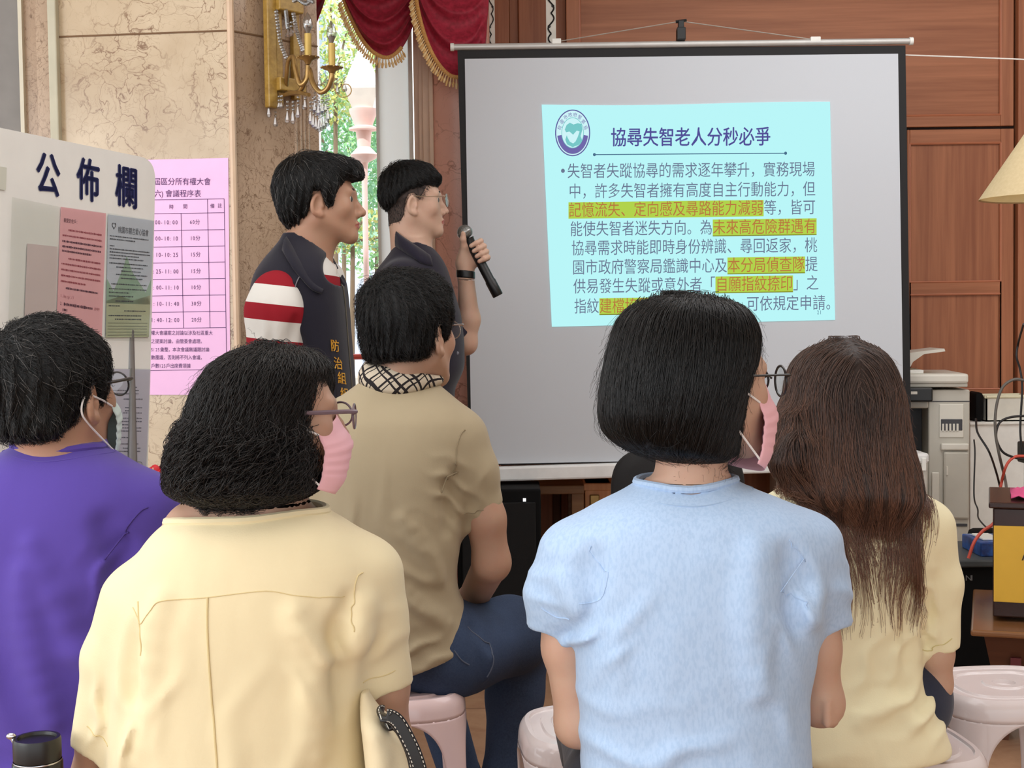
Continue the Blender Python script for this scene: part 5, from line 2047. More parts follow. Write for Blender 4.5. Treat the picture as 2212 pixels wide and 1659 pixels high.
def face_mask(M, root, mat, drop=0.0, loop_to=(.079, -.02, .0)):
    nu, nv = 33, 30
    P = np.zeros((nu, nv, 3))
    for i in range(nu):
        ph = R(71) * (2 * i / (nu - 1) - 1)
        for j in range(nv):
            v = j / (nv - 1)
            c = math.cos(ph) ** 0.8
            zt = -.012 + .012 * c ** 3 - .022 * (1 - c)
            zb = -.120 + .016 * (1 - c) - drop * (.3 + .7 * c)
            ry = np.interp(v, [0, .18, .35, .6, .85, 1], [.079, .092, .105, .098, .090, .074])
            pl = .0022 * ((v * 7) % 1.0) if .18 < v < .82 else 0
            rx = .0705 + pl
            P[i, j] = (rx * math.sin(ph), .016 + (ry + pl) * c, zt + (zb - zt) * v)
    m = MB(); m.grid(xf(M, P.reshape(-1, 3)).reshape(nu, nv, 3))
    o = m.build('face_mask', mat, root, smooth=True)
    sd = o.modifiers.new('thick', 'SOLIDIFY'); sd.thickness = .0014
    for s, i in ((-1, 0), (1, nu - 1)):
        m = MB()
        a, b = P[i, 2], P[i, nv - 3]
        e = np.array([s * loop_to[0], loop_to[1], loop_to[2]])
        m.tube(xf(M, spline([a, (a * .45 + e * .55) + (s * .004, 0, .002), e, e + (s * -.002, -.012, -.022), e + (s * -.004, .004, -.046), b], 30)), .0016, 6)
        m.build('ear_loop', M_loop, o, smooth='auto')
    return o


def hand(B, wrist, d, nrm, thumb, s=1.0, curl=0.5, k=.006):
    """Palm and five fingers: d = direction of the fingers, nrm = out of the back of the hand, thumb = side of the thumb."""
    w = np.asarray(wrist, float); d = unit(d); nrm = unit(nrm - d * (np.asarray(nrm) @ d)); th = unit(np.cross(nrm, d))
    if th @ np.asarray(thumb) < 0: th = -th
    pl = w + d * .085 * s
    for t_ in (-.028, -.010, .010, .028):
        B.u(f_cone(w + d * .01 * s + th * t_ * .55 * s, pl + th * t_ * s, .014 * s, .0115 * s), .014)
    for t_, L, o in ((.030, .072, 0), (.010, .080, .004), (-.010, .074, .002), (-.029, .058, -.006)):
        p0 = pl + th * t_ * s + d * o * s
        pts = [p0]; a = 0.0; p = p0
        for sg, f in ((.45, .55), (.30, .8), (.25, .6)):
            a += curl * f
            p = p + (d * math.cos(a) - nrm * math.sin(a)) * L * sg * s
            pts.append(p)
        B.u(f_chain(pts, [.0095 * s, .0088 * s, .008 * s, .0068 * s], .004), k)
    p0 = w + d * .022 * s + th * .022 * s
    p1 = p0 + (d * .6 + th * .75 - nrm * .25) * .042 * s
    p2 = p1 + (d * .85 + th * .3 - nrm * .35 * (1 + curl)) * .034 * s
    p3 = p2 + (d * .9 + th * .05 - nrm * .45 * (1 + curl)) * .026 * s
    B.u(f_chain([p0, p1, p2, p3], [.015 * s, .012 * s, .0105 * s, .008 * s], .006), .012)
    return B


def rows_px(Y, rows, sx=1.0):
    out = []
    for r in rows:
        py, xl, xr, ry = r[:4]
        dy = r[4] if len(r) > 4 else 0.0
        a, b = at(xl, py, Y), at(xr, py, Y)
        out.append(((a[2] + b[2]) / 2, (a[0] + b[0]) / 2, Y + dy, abs(b[0] - a[0]) / 2 * sx, ry))
    return out


def fold(B, px, Y, r=.012, h=.35, k=.03, valley=False, taper=True):
    if not valley: r *= .72; k *= .7
    """A crease or ridge of cloth along a line seen in the picture, laid on the surface of B."""
    p = np.array([at(x, y, Y) for x, y in px])
    p = spline(project(B, p), 9)
    _, g = grad(B, p)
    rs = np.array([r * (math.sin(math.pi * (i + .7) / 9.4) ** .7 if taper else 1) for i in range(9)])
    if valley:
        q = p + g * (rs * (1 - h))[:, None]
        B.s(f_chain(q, rs, .01), k)
    else:
        q = p - g * (rs * (1 - h))[:, None]
        B.u(f_chain(q, rs, .01), k)


def neckline(fn, c, rx, ry, n=56, dz=(-.10, .10), tilt=0.0):
    """Closed line where a vertical oval of the given size meets the top of the shirt."""
    a = np.linspace(0, 2 * math.pi, n + 1)
    base = np.stack([c[0] + rx * np.cos(a), c[1] + ry * np.sin(a), np.zeros(n + 1)], 1)
    zs = np.linspace(c[2] + dz[1], c[2] + dz[0], 80)
    z = np.full(n + 1, c[2] + dz[0])
    done = np.zeros(n + 1, bool)
    for zz_ in zs:
        q = base.copy(); q[:, 2] = zz_
        hit = (fn(q) < 0) & ~done
        z[hit] = zz_; done |= hit
    k = np.ones(5) / 5
    zp = np.concatenate([z[-3:-1], z, z[1:3]])
    base[:, 2] = np.convolve(zp, k, mode='valid')
    return base


def seam(fn, px, Y, mat, root, name='seam', r=.0011, off=.0003, n=40):
    p = np.array([at(x, y, Y) for x, y in px])
    p = project(fn, spline(p, n), off)
    m = MB(); m.tube(p, r, 6)
    return m.build(name, mat, root, smooth='auto')


def seated_legs(cx, Y, hw, zseat, feet=.02, dx=0.0, knee=.42):
    T = Body()
    T.u(f_ell((cx, Y + .02, zseat + .085), (hw, .14, .11)))
    for s in (-1, 1):
        hip = np.array([cx + s * hw * .5, Y + .04, zseat + .085])
        kn = np.array([cx + s * (hw * .62) + dx, Y + knee, zseat + .075])
        an = np.array([cx + s * (hw * .6) + dx, Y + knee - .04, .09])
        T.u(f_chain([hip, kn, an], [.085, .062, .05], .03), .05)
    T.i(f_plane((0, 0, zseat + .002), (0, 0, -1)), .006)
    return T


def seated_legs_fix(T, cx, Y, hw, zseat, dx=0.0, knee=.42):
    return T


def shoe(name, p, d, root, mat, s=1.0):
    d = unit(d); x = np.cross(d, Z_)
    B = Body()
    B.u(f_cone(p + d * -.04 + Z_ * .045, p + d * .15 * s + Z_ * .03, .043, .036))
    B.u(f_cone(p + Z_ * .05, p + Z_ * .11, .042, .045), .03)
    B.i(f_plane((0, 0, p[2] + .002), (0, 0, -1)), .006)
    return sdf_mesh(name, B, [(p - .26, p + .26, .008)], mat, root)


# ------------------------------------------------------------------ stools
M_stool = plain('stool_pink', (230, 206, 206), 0.14, vary=.02)
M_stool2 = plain('stool_white', (222, 212, 212), 0.1, vary=.02)
SEAT_Z = 0.44


def se(a, rx, e=3.2):
    c, s = math.cos(a), math.sin(a)
    k = (abs(c) ** e + abs(s) ** e) ** (-1 / e)
    return np.array([rx * k * c, rx * k * s])


def make_stool(mat, label, loc, rot=0.0):
    root = thing('plastic_stool', label, 'stool', loc, 'plastic stools the audience sits on')
    org = np.array([loc[0], loc[1], 0.0])
    zt, zk = 0.396, 0.44
    def rad(z): return 0.150 + (0.185 - 0.150) * (1 - z / zk)
    def open_(z):
        if z >= zt: return 0.0
        return R(37) * (1 - (z / zt) ** 9) ** 0.5
    m = MB()
    A = np.linspace(0, 2 * math.pi, 97)[:-1] + rot
    prof = [(1.0, zt - .001), (1.0, .402), (1.0, .414), (.99, .426), (.965, .434), (.93, zk), (.88, zk), (.86, zk - .004), (.74, zk - .004), (.72, zk), (.60, zk), (.58, zk - .003), (.30, zk - .003), (.28, zk), (.16, zk), (.14, zk - .008), (0.02, zk - .008)]
    P = np.zeros((96, len(prof), 3))
    for i, a in enumerate(A):
        for j, (f, z) in enumerate(prof):
            q = se(a - rot, rad(z) * f, 3.2 if f > .5 else 2.0)
            c, s = math.cos(rot), math.sin(rot)
            P[i, j] = (org[0] + q[0] * c - q[1] * s, org[1] + q[0] * s + q[1] * c, z)
    m.grid(P, closed_u=True)
    o = m.build('seat', mat, root, smooth='auto'); sd = o.modifiers.new('thick', 'SOLIDIFY'); sd.thickness = .004; sd.offset = -1
    zs = np.concatenate([np.linspace(0, .32, 12), np.linspace(.33, zt, 14)])
    for k in range(4):
        nu = 17
        P = np.zeros((nu, len(zs), 3))
        for j, z in enumerate(zs):
            a0 = k * math.pi / 2 + open_(z); a1 = (k + 1) * math.pi / 2 - open_(z)
            for i in range(nu):
                a = a0 + (a1 - a0) * i / (nu - 1)
                q = se(a, rad(z))
                c, s = math.cos(rot), math.sin(rot)
                P[i, j] = (org[0] + q[0] * c - q[1] * s, org[1] + q[0] * s + q[1] * c, z)
        m = MB(); m.grid(P)
        o = m.build('leg', mat, root, smooth='auto'); sd = o.modifiers.new('thick', 'SOLIDIFY'); sd.thickness = .005; sd.offset = -1
    return root


def copy_tree(o, loc, label, mat=None):
    c = o.copy(); COL.objects.link(c); c.location = loc; c['label'] = label
    for ch in list(o.children):
        d = ch.copy(); COL.objects.link(d); d.parent = c
        if mat is not None:
            d.data = d.data.copy(); d.data.materials[0] = mat
        for g in list(ch.children):
            e = g.copy(); COL.objects.link(e); e.parent = d
    return c


def floor_at(px, Y):
    q = at(px, 1400, Y)
    return np.array([q[0], Y, 0.0])


stool0 = make_stool(M_stool, 'pink plastic stool under the man in the beige shirt', floor_at(848, 2.95), R(6))
copy_tree(stool0, floor_at(1292, 2.64), 'empty pale plastic stool in front of the woman in light blue', M_stool2)
copy_tree(stool0, floor_at(2168, 2.90), 'empty pale plastic stool at the right, before the flared wooden stand', M_stool2)
copy_tree(stool0, floor_at(1925, 2.50), 'pale plastic stool under the long haired woman', M_stool2)
copy_tree(stool0, floor_at(1490, 1.97), 'plastic stool under the woman in the light blue shirt')
copy_tree(stool0, floor_at(520, 1.97), 'plastic stool under the curly haired woman')
copy_tree(stool0, floor_at(110, 2.27), 'plastic stool under the man in purple')


def creases(B, Y, fields, back=None):
    """Sharp-crested folds of cloth. field = (px, py, rx, ry in pixels, angle of the lines, spacing m, height m, seed)."""
    for (px, py, rx, ry, ang, lam, amp, sd) in fields:
        c = at(px, py, Y); k = Y / FOC
        th = R(ang)
        def fn(p, c=c, rx=rx * k, ry=ry * k, th=th, lam=lam, amp=amp, sd=sd):
            x = p[..., 0] - c[0]; z = p[..., 2] - c[2]
            u = -x * math.sin(th) + z * math.cos(th); v = x * math.cos(th) + z * math.sin(th)
            w = 1.1 * np.sin(v / lam * 1.7 + sd) + .6 * np.sin(v / lam * 3.9 + u / lam * 2.1 + 2 * sd)
            t = 2 * np.pi * u / lam + w
            m = np.exp(-((x / rx) ** 2 + (z / ry) ** 2)) * (p[..., 1] < Y + .06)
            a = .55 + .45 * np.sin(v / lam * 1.1 + u / lam * 1.3 + 3.1 * sd)
            return 1.7 * amp * m * a * ((.5 + .5 * np.cos(t)) ** 2.4 - .25)
        B.d(fn)


def raycast(fn, pts, off=0.0, near=0.45, far=0.12, n=110):
    """First hit of fn along the line of sight through each point."""
    p = np.asarray(pts, float)
    d = (p - CAM) / np.linalg.norm(p - CAM, axis=1)[:, None]
    L = np.linalg.norm(p - CAM, axis=1)
    best = L.copy(); done = np.zeros(len(p), bool)
    for k in range(n):
        t_ = L - near + (near + far) * k / (n - 1)
        hit = (fn(CAM + d * t_[:, None]) < 0) & ~done
        best[hit] = t_[hit]; done |= hit
    return CAM + d * (best - off - (near + far) / n * .5)[:, None]

# ================================================================== PEOPLE
SK = skin('skin_tan', (184, 149, 127)); SK2 = skin('skin_light', (198, 164, 143)); SK3 = skin('skin_warm', (176, 137, 113))
M_lips = plain('lips', (168, 98, 88), .45)
HB = hair_mat('hair_black', (5, 5, 5), (15, 13, 13), rough=.36, spec=.35)
HBG = hair_mat('hair_black_greying', (7, 7, 7), (20, 19, 19), rough=.36, spec=.35, grey=((92, 90, 88), .93))
HBR = hair_mat('hair_curly', (8, 6, 5), (24, 18, 16), rough=.34, spec=.4)
HLG = hair_mat('hair_long_brown', (44, 32, 27), (84, 62, 52), rough=.38, tip=(118, 82, 64))
CB = cap_mat('hair_base_black', (5, 5, 5)); CBR = cap_mat('hair_base_brown', (44, 32, 27))
M_scalp = plain('scalp_thin', (86, 70, 62), .7)


def whorl_flow(w, a=1.0, down=0.4, extra=(0, 0, 0)):
    w = np.asarray(w, float); ex = np.asarray(extra, float)
    def f(p):
        d = p - w
        d = d / (np.linalg.norm(d, axis=-1, keepdims=True) + 1e-6)
        return d * a + np.array([0, 0, -1.0]) * down + ex
    return f


def clothes_dark(name, rgb):
    return cloth(name, rgb, wrinkle=.4)


def tee(cx, rows, Y, sleeves, neck, hem_z, e=2.4):
    """Shirt: trunk from outline rows, sleeves as (points, radii, hem point, hem direction), neck = (centre, rx)."""
    B = Body(); B.u(f_loft(rows_px(Y, rows), 0, e))
    for pts, rs, hp, hd in sleeves:
        sl_ = Body().u(f_chain(pts, rs, .02))
        sl_.i(f_plane(hp, hd), .004)
        B.u(sl_, .035)
    return B


def open_sleeve(B, pts, rs, hp, hd):
    return
    hd = unit(hd)
    B.s(f_cone(np.asarray(hp) - hd * .03, np.asarray(hp) + hd * .05, rs - .007, rs - .004), .002)


def person(label, base, cat='person'):
    return thing('person', label, cat, base, 'audience seated on stools' if base[1] < 3 else None)


# ---------------------------------------------------------------- woman in the light blue shirt
def woman_blue():
    Y = 1.95
    root = person('woman with black bob, pink mask and round glasses in a light blue shirt', floor_at(1490, Y))
    M = head_frame(at(1524, 824, Y), R(62), R(0), 0, (.93, .93, .92))
    rows = [(1035, 1405, 1560, .05, .01), (1048, 1375, 1600, .062, .01), (1066, 1325, 1655, .075, .01), (1088, 1285, 1708, .088, .0), (1112, 1232, 1762, .098, 0), (1150, 1204, 1786, .108, 0),
            (1220, 1200, 1790, .118, 0), (1300, 1216, 1780, .122, 0), (1400, 1236, 1756, .12, 0), (1500, 1246, 1746, .115, 0), (1600, 1254, 1746, .115, 0), (1700, 1250, 1752, .12, 0), (1860, 1232, 1780, .14, .01), (1900, 1240, 1776, .14, .01)]
    s1 = [at(1234, 1206, Y), at(1192, 1280, Y), at(1178, 1372, Y + .01)]; s2 = [at(1748, 1186, Y), at(1782, 1265, Y), at(1804, 1362, Y + .01)]
    h1, hd1 = at(1180, 1362, Y), at(1175, 1470, Y) - at(1200, 1270, Y); h2, hd2 = at(1803, 1354, Y), at(1830, 1480, Y) - at(1800, 1270, Y)
    B = tee(0, rows, Y, [(s1, [.046, .036, .027], h1, hd1), (s2, [.044, .031, .0265], h2, hd2)], None, 0)
    for f in ([(1250, 1380), (1240, 1290), (1262, 1200)], [(1738, 1350), (1745, 1270), (1722, 1190)]):
        fold(B, f, Y - .12, .014, .5, .03, True)
    for f, r_ in (([(1640, 1180), (1625, 1330), (1640, 1500)], .016), ([(1150, 1290), (1180, 1320), (1225, 1325)], .008), ([(1830, 1310), (1795, 1330), (1760, 1320)], .008)):
        fold(B, f, Y - .12, r_, .22, .045)
    creases(B, Y, [(1262, 1330, 70, 90, 60, .05, .007, 1), (1730, 1320, 70, 90, 118, .05, .007, 2), (1480, 1560, 220, 110, 8, .07, .006, 3), (1330, 1420, 110, 160, 75, .075, .005, 4), (1650, 1420, 110, 160, 105, .075, .005, 5),
               (1165, 1290, 45, 70, 15, .04, .003, 6), (1815, 1280, 45, 70, 165, .04, .003, 7), (1480, 1180, 180, 60, 3, .09, .002, 8)])
    c = at(1482, 1062, Y + .005)
    shirt_solid = Body().u(B)
    nl_ = neckline(shirt_solid, c, .070, .060)
    B.s(f_cone(c + (0, .0, -.004), c + (0, 0, .2), .060, .085), .004)
    B.i(f_plane((0, 0, .46), (0, 0, -1)), .01)
    open_sleeve(B, None, .036, h1, hd1); open_sleeve(B, None, .036, h2, hd2)
    Mt = cloth('blue_heather', (178, 204, 235), vary=.02, mottle=(168, 196, 229), wrinkle=.3)
    x0, x1 = at(1095, 1300, Y)[0], at(1870, 1300, Y)[0]
    sdf_mesh('shirt', B, [((x0, Y - .2, .44), (x1, Y + .2, at(1480, 1020, Y)[2]), .0045)], Mt, root)
    m = MB(); m.tube(nl_ + (0, 0, .001), .0058, 8, cap=False); m.build('neckband', Mt, root, smooth='auto')
    m = MB()
    nl2 = neckline(shirt_solid, c, .094, .082)
    m.tube(nl2 + (0, 0, .0006), .0009, 6, cap=False); m.build('neck_stitching', plain('blue_stitch', (160, 188, 222), .8), root)
    for px in ([(1240, 1130), (1250, 1210), (1252, 1290), (1248, 1340)], [(1750, 1110), (1748, 1190), (1748, 1270), (1744, 1325)]):
        seam(shirt_solid, px, Y - .13, Mt, root, r=.0007)
    seam(shirt_solid, [(1140, 1335), (1178, 1350), (1222, 1350)], Y - .06, Mt, root, r=.001)
    # body
    S = Body()
    S.u(in_frame(head_body(False, .85, .92), M))
    S.u(f_cone(xf(M, [[0, -.022, -.05]])[0], at(1490, 1085, Y), .047, .053), .02)
    S.u(f_loft([(z, cx, cy, rx * .86, ry * .8) for z, cx, cy, rx, ry in rows_px(Y, rows)]), .02)
    for sl_, pts in ((s1, [(1219, 1400, .012), (1248, 1565, .02), (1400, 1560, .24), (1470, 1530, .25)]), (s2, [(1768, 1400, .012), (1774, 1520, .03), (1660, 1545, .22), (1600, 1540, .25)])):
        q = [sl_[0], sl_[1] * .7 + at(pts[0][0], 1280, Y) * .3] + [at(x, y, Y + d) for x, y, d in pts]
        S.u(f_chain(q, [.032, .026, .029, .030, .022, .020], .02), .02)
    # fingertips of the far hand curled over the elbow at the right
    B2 = Body()
    for k in range(4):
        B2.u(f_chain([at(1738, 1505 + k * 17, Y + .05), at(1786, 1500 + k * 17, Y + .035), at(1798, 1512 + k * 16, Y + .01), at(1786, 1518 + k * 15, Y - .006)], [.0085, .0085, .008, .007], .003), .003)
    S.u(B2, .002)
    w = at(1600, 1540, Y + .25); hand(S, w, at(1500, 1540, Y + .25) - w, (0, 0, 1), (0, -1, 0), .9, .5)
    zn = at(1490, 1040, Y)[2]
    hc_ = np.array(M)[:3, 3]
    sdf_mesh('body', S, [((hc_[0] - .15, Y - .16, zn), (hc_[0] + .15, Y + .16, hc_[2] + .13), .004), ((x0, Y - .16, .46), (x1, Y + .42, zn), .006)], SK2, root)
    T = seated_legs(floor_at(1490, Y)[0], Y, .18, SEAT_Z)
    fx = floor_at(1490, Y)[0]
    sdf_mesh('trousers', T, [((fx - .3, Y - .2, .08), (fx + .3, Y + .56, .7), .012)], clothes_dark('dark_trousers', (44, 46, 56)), root)
    for s_ in (-1, 1): shoe('shoe', np.array([fx + s_ * .108, Y + .38, 0.0]), (0, 1, 0), root, M_blackm)
    # hair
    hr = [(633, 1462, 1482, .006, 0), (636, 1445, 1500, .02, 0), (642, 1405, 1540, .05, 0), (654, 1372, 1590, .075, 0), (680, 1344, 1616, .095, 0), (720, 1326, 1634, .108, 0), (770, 1312, 1632, .115, 0), (830, 1300, 1616, .118, 0),
          (885, 1295, 1604, .115, 0), (925, 1304, 1598, .108, 0), (955, 1330, 1592, .1, 0), (978, 1375, 1592, .085, 0), (994, 1425, 1575, .06, 0), (1000, 1450, 1560, .04, 0)]
    H = Body().u(f_loft(rows_px(Y + .005, hr), 0, 2.2))
    x0h, x1h = at(1270, 800, Y)[0], at(1690, 800, Y)[0]
    cap = sdf_mesh('hair', H, [((x0h, Y - .16, at(1480, 1010, Y)[2]), (x1h, Y + .17, at(1480, 628, Y)[2]), .006)], CB, root)
    I = np.eye(4)
    sv = local_verts(cap, I); sv = sv[(sv[:, 1] < Y + .07) & (sv[:, 2] > at(1480, 968, Y)[2])]
    w = at(1530, 650, Y)
    zc = at(1480, 985, Y)[2]
    fl = whorl_flow(w + (0, .02, .03), .9, .75)
    xr_ = at(1660, 800, Y)[0]
    def fl2(p):
        f = fl(p); low = np.clip((at(1480, 900, Y)[2] - p[:, 2]) / .05, 0, 1)[:, None]
        f = f + low * np.stack([(at(1500, 900, Y)[0] - p[:, 0]) * 7, 0 * p[:, 0], 0 * p[:, 0]], 1)
        return f
    grow('hair_strands', H, I, cap, sv, 11000, (.07, .2), HB, fl2, .00042, (-.003, .0035), jitter=.1, seg=14, seed=5,
         stop=lambda p, r: p[:, 2] < zc - .004 + .02 * np.abs(p[:, 0] - at(1490, 900, Y)[0]) / .1 + r.normal(size=len(p)) * .006)
    grow('flyaway_hair', H, I, cap, sv, 380, (.05, .14), HB, fl2, .00026, (0, .006), jitter=.5, seg=12, seed=6, lift=.02)
    spectacles(M, root, plain('frame_black', (28, 26, 28), .3), .0018, (.026, .0235), y=.118, z=-.002)
    face_mask(M, root, M_mask, .022)
    return M


# ---------------------------------------------------------------- curly haired woman in the butter yellow shirt
def woman_yellow():
    Y = 1.95
    root = person('woman with dark curly hair, glasses and pink mask in a butter yellow shirt', floor_at(520, Y))
    M = head_frame(at(592, 898, Y), R(66), 0, 0, (.91, .93, .82))
    rows = [(1070, 470, 640, .05, .01), (1090, 420, 672, .07, .01), (1112, 372, 720, .085, .0), (1140, 338, 768, .1, 0), (1180, 306, 812, .112, 0), (1230, 280, 836, .122, 0), (1300, 258, 836, .128, 0),
            (1400, 250, 812, .13, 0), (1500, 244, 798, .13, 0), (1600, 240, 795, .132, 0), (1700, 238, 805, .138, 0), (1860, 228, 830, .15, .01), (1900, 232, 826, .15, .01)]
    s1 = [at(296, 1304, Y), at(238, 1420, Y), at(198, 1640, Y + .01)]; s2 = [at(796, 1240, Y), at(818, 1340, Y), at(838, 1520, Y + .02)]
    h1, hd1 = at(196, 1622, Y), at(180, 1700, Y) - at(215, 1500, Y); h2, hd2 = at(836, 1487, Y), at(846, 1600, Y) - at(828, 1380, Y)
    hd1 = unit(hd1) + (-.1, 0, 0); 
    B = tee(0, rows, Y, [(s1, [.052, .037, .033], h1, hd1), (s2, [.047, .038, .040], h2, hd2)], None, 0)
    for f in ([(250, 1630), (250, 1540), (252, 1440), (258, 1370)], [(774, 1560), (768, 1440), (764, 1390), (784, 1310)]):
        fold(B, f, Y - .13, .020, .68, .02, True)
    for f, r_ in (([(330, 1300), (296, 1420), (262, 1560), (252, 1640)], .014), ([(770, 1410), (820, 1370), (868, 1330)], .012), ([(765, 1428), (800, 1440), (850, 1420)], .008), ([(640, 1330), (690, 1480), (700, 1640)], .012)):
        fold(B, f, Y - .13, r_, .22, .045)
    creases(B, Y, [(300, 1520, 70, 160, 100, .06, .008, 1), (740, 1400, 70, 110, 125, .055, .007, 2), (225, 1480, 40, 120, 80, .045, .005, 3), (830, 1400, 50, 70, 20, .05, .005, 4), (560, 1520, 170, 160, 80, .09, .005, 5), (400, 1470, 60, 150, 75, .07, .005, 6)])
    c = at(534, 1118, Y + .005)
    solid = Body().u(B)
    nl_ = neckline(solid, c, .112, .082)
    hole = in_frame(f_cone((0, 0, -.014), (0, 0, .2), 1.0 * .105, .14), frame(c, X_, Y_ * .72, Z_))
    B.s(hole, .004)
    B.i(f_plane((0, 0, .46), (0, 0, -1)), .01)
    open_sleeve(B, None, .033, h1, hd1); open_sleeve(B, None, .041, h2, hd2)
    Mt = cloth('butter_cotton', (228, 215, 177), vary=.025, wrinkle=.4, mottle=None)
    x0, x1 = at(120, 1300, Y)[0], at(925, 1300, Y)[0]
    sdf_mesh('shirt', B, [((x0, Y - .2, .44), (x1, Y + .2, at(520, 1060, Y)[2]), .0045)], Mt, root)
    m = MB(); m.tube(nl_, .0068, 8, cap=False); m.build('neckband', Mt, root, smooth='auto')
    Ms = plain('butter_seam', (212, 194, 146), .9)
    seam(solid, [(205, 1305), (248, 1348), (300, 1310), (345, 1296), (440, 1291), (560, 1277), (640, 1280), (720, 1290), (772, 1300)], Y - .14, Ms, root, 'yoke_seam', .0007)
    seam(solid, [(440, 1291), (443, 1380), (452, 1500), (466, 1690)], Y - .14, Ms, root, 'back_pleat', .0015)
    seam(solid, [(845, 1170), (800, 1260), (770, 1330), (764, 1380)], Y - .13, Ms, root, 'armhole_seam', .0008)
    seam(solid, [(236, 1290), (252, 1350), (258, 1420)], Y - .13, Ms, root, 'armhole_seam', .0012)
    seam(solid, [(158, 1578), (200, 1600), (242, 1612)], Y - .05, Ms, root, 'hem_stitching', .0008)
    seam(solid, [(782, 1474), (840, 1470), (892, 1462)], Y - .05, Ms, root, 'hem_stitching', .0008)
    S = Body()
    S.u(in_frame(head_body(False, .85, .92), M))
    S.u(f_cone(xf(M, [[0, -.022, -.05]])[0], at(545, 1130, Y), .050, .062), .03)
    S.u(f_cone(at(560, 1095, Y), at(420, 1150, Y), .05, .045), .05)
    S.u(f_loft([(z, cx, cy, rx * .88, ry * .84) for z, cx, cy, rx, ry in rows_px(Y, rows)]), .02)
    for pts, rs in (([(300, 1310, 0), (242, 1420, .0), (198, 1600, .0), (178, 1730, .05), (330, 1780, .28), (420, 1760, .34)], [.036, .024, .019, .028, .026, .024]),
                    ([(792, 1250, 0), (816, 1340, 0), (830, 1480, .02), (836, 1600, .05), (740, 1720, .25), (690, 1740, .33)], [.036, .030, .033, .034, .026, .024])):
        S.u(f_chain([at(x, y, Y + d) for x, y, d in pts], rs, .02), .02)
    for wpx, d in (((420, 1760, .34), (1, .4, 0)), ((690, 1740, .33), (-1, .4, 0))):
        w = at(wpx[0], wpx[1], Y + wpx[2]); hand(S, w, d, (0, -.2, 1), (0, 1, 0), .9, .5)
    zn = at(520, 1085, Y)[2]
    hc_ = np.array(M)[:3, 3]
    sdf_mesh('body', S, [((hc_[0] - .16, Y - .16, zn), (hc_[0] + .16, Y + .16, hc_[2] + .13), .004), ((x0, Y - .16, .46), (x1, Y + .5, zn), .006)], SK, root)
    fx = floor_at(520, Y)[0]
    T = seated_legs(fx, Y, .19, SEAT_Z)
    sdf_mesh('trousers', T, [((fx - .3, Y - .2, .08), (fx + .3, Y + .56, .7), .012)], clothes_dark('dark_trousers', (44, 46, 56)), root)
    for s_ in (-1, 1): shoe('shoe', np.array([fx + s_ * .114, Y + .38, 0.0]), (0, 1, 0), root, M_blackm)
    hr = [(742, 575, 600, .006, 0), (746, 560, 615, .02, 0), (753, 526, 648, .05, 0), (768, 492, 676, .08, 0), (792, 462, 694, .1, 0), (835, 434, 690, .113, 0), (885, 414, 682, .117, 0), (930, 400, 676, .12, 0), (985, 388, 674, .122, 0),
          (1030, 386, 674, .12, 0), (1054, 392, 668, .105, 0), (1068, 428, 640, .08, 0), (1078, 460, 590, .05, 0)]
    H = Body().u(f_loft(rows_px(Y + .005, hr), 0, 2.2))
    H.u(in_frame(f_ell((-.035, .058, .056), (.048, .032, .042)), M), .03)
    x0h, x1h = at(335, 900, Y)[0], at(770, 900, Y)[0]
    cap = sdf_mesh('hair', H, [((x0h, Y - .17, at(520, 1100, Y)[2]), (x1h, Y + .19, at(520, 725, Y)[2]), .006)], CB, root)
    I = np.eye(4); sv = local_verts(cap, I); sv = sv[sv[:, 1] < Y + .09]
    w = at(600, 748, Y) + np.array([0, .02, .03]); zc = at(500, 1080, Y)[2]
    fl = whorl_flow(w, .9, .8)
    def stop(p, r): return p[:, 2] < zc + r.normal(size=len(p)) * .008
    grow('hair_strands', H, I, cap, sv, 9000, (.06, .16), HBR, fl, .00045, (-.002, .005), curl=.0035, curlf=18, seg=18, seed=15, jitter=.25, stop=stop)
    lowv = sv[sv[:, 2] < at(500, 900, Y)[2]]
    grow('hair_curls', H, I, cap, lowv, 6500, (.05, .12), HBR, fl, .00045, (.0, .013), curl=.008, curlf=20, seg=22, seed=16, jitter=.5, stop=stop)
    grow('flyaway_hair', H, I, cap, sv, 500, (.05, .12), HBR, fl, .00026, (0, .008), curl=.003, curlf=14, seg=14, seed=17, jitter=.7, lift=.018)
    spectacles(M, root, plain('frame_mauve', (112, 94, 104), .3), .0016, (.026, .021), y=.118, z=-.004, temple_r=.0032)
    face_mask(M, root, M_mask, .020)


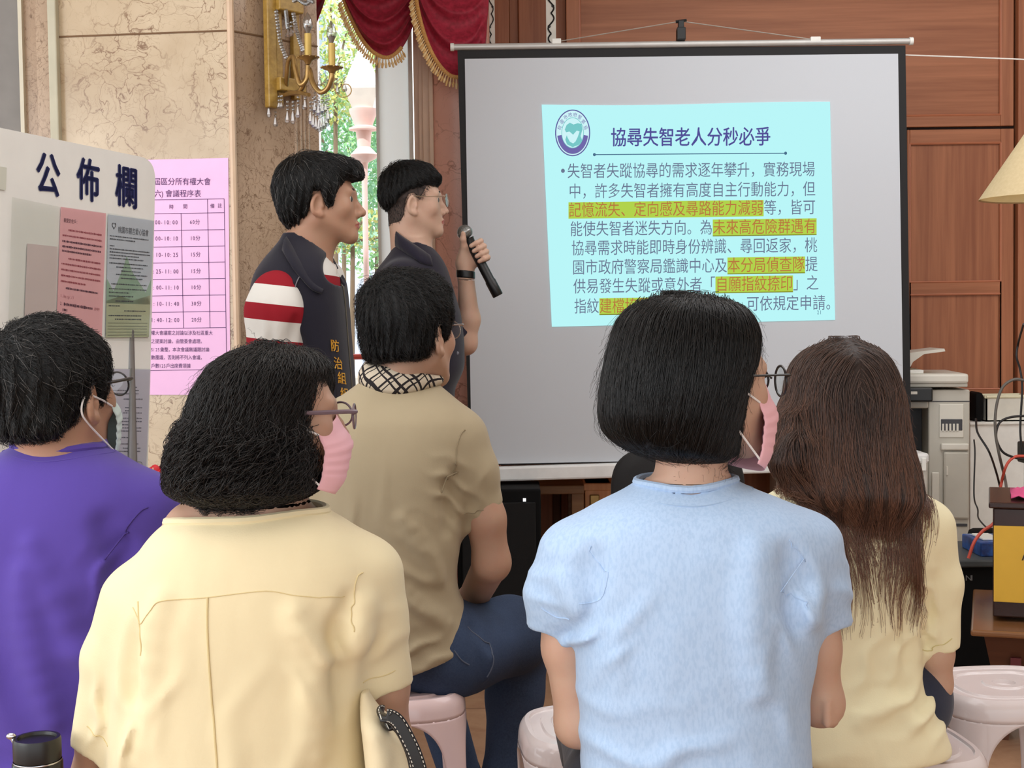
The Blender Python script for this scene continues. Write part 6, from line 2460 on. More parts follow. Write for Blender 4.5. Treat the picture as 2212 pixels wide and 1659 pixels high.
# ---------------------------------------------------------------- man in purple
def man_purple():
    Y = 2.25
    root = person('man with short greying black hair in a plain purple shirt', floor_at(110, Y))
    M = head_frame(at(120, 846, Y), R(22), R(4), 0, (1.06, 1.0, .98))
    rows = [(942, 72, 188, .05, .01), (958, 36, 208, .062, .01), (978, -4, 244, .075, .0), (1004, -52, 292, .09, 0), (1035, -100, 338, .102, 0), (1075, -130, 358, .112, 0), (1130, -142, 366, .122, 0), (1250, -130, 356, .132, 0),
            (1400, -115, 340, .132, 0), (1550, -105, 328, .132, 0), (1700, -110, 335, .14, .0), (1720, -110, 335, .14, .0)]
    s1 = [at(-95, 1090, Y), at(-125, 1230, Y), at(-140, 1380, Y)]; s2 = [at(322, 1100, Y), at(345, 1240, Y), at(360, 1380, Y)]
    h1, hd1 = at(-140, 1370, Y), (-.1, 0, -1); h2, hd2 = at(358, 1370, Y), (.1, 0, -1)
    B = tee(0, rows, Y, [(s1, [.055, .05, .046], h1, hd1), (s2, [.055, .05, .046], h2, hd2)], None, 0)
    for f, r_ in (([(60, 1180), (130, 1330), (230, 1480), (330, 1560)], .012), ([(40, 1240), (60, 1400), (110, 1560)], .014)):
        fold(B, f, Y - .14, r_, .28, .05)
    for f in ([(262, 1195), (236, 1150), (225, 1130)], [(265, 1180), (255, 1260), (262, 1330)]):
        fold(B, f, Y - .13, .012, .5, .03, True)
    creases(B, Y, [(230, 1420, 150, 140, 145, .1, .008, 1), (60, 1500, 110, 160, 100, .1, .008, 2), (120, 1610, 150, 50, 5, .05, .005, 3), (262, 1250, 40, 90, 70, .05, .006, 4)])
    c = at(128, 980, Y + .0)
    solid = Body().u(B)
    nl_ = neckline(solid, c, .070, .062)
    B.s(f_cone(c + (0, 0, -.004), c + (0, 0, .2), .058, .085), .004)
    Mt = cloth('purple_jersey', (88, 70, 160), vary=.03, wrinkle=.25, sheen=.2)
    x0, x1 = at(-200, 1300, Y)[0], at(440, 1300, Y)[0]
    sdf_mesh('shirt', B, [((x0, Y - .2, .44), (x1, Y + .2, at(120, 925, Y)[2]), .005)], Mt, root)
    m = MB(); m.tube(nl_, .008, 8, cap=False, flat=((0, 0, 1), 1.0)); m.build('neckband', Mt, root, smooth='auto')
    nl2 = neckline(solid, c, .088, .078)
    m = MB(); m.tube(nl2 + (0, 0, .0004), .0011, 6, cap=False); m.build('neck_seam', Mt, root)
    seam(solid, [(352, 1072), (318, 1100), (282, 1150), (264, 1192)], Y - .13, plain('purple_seam', (70, 52, 130), .9), root, 'armhole_seam', .0014)
    S = Body()
    S.u(in_frame(head_body(True), M))
    S.u(f_cone(xf(M, [[0, -.025, -.05]])[0], at(138, 1000, Y), .058, .066), .025)
    S.u(f_loft([(z, cx, cy, rx * .88, ry * .84) for z, cx, cy, rx, ry in rows_px(Y, rows)]), .02)
    for s_, x in ((-1, -118), (1, 340)):
        q = [at(x, 1120, Y), at(x + s_ * 20, 1480, Y + .02), at(x - s_ * 60, 1560, Y + .26)]
        S.u(f_chain(q, [.046, .038, .028], .02), .02)
        hand(S, q[2], (-s_ * .5, .8, -.1), (0, -.1, 1), (-s_, 0, 0), 1.0, .5)
    zn = at(120, 955, Y)[2]; hc_ = np.array(M)[:3, 3]
    sdf_mesh('body', S, [((hc_[0] - .15, Y - .16, zn), (hc_[0] + .15, Y + .16, hc_[2] + .13), .004), ((x0, Y - .16, .46), (x1, Y + .5, zn), .007)], SK3, root)
    fx = floor_at(110, Y)[0]
    sdf_mesh('trousers', seated_legs(fx, Y, .19, SEAT_Z), [((fx - .3, Y - .2, .08), (fx + .3, Y + .56, .7), .012)], clothes_dark('dark_trousers', (44, 46, 56)), root)
    for s_ in (-1, 1): shoe('shoe', np.array([fx + s_ * .114, Y + .38, 0.0]), (0, 1, 0), root, M_blackm)
    short_hair(M, root, .012, HBG, (-.03, -.082, .066), 7500, scalp=True, ln=(.02, .045), lift=.010, extra=[(f_ell((0, -.066, -.04), (.062, .036, .052)), .03)], line=[(-.12, -.07), (-.085, -.068), (-.055, -.062)] + SHORT_LINE[3:])
    spectacles(M, root, plain('frame_black', (28, 26, 28), .3), .0016, (.027, .02), y=.116, z=.0, temple_r=.0026)
    face_mask(M, root, M_maskw, .006, loop_to=(.081, -.03, -.002))


def short_hair(M, root, infl, mat, whorl, n, scalp=False, ln=(.02, .04), line=SHORT_LINE, extra=None, seed=31, rad=.00045, lift=.006, flowx=(0, 0, 0), cut=True):
    H = Body().u(cranium(infl))
    if extra is not None:
        for e_, k in extra: H.u(e_, k)
    wv_ = np.asarray(whorl, float)
    def tuft(p):
        d = p - wv_; a = np.arctan2(d[..., 0], d[..., 1] + 1e-6); r_ = np.sqrt((d ** 2).sum(-1))
        return .0016 * (np.sin(a * 15 + r_ * 70 + 2 * np.sin(r_ * 40)) + .7 * np.sin(a * 27 - r_ * 110) + .8 * np.sin(a * 7 + r_ * 55 + seed))
    H.d(tuft)
    outer = Body().u(H)
    H.i(hairline(line), .016)
    c = np.array(M)[:3, 3]
    pk = None
    if scalp:
        wv = np.asarray(whorl)
        pk = lambda p: (np.linalg.norm(to_local(M, p) - wv, axis=1) < .021).astype(int)
    cap = sdf_mesh('hair', in_frame(H, M), [(c - .15, c + (.15, .15, .16), .004)], [CB, M_scalp], root, pk)
    sv = local_verts(cap, M)
    sv = sv[np.abs(H(sv)) < .004]
    d = outer(sv); sv = sv[np.abs(d) < .003]
    fl = whorl_flow(whorl, 1.0, .35, flowx)
    grow('hair_strands', outer, M, cap, sv, n, ln, mat, fl, rad, (-.002, .003), jitter=.35, seg=8, seed=seed, lift=lift)
    return cap


# ---------------------------------------------------------------- man in beige
def man_beige():
    Y = 2.95
    root = person('seated man with black hair in a beige shirt with checked collar and jeans', floor_at(848, Y))
    M = head_frame(at(888, 722, Y), R(33), R(3), R(3), (1.04, 1.02, 1.0))
    rows = [(806, 800, 920, .05, .02), (828, 775, 938, .062, .02), (844, 748, 962, .075, .01), (862, 722, 985, .09, .01), (890, 702, 1012, .105, 0), (930, 690, 1030, .118, 0), (1000, 686, 1030, .128, 0), (1080, 690, 1008, .13, 0), (1150, 695, 998, .13, 0),
            (1220, 700, 988, .13, 0), (1270, 704, 986, .13, .0), (1320, 706, 1006, .135, .01), (1380, 712, 1030, .145, .02), (1440, 716, 1036, .15, .02), (1460, 716, 1036, .15, .02)]
    s1 = [at(715, 930, Y), at(690, 1010, Y), at(684, 1130, Y)]; s2 = [at(996, 948, Y), at(1022, 1020, Y), at(1047, 1130, Y + .02)]
    h1, hd1 = at(684, 1120, Y), (-.05, 0, -1); h2, hd2 = at(1046, 1117, Y), at(1058, 1200, Y) - at(1046, 1060, Y) + (.05, 0, .06)
    B = tee(0, rows, Y, [(s1, [.055, .05, .046], h1, hd1), (s2, [.056, .052, .045], h2, hd2)], None, 0)
    fold(B, [(1000, 1150), (1003, 1080), (1000, 1040)], Y - .12, .016, .5, .03, True)
    for f, r_ in (([(820, 1210), (900, 1300), (1000, 1345)], .010), ([(870, 1120), (940, 1210), (985, 1260)], .008)):
        fold(B, f, Y - .13, r_, .25, .04)
    creases(B, Y, [(965, 1070, 60, 70, 150, .04, .006, 1), (930, 1240, 90, 110, 145, .06, .006, 2), (930, 1360, 110, 50, 10, .045, .006, 3), (810, 1200, 90, 160, 110, .08, .005, 4), (1045, 1050, 40, 60, 80, .05, .004, 5)])
    B.i(f_plane(at(950, 1412, Y), at(950, 1500, Y) - at(950, 1400, Y) + (.035, 0, 0)), .005)
    c = at(862, 836, Y + .012)
    solid = Body().u(B)
    nl_ = neckline(solid, c, .086, .078)
    B.s(f_cone(c + (0, 0, -.004), c + (0, 0, .2), .062, .085), .004)
    open_sleeve(B, None, .046, h2, hd2); open_sleeve(B, None, .046, h1, hd1)
    Mt = cloth('beige_pique', (174, 160, 132), vary=.02, wrinkle=.3)
    x0, x1 = at(630, 1000, Y)[0], at(1110, 1000, Y)[0]
    sdf_mesh('shirt', B, [((x0, Y - .22, .48), (x1, Y + .22, at(860, 790, Y)[2]), .005)], Mt, root)
    Ms = plain('beige_seam', (146, 132, 106), .9)
    seam(solid, [(1040, 900), (1012, 945), (1002, 1000), (1004, 1060)], Y - .12, Ms, root, 'armhole_seam', .0016)
    seam(solid, [(1002, 1111), (1046, 1108), (1090, 1098)], Y - .05, Ms, root, 'hem_stitching', .001)
    # turned up checked collar: a band standing round the neck
    t = NT('check_print'); v = t.coord('Object', (1, 1, 1), (R(25), R(35), R(15)))
    sx = t.n('ShaderNodeSeparateXYZ'); nz = t.noise(v, 7, 2); mx = t.mix(.06, v, nz.outputs['Color']); t.l(mx, sx.inputs[0])
    def stripes(sock, per, w, o=0.0):
        return t.math('LESS_THAN', t.math('FRACT', t.math('MULTIPLY_ADD' if False else 'ADD', t.math('MULTIPLY', sock, 1 / per), o)), w)
    k1 = t.math('MAXIMUM', stripes(sx.outputs[0], .03, .16), stripes(sx.outputs[2], .024, .16))
    k2 = t.math('MAXIMUM', stripes(sx.outputs[0], .03, .1, .3), stripes(sx.outputs[2], .024, .09, .3))
    cc = t.mix(t.math('MAXIMUM', k1, k2), lin((206, 194, 174)), lin((44, 40, 42)))
    t.principled(cc, .85, 0, .2)
    a = np.linspace(R(-35), R(325), 60)
    P = np.zeros((60, 7, 3))
    neck0 = xf(M, [[0, -.03, -.09]])[0]
    nn = len(nl_) - 1
    for i, an in enumerate(a):
        for j in range(7):
            w_ = j / 6
            b0 = nl_[int(round((an % (2 * math.pi)) / (2 * math.pi) * nn)) % nn]
            front = max(0, math.sin(an))
            r_ = .081 + .006 * (1 - w_)
            tp_ = np.array([c[0] + .010 + r_ * math.cos(an), c[1] + r_ * math.sin(an), c[2] + .040 - .025 * front - .016 * math.cos(an)])
            o_ = b0 * (1 - w_) + tp_ * w_
            o_[0] += .006 * math.sin(w_ * math.pi) * math.cos(an); o_[1] += .006 * math.sin(w_ * math.pi) * math.sin(an)
            P[i, j] = o_
    m = MB(); m.grid(P)
    o = m.build('checked_collar', t.m, root, smooth=True); o.modifiers.new('t', 'SOLIDIFY').thickness = .003
    S = Body()
    S.u(in_frame(head_body(True), M))
    S.u(f_cone(xf(M, [[0, -.025, -.05]])[0], at(862, 850, Y), .056, .062), .025)
    S.u(f_loft([(z, cx, cy, rx * .86, ry * .84) for z, cx, cy, rx, ry in rows_px(Y, rows[:-3])]), .02)
    for pts, rs in (([(1000, 950, 0), (1049, 1120, .01), (1062, 1215, .03), (1018, 1300, .2), (985, 1330, .3)], [.048, .041, .039, .034, .028]),
                    ([(712, 945, 0), (684, 1120, .01), (676, 1230, .03), (740, 1310, .24), (800, 1330, .32)], [.048, .041, .039, .032, .026])):
        S.u(f_chain([at(x, y, Y + d) for x, y, d in pts], rs, .02), .02)
    for wpx, d, th in (((985, 1330, .3), (-.6, .8, -.1), (-1, 0, 0)), ((800, 1330, .32), (.6, .8, -.1), (1, 0, 0))):
        w = at(wpx[0], wpx[1], Y + wpx[2]); hand(S, w, d, (0, -.1, 1), th, 1.0, .5)
    zn = at(860, 818, Y)[2]; hc_ = np.array(M)[:3, 3]
    sdf_mesh('body', S, [((hc_[0] - .15, Y - .16, zn), (hc_[0] + .15, Y + .16, hc_[2] + .13), .004), ((x0, Y - .18, .5), (x1, Y + .56, zn), .007)], SK, root)
    # jeans: the near leg swung out to the right
    T = Body()
    hx = floor_at(868, Y)[0]
    T.u(f_ell((hx, Y + .02, .54), (.165, .128, .11)))
    T.u(f_chain([at(960, 1420, Y), at(1100, 1372, Y + .18), at(1128, 1375, Y + .27)], [.1, .082, .068], .04), .05)
    T.u(f_chain([at(1128, 1375, Y + .27), at(1112, 1500, Y + .24), at(1098, 1680, Y + .2), at(1085, 1700 + 60, Y + .2)], [.07, .063, .056, .052], .03), .03)
    kl = np.array([hx - .02, Y + .46, .52]); al = np.array([hx + .11, Y + .40, .09])
    T.u(f_chain([np.array([hx - .08, Y + .05, .54]), kl, al], [.09, .066, .05], .03), .05)
    T.i(f_plane((0, 0, SEAT_Z + .003), (0, 0, -1)), .0) if False else None
    for f, r_ in (([(1030, 1370), (1050, 1410), (1070, 1470)], .014), ([(1070, 1350), (1066, 1420), (1050, 1470)], .012)):
        fold(T, f, Y - .05, r_, .3, .03)
    fold(T, [(1020, 1345), (1052, 1380), (1068, 1400)], Y - .05, .01, .5, .02, True)
    keep = f_plane((0, 0, SEAT_Z + .004), (0, 0, -1))
    hipcut = Body().u(f_ell((hx, Y + .0, .39), (.17, .17, .05)))
    T.s(hipcut, .01)
    t = NT('denim'); v = t.coord(); n1 = t.noise(v, 260, 2); n2 = t.noise(v, 5, 3)
    cc = t.ramp(n2.outputs[0], [(.35, lin((34, 44, 66))), (.7, lin((52, 68, 98)))])
    cc = t.mix(t.math('MULTIPLY', n1.outputs[0], .3), cc, lin((96, 112, 136)))
    t.principled(cc, .85, 0, .2, t.bump(n1.outputs[0], .3, .001))
    tro = sdf_mesh('jeans', T, [((hx - .26, Y - .2, .06), (at(1200, 1400, Y)[0], Y + .62, .7), .007)], t.m, root)
    Md = plain('jean_stitch', (84, 92, 110), .8)
    seam(T, [(898, 1452), (925, 1446), (955, 1425), (968, 1400)], Y - .16, Md, tro, 'pocket_seam', .0016)
    seam(T, [(990, 1405), (1010, 1430), (1038, 1446)], Y - .12, Md, tro, 'pocket_seam', .0016)
    seam(T, [(1018, 1350), (1040, 1372), (1066, 1392), (1068, 1420), (1050, 1460)], Y - .05, Md, tro, 'side_seam', .0016)
    shoe('shoe', np.array([at(1088, 1740, Y + .2)[0], Y + .21, 0]), (.3, 1, 0), root, M_blackm)
    shoe('shoe', np.array([hx + .11, Y + .42, 0]), (.2, 1, 0), root, M_blackm)
    ln_ = [(-.12, -.044), (-.085, -.046), (-.055, -.048), (-.036, -.046), (-.03, -.01), (-.022, .022), (-.004, .026), (.008, -.012), (.024, -.012), (.032, .01), (.05, .036), (.075, .06), (.1, .064)]
    ex = [(f_ell((-.01, -.01, .085), (.07, .085, .047)), .03), (f_ell((0, .05, .085), (.055, .045, .036)), .03), (f_ell((0, -.066, -.04), (.064, .038, .055)), .03)]
    short_hair(M, root, .015, HB, (-.012, -.078, .075), 7000, ln=(.03, .055), line=ln_, extra=ex, seed=41, lift=.012)
    spectacles(M, root, plain('frame_metal', (190, 186, 180), .25, .8), .001, (.026, .019), y=.104, z=.0, temple_r=.0016)


# ---------------------------------------------------------------- long haired woman
def woman_long():
    Y = 2.42
    root = person('woman with long brown hair in a pale yellow shirt, seen from behind', floor_at(1850, Y))
    M = head_frame(at(1822, 876, Y), R(6), R(-4), 0, (.94, .94, .92))
    rows = [(1008, 1755, 1890, .05, .01), (1026, 1725, 1920, .065, .01), (1048, 1690, 1960, .078, 0), (1072, 1660, 1995, .09, 0), (1100, 1640, 2020, .1, 0), (1140, 1630, 2034, .11, 0), (1200, 1636, 2020, .115, 0), (1300, 1650, 1990, .115, 0),
            (1400, 1655, 1980, .11, 0), (1460, 1655, 1984, .11, 0), (1520, 1652, 2010, .118, 0), (1580, 1648, 2040, .128, .0), (1640, 1645, 2056, .135, .01), (1700, 1645, 2056, .14, .01)]
    s1 = [at(1660, 1140, Y), at(1636, 1250, Y), at(1628, 1400, Y)]; s2 = [at(2005, 1140, Y), at(2026, 1260, Y), at(2030, 1425, Y + .01)]
    h1, hd1 = at(1628, 1390, Y), (-.05, 0, -1); h2, hd2 = at(2029, 1408, Y), (.22, 0, -1)
    B = tee(0, rows, Y, [(s1, [.045, .04, .036], h1, hd1), (s2, [.044, .040, .034], h2, hd2)], None, 0)
    fold(B, [(1984, 1440), (1980, 1330), (1972, 1270)], Y - .11, .013, .5, .025, True)
    for f, r_ in (([(2000, 1560), (1930, 1520), (1860, 1560)], .010),):
        fold(B, f, Y - .12, r_, .3, .04)
    creases(B, Y, [(1965, 1310, 50, 80, 130, .035, .006, 1), (1930, 1530, 130, 80, 20, .05, .008, 2), (2010, 1330, 40, 90, 75, .045, .004, 3), (1900, 1420, 120, 80, 60, .05, .005, 4), (1900, 1630, 140, 40, 5, .05, .006, 5)])
    c = at(1822, 1034, Y + .005)
    solid = Body().u(B)
    nl_ = neckline(solid, c, .075, .065)
    B.s(f_cone(c + (0, 0, -.01), c + (0, 0, .2), .07, .1), .004)
    B.i(f_plane((0, 0, .45), (0, 0, -1)), .01)
    open_sleeve(B, None, .034, h2, hd2)
    Mt = cloth('pale_lemon_cotton', (240, 233, 196), vary=.025, wrinkle=.55, wscale=12)
    x0, x1 = at(1580, 1300, Y)[0], at(2110, 1300, Y)[0]
    sdf_mesh('shirt', B, [((x0, Y - .2, .44), (x1, Y + .2, at(1820, 996, Y)[2]), .0048)], Mt, root)
    m = MB(); m.tube(nl_, .006, 8, cap=False); m.build('neckband', Mt, root, smooth='auto')
    Ms = plain('lemon_seam', (214, 202, 146), .9)
    seam(solid, [(2036, 1110), (2000, 1180), (1984, 1240), (1976, 1285)], Y - .1, Ms, root, 'armhole_seam', .0012)
    seam(solid, [(1992, 1404), (2030, 1404), (2066, 1384)], Y - .04, Ms, root, 'hem_stitching', .0009)
    S = Body()
    S.u(in_frame(head_body(False, .85, .92), M))
    S.u(f_cone(xf(M, [[0, -.022, -.05]])[0], at(1822, 1050, Y), .047, .053), .02)
    S.u(f_loft([(z, cx, cy, rx * .86, ry * .82) for z, cx, cy, rx, ry in rows_px(Y, rows)]), .02)
    for pts in ([(2006, 1150, 0), (2020, 1410, .01), (2018, 1478, .02), (1955, 1545, .22), (1900, 1550, .3)], [(1658, 1150, 0), (1632, 1400, .01), (1630, 1490, .03), (1720, 1540, .24), (1790, 1545, .3)]):
        S.u(f_chain([at(x, y, Y + d) for x, y, d in pts], [.038, .030, .029, .022, .019], .02), .02)
    for wx, sg in ((1900, -1), (1790, 1)):
        w = at(wx, 1548, Y + .3); hand(S, w, (sg, .5, 0), (0, -.2, 1), (0, 1, 0), .88, .5)
    zn = at(1820, 1015, Y)[2]; hc_ = np.array(M)[:3, 3]
    sdf_mesh('body', S, [((hc_[0] - .14, Y - .16, zn), (hc_[0] + .14, Y + .16, hc_[2] + .13), .005), ((x0, Y - .16, .47), (x1, Y + .46, zn), .006)], SK2, root)
    fx = floor_at(1850, Y)[0]
    sdf_mesh('trousers', seated_legs(fx, Y + .03, .175, SEAT_Z), [((fx - .3, Y - .2, .08), (fx + .3, Y + .58, .7), .01)], clothes_dark('navy_trousers', (40, 46, 66)), root)
    for s_ in (-1, 1): shoe('shoe', np.array([fx + s_ * .105, Y + .41, 0.0]), (0, 1, 0), root, M_blackm)
    hr = [(730, 1818, 1828, .006, 0), (733, 1804, 1840, .02, 0), (739, 1775, 1868, .045, 0), (752, 1748, 1892, .075, 0), (778, 1722, 1915, .098, -.0), (815, 1706, 1932, .11, -.0), (860, 1697, 1943, .115, -.005), (910, 1690, 1950, .11, -.01), (960, 1684, 1955, .1, -.025), (1010, 1684, 1962, .085, -.05),
          (1055, 1722, 1956, .055, -.085), (1085, 1772, 1938, .028, -.1), (1110, 1810, 1912, .012, -.105), (1130, 1845, 1885, .004, -.105)]
    H = Body().u(f_loft(rows_px(Y, hr), 0, 2.2))
    H.u(f_loft(rows_px(Y - .07, [(900, 1706, 1722, .02, .02), (945, 1688, 1740, .045, 0), (990, 1668, 1745, .045, 0), (1020, 1680, 1735, .03, 0), (1040, 1700, 1715, .01, 0)]), 0, 2.0), .04)
    x0h, x1h = at(1620, 900, Y)[0], at(2010, 900, Y)[0]
    cap = sdf_mesh('hair', H, [((x0h, Y - .2, at(1820, 1345, Y)[2]), (x1h, Y + .16, at(1820, 722, Y)[2]), .006)], CBR, root)
    I = np.eye(4); sv = local_verts(cap, I); sv = sv[sv[:, 1] < Y + .05]
    xp = at(1826, 740, Y)[0]
    def fl(p):
        d = np.zeros_like(p); top = np.clip((p[:, 2] - at(1820, 850, Y)[2]) / .09, 0, 1)
        d[:, 0] = np.sign(p[:, 0] - xp) * top * 1.1 + (at(1885, 1200, Y)[0] - p[:, 0]) * (.6 + 6.5 * np.clip((at(1820, 960, Y)[2] - p[:, 2]) / .10, 0, 1)) * (1 - top); d[:, 1] = -.35 * top; d[:, 2] = -1
        return d
    r_ = np.random.default_rng(4)
    SB = Body().u(solid).u(H, .012)
    low = at(1820, 1075, Y)[2] - np.clip(np.random.default_rng(2).exponential(.038, size=9000), 0, .215)
    grow('hair_strands', SB, I, cap, sv, 9000, (.10, .34), HLG, fl, .00042, (-.003, .004), curl=.0012, curlf=7, jitter=.10, seg=18, seed=51, stop=lambda p, r: p[:, 2] < low)
    # loose locks fanning over the back of the shirt
    w_ = np.array([at(x, 1030, Y - .08) for x in np.linspace(1785, 1958, 9)])
    def fl3(p):
        d = np.zeros_like(p); d[:, 0] = (p[:, 0] - at(1850, 1100, Y)[0]) * .6 + .16 * np.sin(p[:, 2] * 38 + p[:, 0] * 60); d[:, 2] = -1; return d
    grow('loose_locks', SB, I, cap, project(SB, w_), 620, (.13, .29), HLG, fl3, .0004, (.001, .005), curl=.0015, curlf=4, jitter=.05, seg=18, seed=52)
    wr = np.array([at(x, 940, Y - .1) for x in np.linspace(1685, 1720, 20)])
    grow('loose_locks', SB, I, cap, project(H, wr), 320, (.12, .2), HLG, lambda p: np.stack([-.25 + 0 * p[:, 0], 0 * p[:, 0], -1 + 0 * p[:, 0]], 1), .0004, (.001, .006), curl=.003, curlf=5, jitter=.14, seg=14, seed=53)
    grow('flyaway_hair', H, I, cap, sv, 260, (.04, .12), HLG, fl, .00026, (0, .004), jitter=.5, seg=12, seed=54, lift=.016)


# ---------------------------------------------------------------- standing man with the vest
def man_vest():
    Y = 3.85
    root = person('standing man in a black vest over a red and white striped shirt, looking right', floor_at(655, Y))
    M = head_frame(at(694, 434, Y), R(80), R(2), 0, 1.0)
    yaw = R(95)
    rows = [(505, 618, 668, .06, 0), (522, 606, 684, .075, 0), (545, 588, 708, .11, 0), (572, 566, 732, .15, 0), (605, 552, 744, .185, 0), (660, 546, 750, .195, 0), (740, 548, 756, .19, 0), (830, 552, 764, .185, 0), (920, 556, 764, .185, 0),
            (1000, 560, 760, .185, 0), (1060, 560, 760, .185, 0)]
    V = Body().u(f_loft(rows_px(Y, rows), 0, 3.2))
    full = Body().u(V)
    sh = at(598, 612, Y - .15)
    hole = Body().u(f_cone(at(574, 652, Y - .215), at(614, 654, Y - .215), .056, .052)).u(f_cone(at(574, 750, Y - .215), at(606, 756, Y - .215), .070, .070), .03)
    V.s(hole, .012)
    c = at(662, 528, Y)
    V.s(f_cone(c + (.01, 0, -.02), c + (.0, 0, .2), .062, .085), .004)
    # open front: narrow gap along the zip on the right edge
    V.s(f_cone(at(775, 560, Y - .02), at(775, 640, Y - .02), .045, .02), .01)
    V.s(f_ell(at(726, 578, Y - .04), (.030, .15, .055)), .01)
    V.i(f_plane(at(660, 1030, Y), (0, 0, -1)), .005)
    fold(V, [(650, 560), (636, 600), (628, 632)], Y - .2, .004, .5, .006, False)
    Mv = cloth('vest_black', (34, 33, 44), vary=.04, wrinkle=.25)
    x0, x1 = at(505, 700, Y)[0], at(800, 700, Y)[0]
    vest = sdf_mesh('vest', V, [((x0, Y - .25, at(660, 1045, Y)[2]), (x1, Y + .25, at(660, 495, Y)[2]), .0055)], Mv, root)
    # piping, zip, collar flap, gold letters
    m = MB(); m.tube(project(full, spline([at(649, 582, Y - .2), at(640, 612, Y - .2), at(632, 630, Y - .2)], 16), .001), .0016, 6)
    m.build('piping', plain('piping_grey', (120, 120, 128), .5), vest, smooth='auto')
    m = MB(); m.tube(project(full, spline([at(736, 600, Y - .06), at(749, 660, Y - .05), at(756, 740, Y - .05), at(764, 850, Y - .05), at(766, 960, Y - .05)], 50), .001), .003, 6)
    m.build('zip', plain('zip_metal', (110, 108, 100), .4, .6), vest, smooth='auto')
    P = np.zeros((14, 6, 3))
    top = spline([at(622, 508, Y - .05), at(642, 540, Y - .088), at(663, 564, Y - .098), at(690, 590, Y - .092), at(712, 620, Y - .09)], 14)
    bot = spline(raycast(full, [at(609, 540, Y), at(629, 574, Y), at(654, 602, Y), at(676, 624, Y), at(696, 632, Y)], .008), 14)
    for i in range(14):
        for j in range(6):
            w_ = j / 5
            P[i, j] = top[i] * (1 - w_) + bot[i] * w_ + np.array([0, -.012 * math.sin(math.pi * w_) - .004, .006 * math.sin(math.pi * w_)])
    m = MB(); m.grid(P); o = m.build('collar', Mv, vest, smooth=True); o.modifiers.new('t', 'SOLIDIFY').thickness = .005
    P2 = np.zeros((8, 5, 3))
    t2 = spline([at(722, 588, Y + .05), at(738, 600, Y + .03), at(746, 614, Y)], 8); b2 = spline([at(718, 640, Y + .06), at(730, 655, Y + .03), at(738, 650, Y)], 8)
    for i in range(8):
        for j in range(5): P2[i, j] = t2[i] * (1 - j / 4) + b2[i] * (j / 4)
    m = MB(); m.grid(P2); o = m.build('collar', Mv, vest, smooth=True); o.modifiers.new('t', 'SOLIDIFY').thickness = .006
    tx = MB()
    for ch, x, y, rot in (('防', 715, 756, .1), ('治', 722, 794, .1), ('組', 730, 826, .1), ('組', 736, 860, .1)):
        vs, fs = glyph(ch)
        w_, h_ = 19, 28
        for (du, dv) in ((-.5, 0), (.5, 0), (0, .6)):
            p = np.array([at(x + u * w_ + du + (v) * h_ * -.08, y - v * h_ - dv + u * 3, Y - .17) for u, v in vs])
            tx.add(raycast(full, p, .0016), fs)
    tx.build('gold_lettering', plain('gold_thread', (222, 168, 56), .5), vest, fix=False)
    # striped shirt: near sleeve, inner collar
    t = NT('stripe_knit'); v = t.coord('Object'); sx = t.n('ShaderNodeSeparateXYZ'); t.l(v, sx.inputs[0])
    z0 = at(590, 704, Y)[2]
    ph = t.math('FRACT', t.math('MULTIPLY', t.math('SUBTRACT', t.math('ADD', sx.outputs[2], t.math('MULTIPLY', sx.outputs[0], .12)), z0 + .01), 1 / .094))
    cc = t.mix(t.math('GREATER_THAN', ph, .46), lin((150, 30, 42)), lin((226, 224, 218)))
    t.principled(cc, .85, 0, .2, t.bump(t.noise(v, 500, 2).outputs[0], .2, .0006))
    A = Body()
    pts = [at(600, 640, Y - .148), at(594, 674, Y - .168), at(588, 770, Y - .17)]
    A.u(f_chain(pts, [.070, .074, .068], .03))
    A.i(f_plane(at(588, 772, Y - .17), (-.05, 0, -1)), .004)
    A2 = f_chain([at(700, 604, Y + .13), at(690, 680, Y + .18), at(680, 770, Y + .19)], [.06, .06, .055], .03)
    A.u(A2, .005)
    A.u(f_loft([(z, cx, cy, rx * .9, ry * .9) for z, cx, cy, rx, ry in rows_px(Y, rows)]), .02)
    for f in ([(598, 660), (602, 700), (600, 745)], [(570, 650), (575, 700), (572, 740)]):
        fold(A, f, Y - .24, .010, .3, .02)
    fold(A, [(640, 690), (643, 720), (640, 750)], Y - .22, .012, .5, .02, True)
    cs = at(664, 526, Y)
    A.s(f_cone(cs + (.01, 0, -.03), cs + (0, 0, .2), .058, .085), .004)
    xs0, xs1 = at(515, 700, Y - .2)[0], at(790, 700, Y)[0]
    sdf_mesh('striped_shirt', A, [((xs0, Y - .26, at(600, 1010, Y)[2]), (xs1, Y + .28, at(600, 500, Y)[2]), .006)], t.m, root)
    # shirt collar at the throat
    t3 = spline([at(694, 566, Y - .06), at(712, 566, Y - .03), at(726, 572, Y)], 8); b3 = spline([at(690, 600, Y - .09), at(706, 612, Y - .07), at(724, 606, Y - .03)], 8)
    P3 = np.zeros((8, 5, 3))
    for i in range(8):
        for j in range(5): P3[i, j] = t3[i] * (1 - j / 4) + b3[i] * (j / 4) + np.array([.006 * math.sin(math.pi * j / 4), -.008 * math.sin(math.pi * j / 4), 0])
    m = MB(); m.grid(P3); o = m.build('shirt_collar', plain('collar_white', (222, 216, 208), .8), root, smooth=True); o.modifiers.new('t', 'SOLIDIFY').thickness = .003
    # body
    S = Body()
    S.u(in_frame(head_body(True, 1.08, 1.04), M))
    S.u(f_cone(xf(M, [[0, -.026, -.06]])[0], at(660, 560, Y), .058, .064), .03)
    S.u(f_cone(xf(M, [[0, .0, -.085]])[0], at(678, 580, Y), .036, .042), .03)
    S.u(f_loft([(z, cx, cy, rx * .82, ry * .82) for z, cx, cy, rx, ry in rows_px(Y, rows)]), .02)
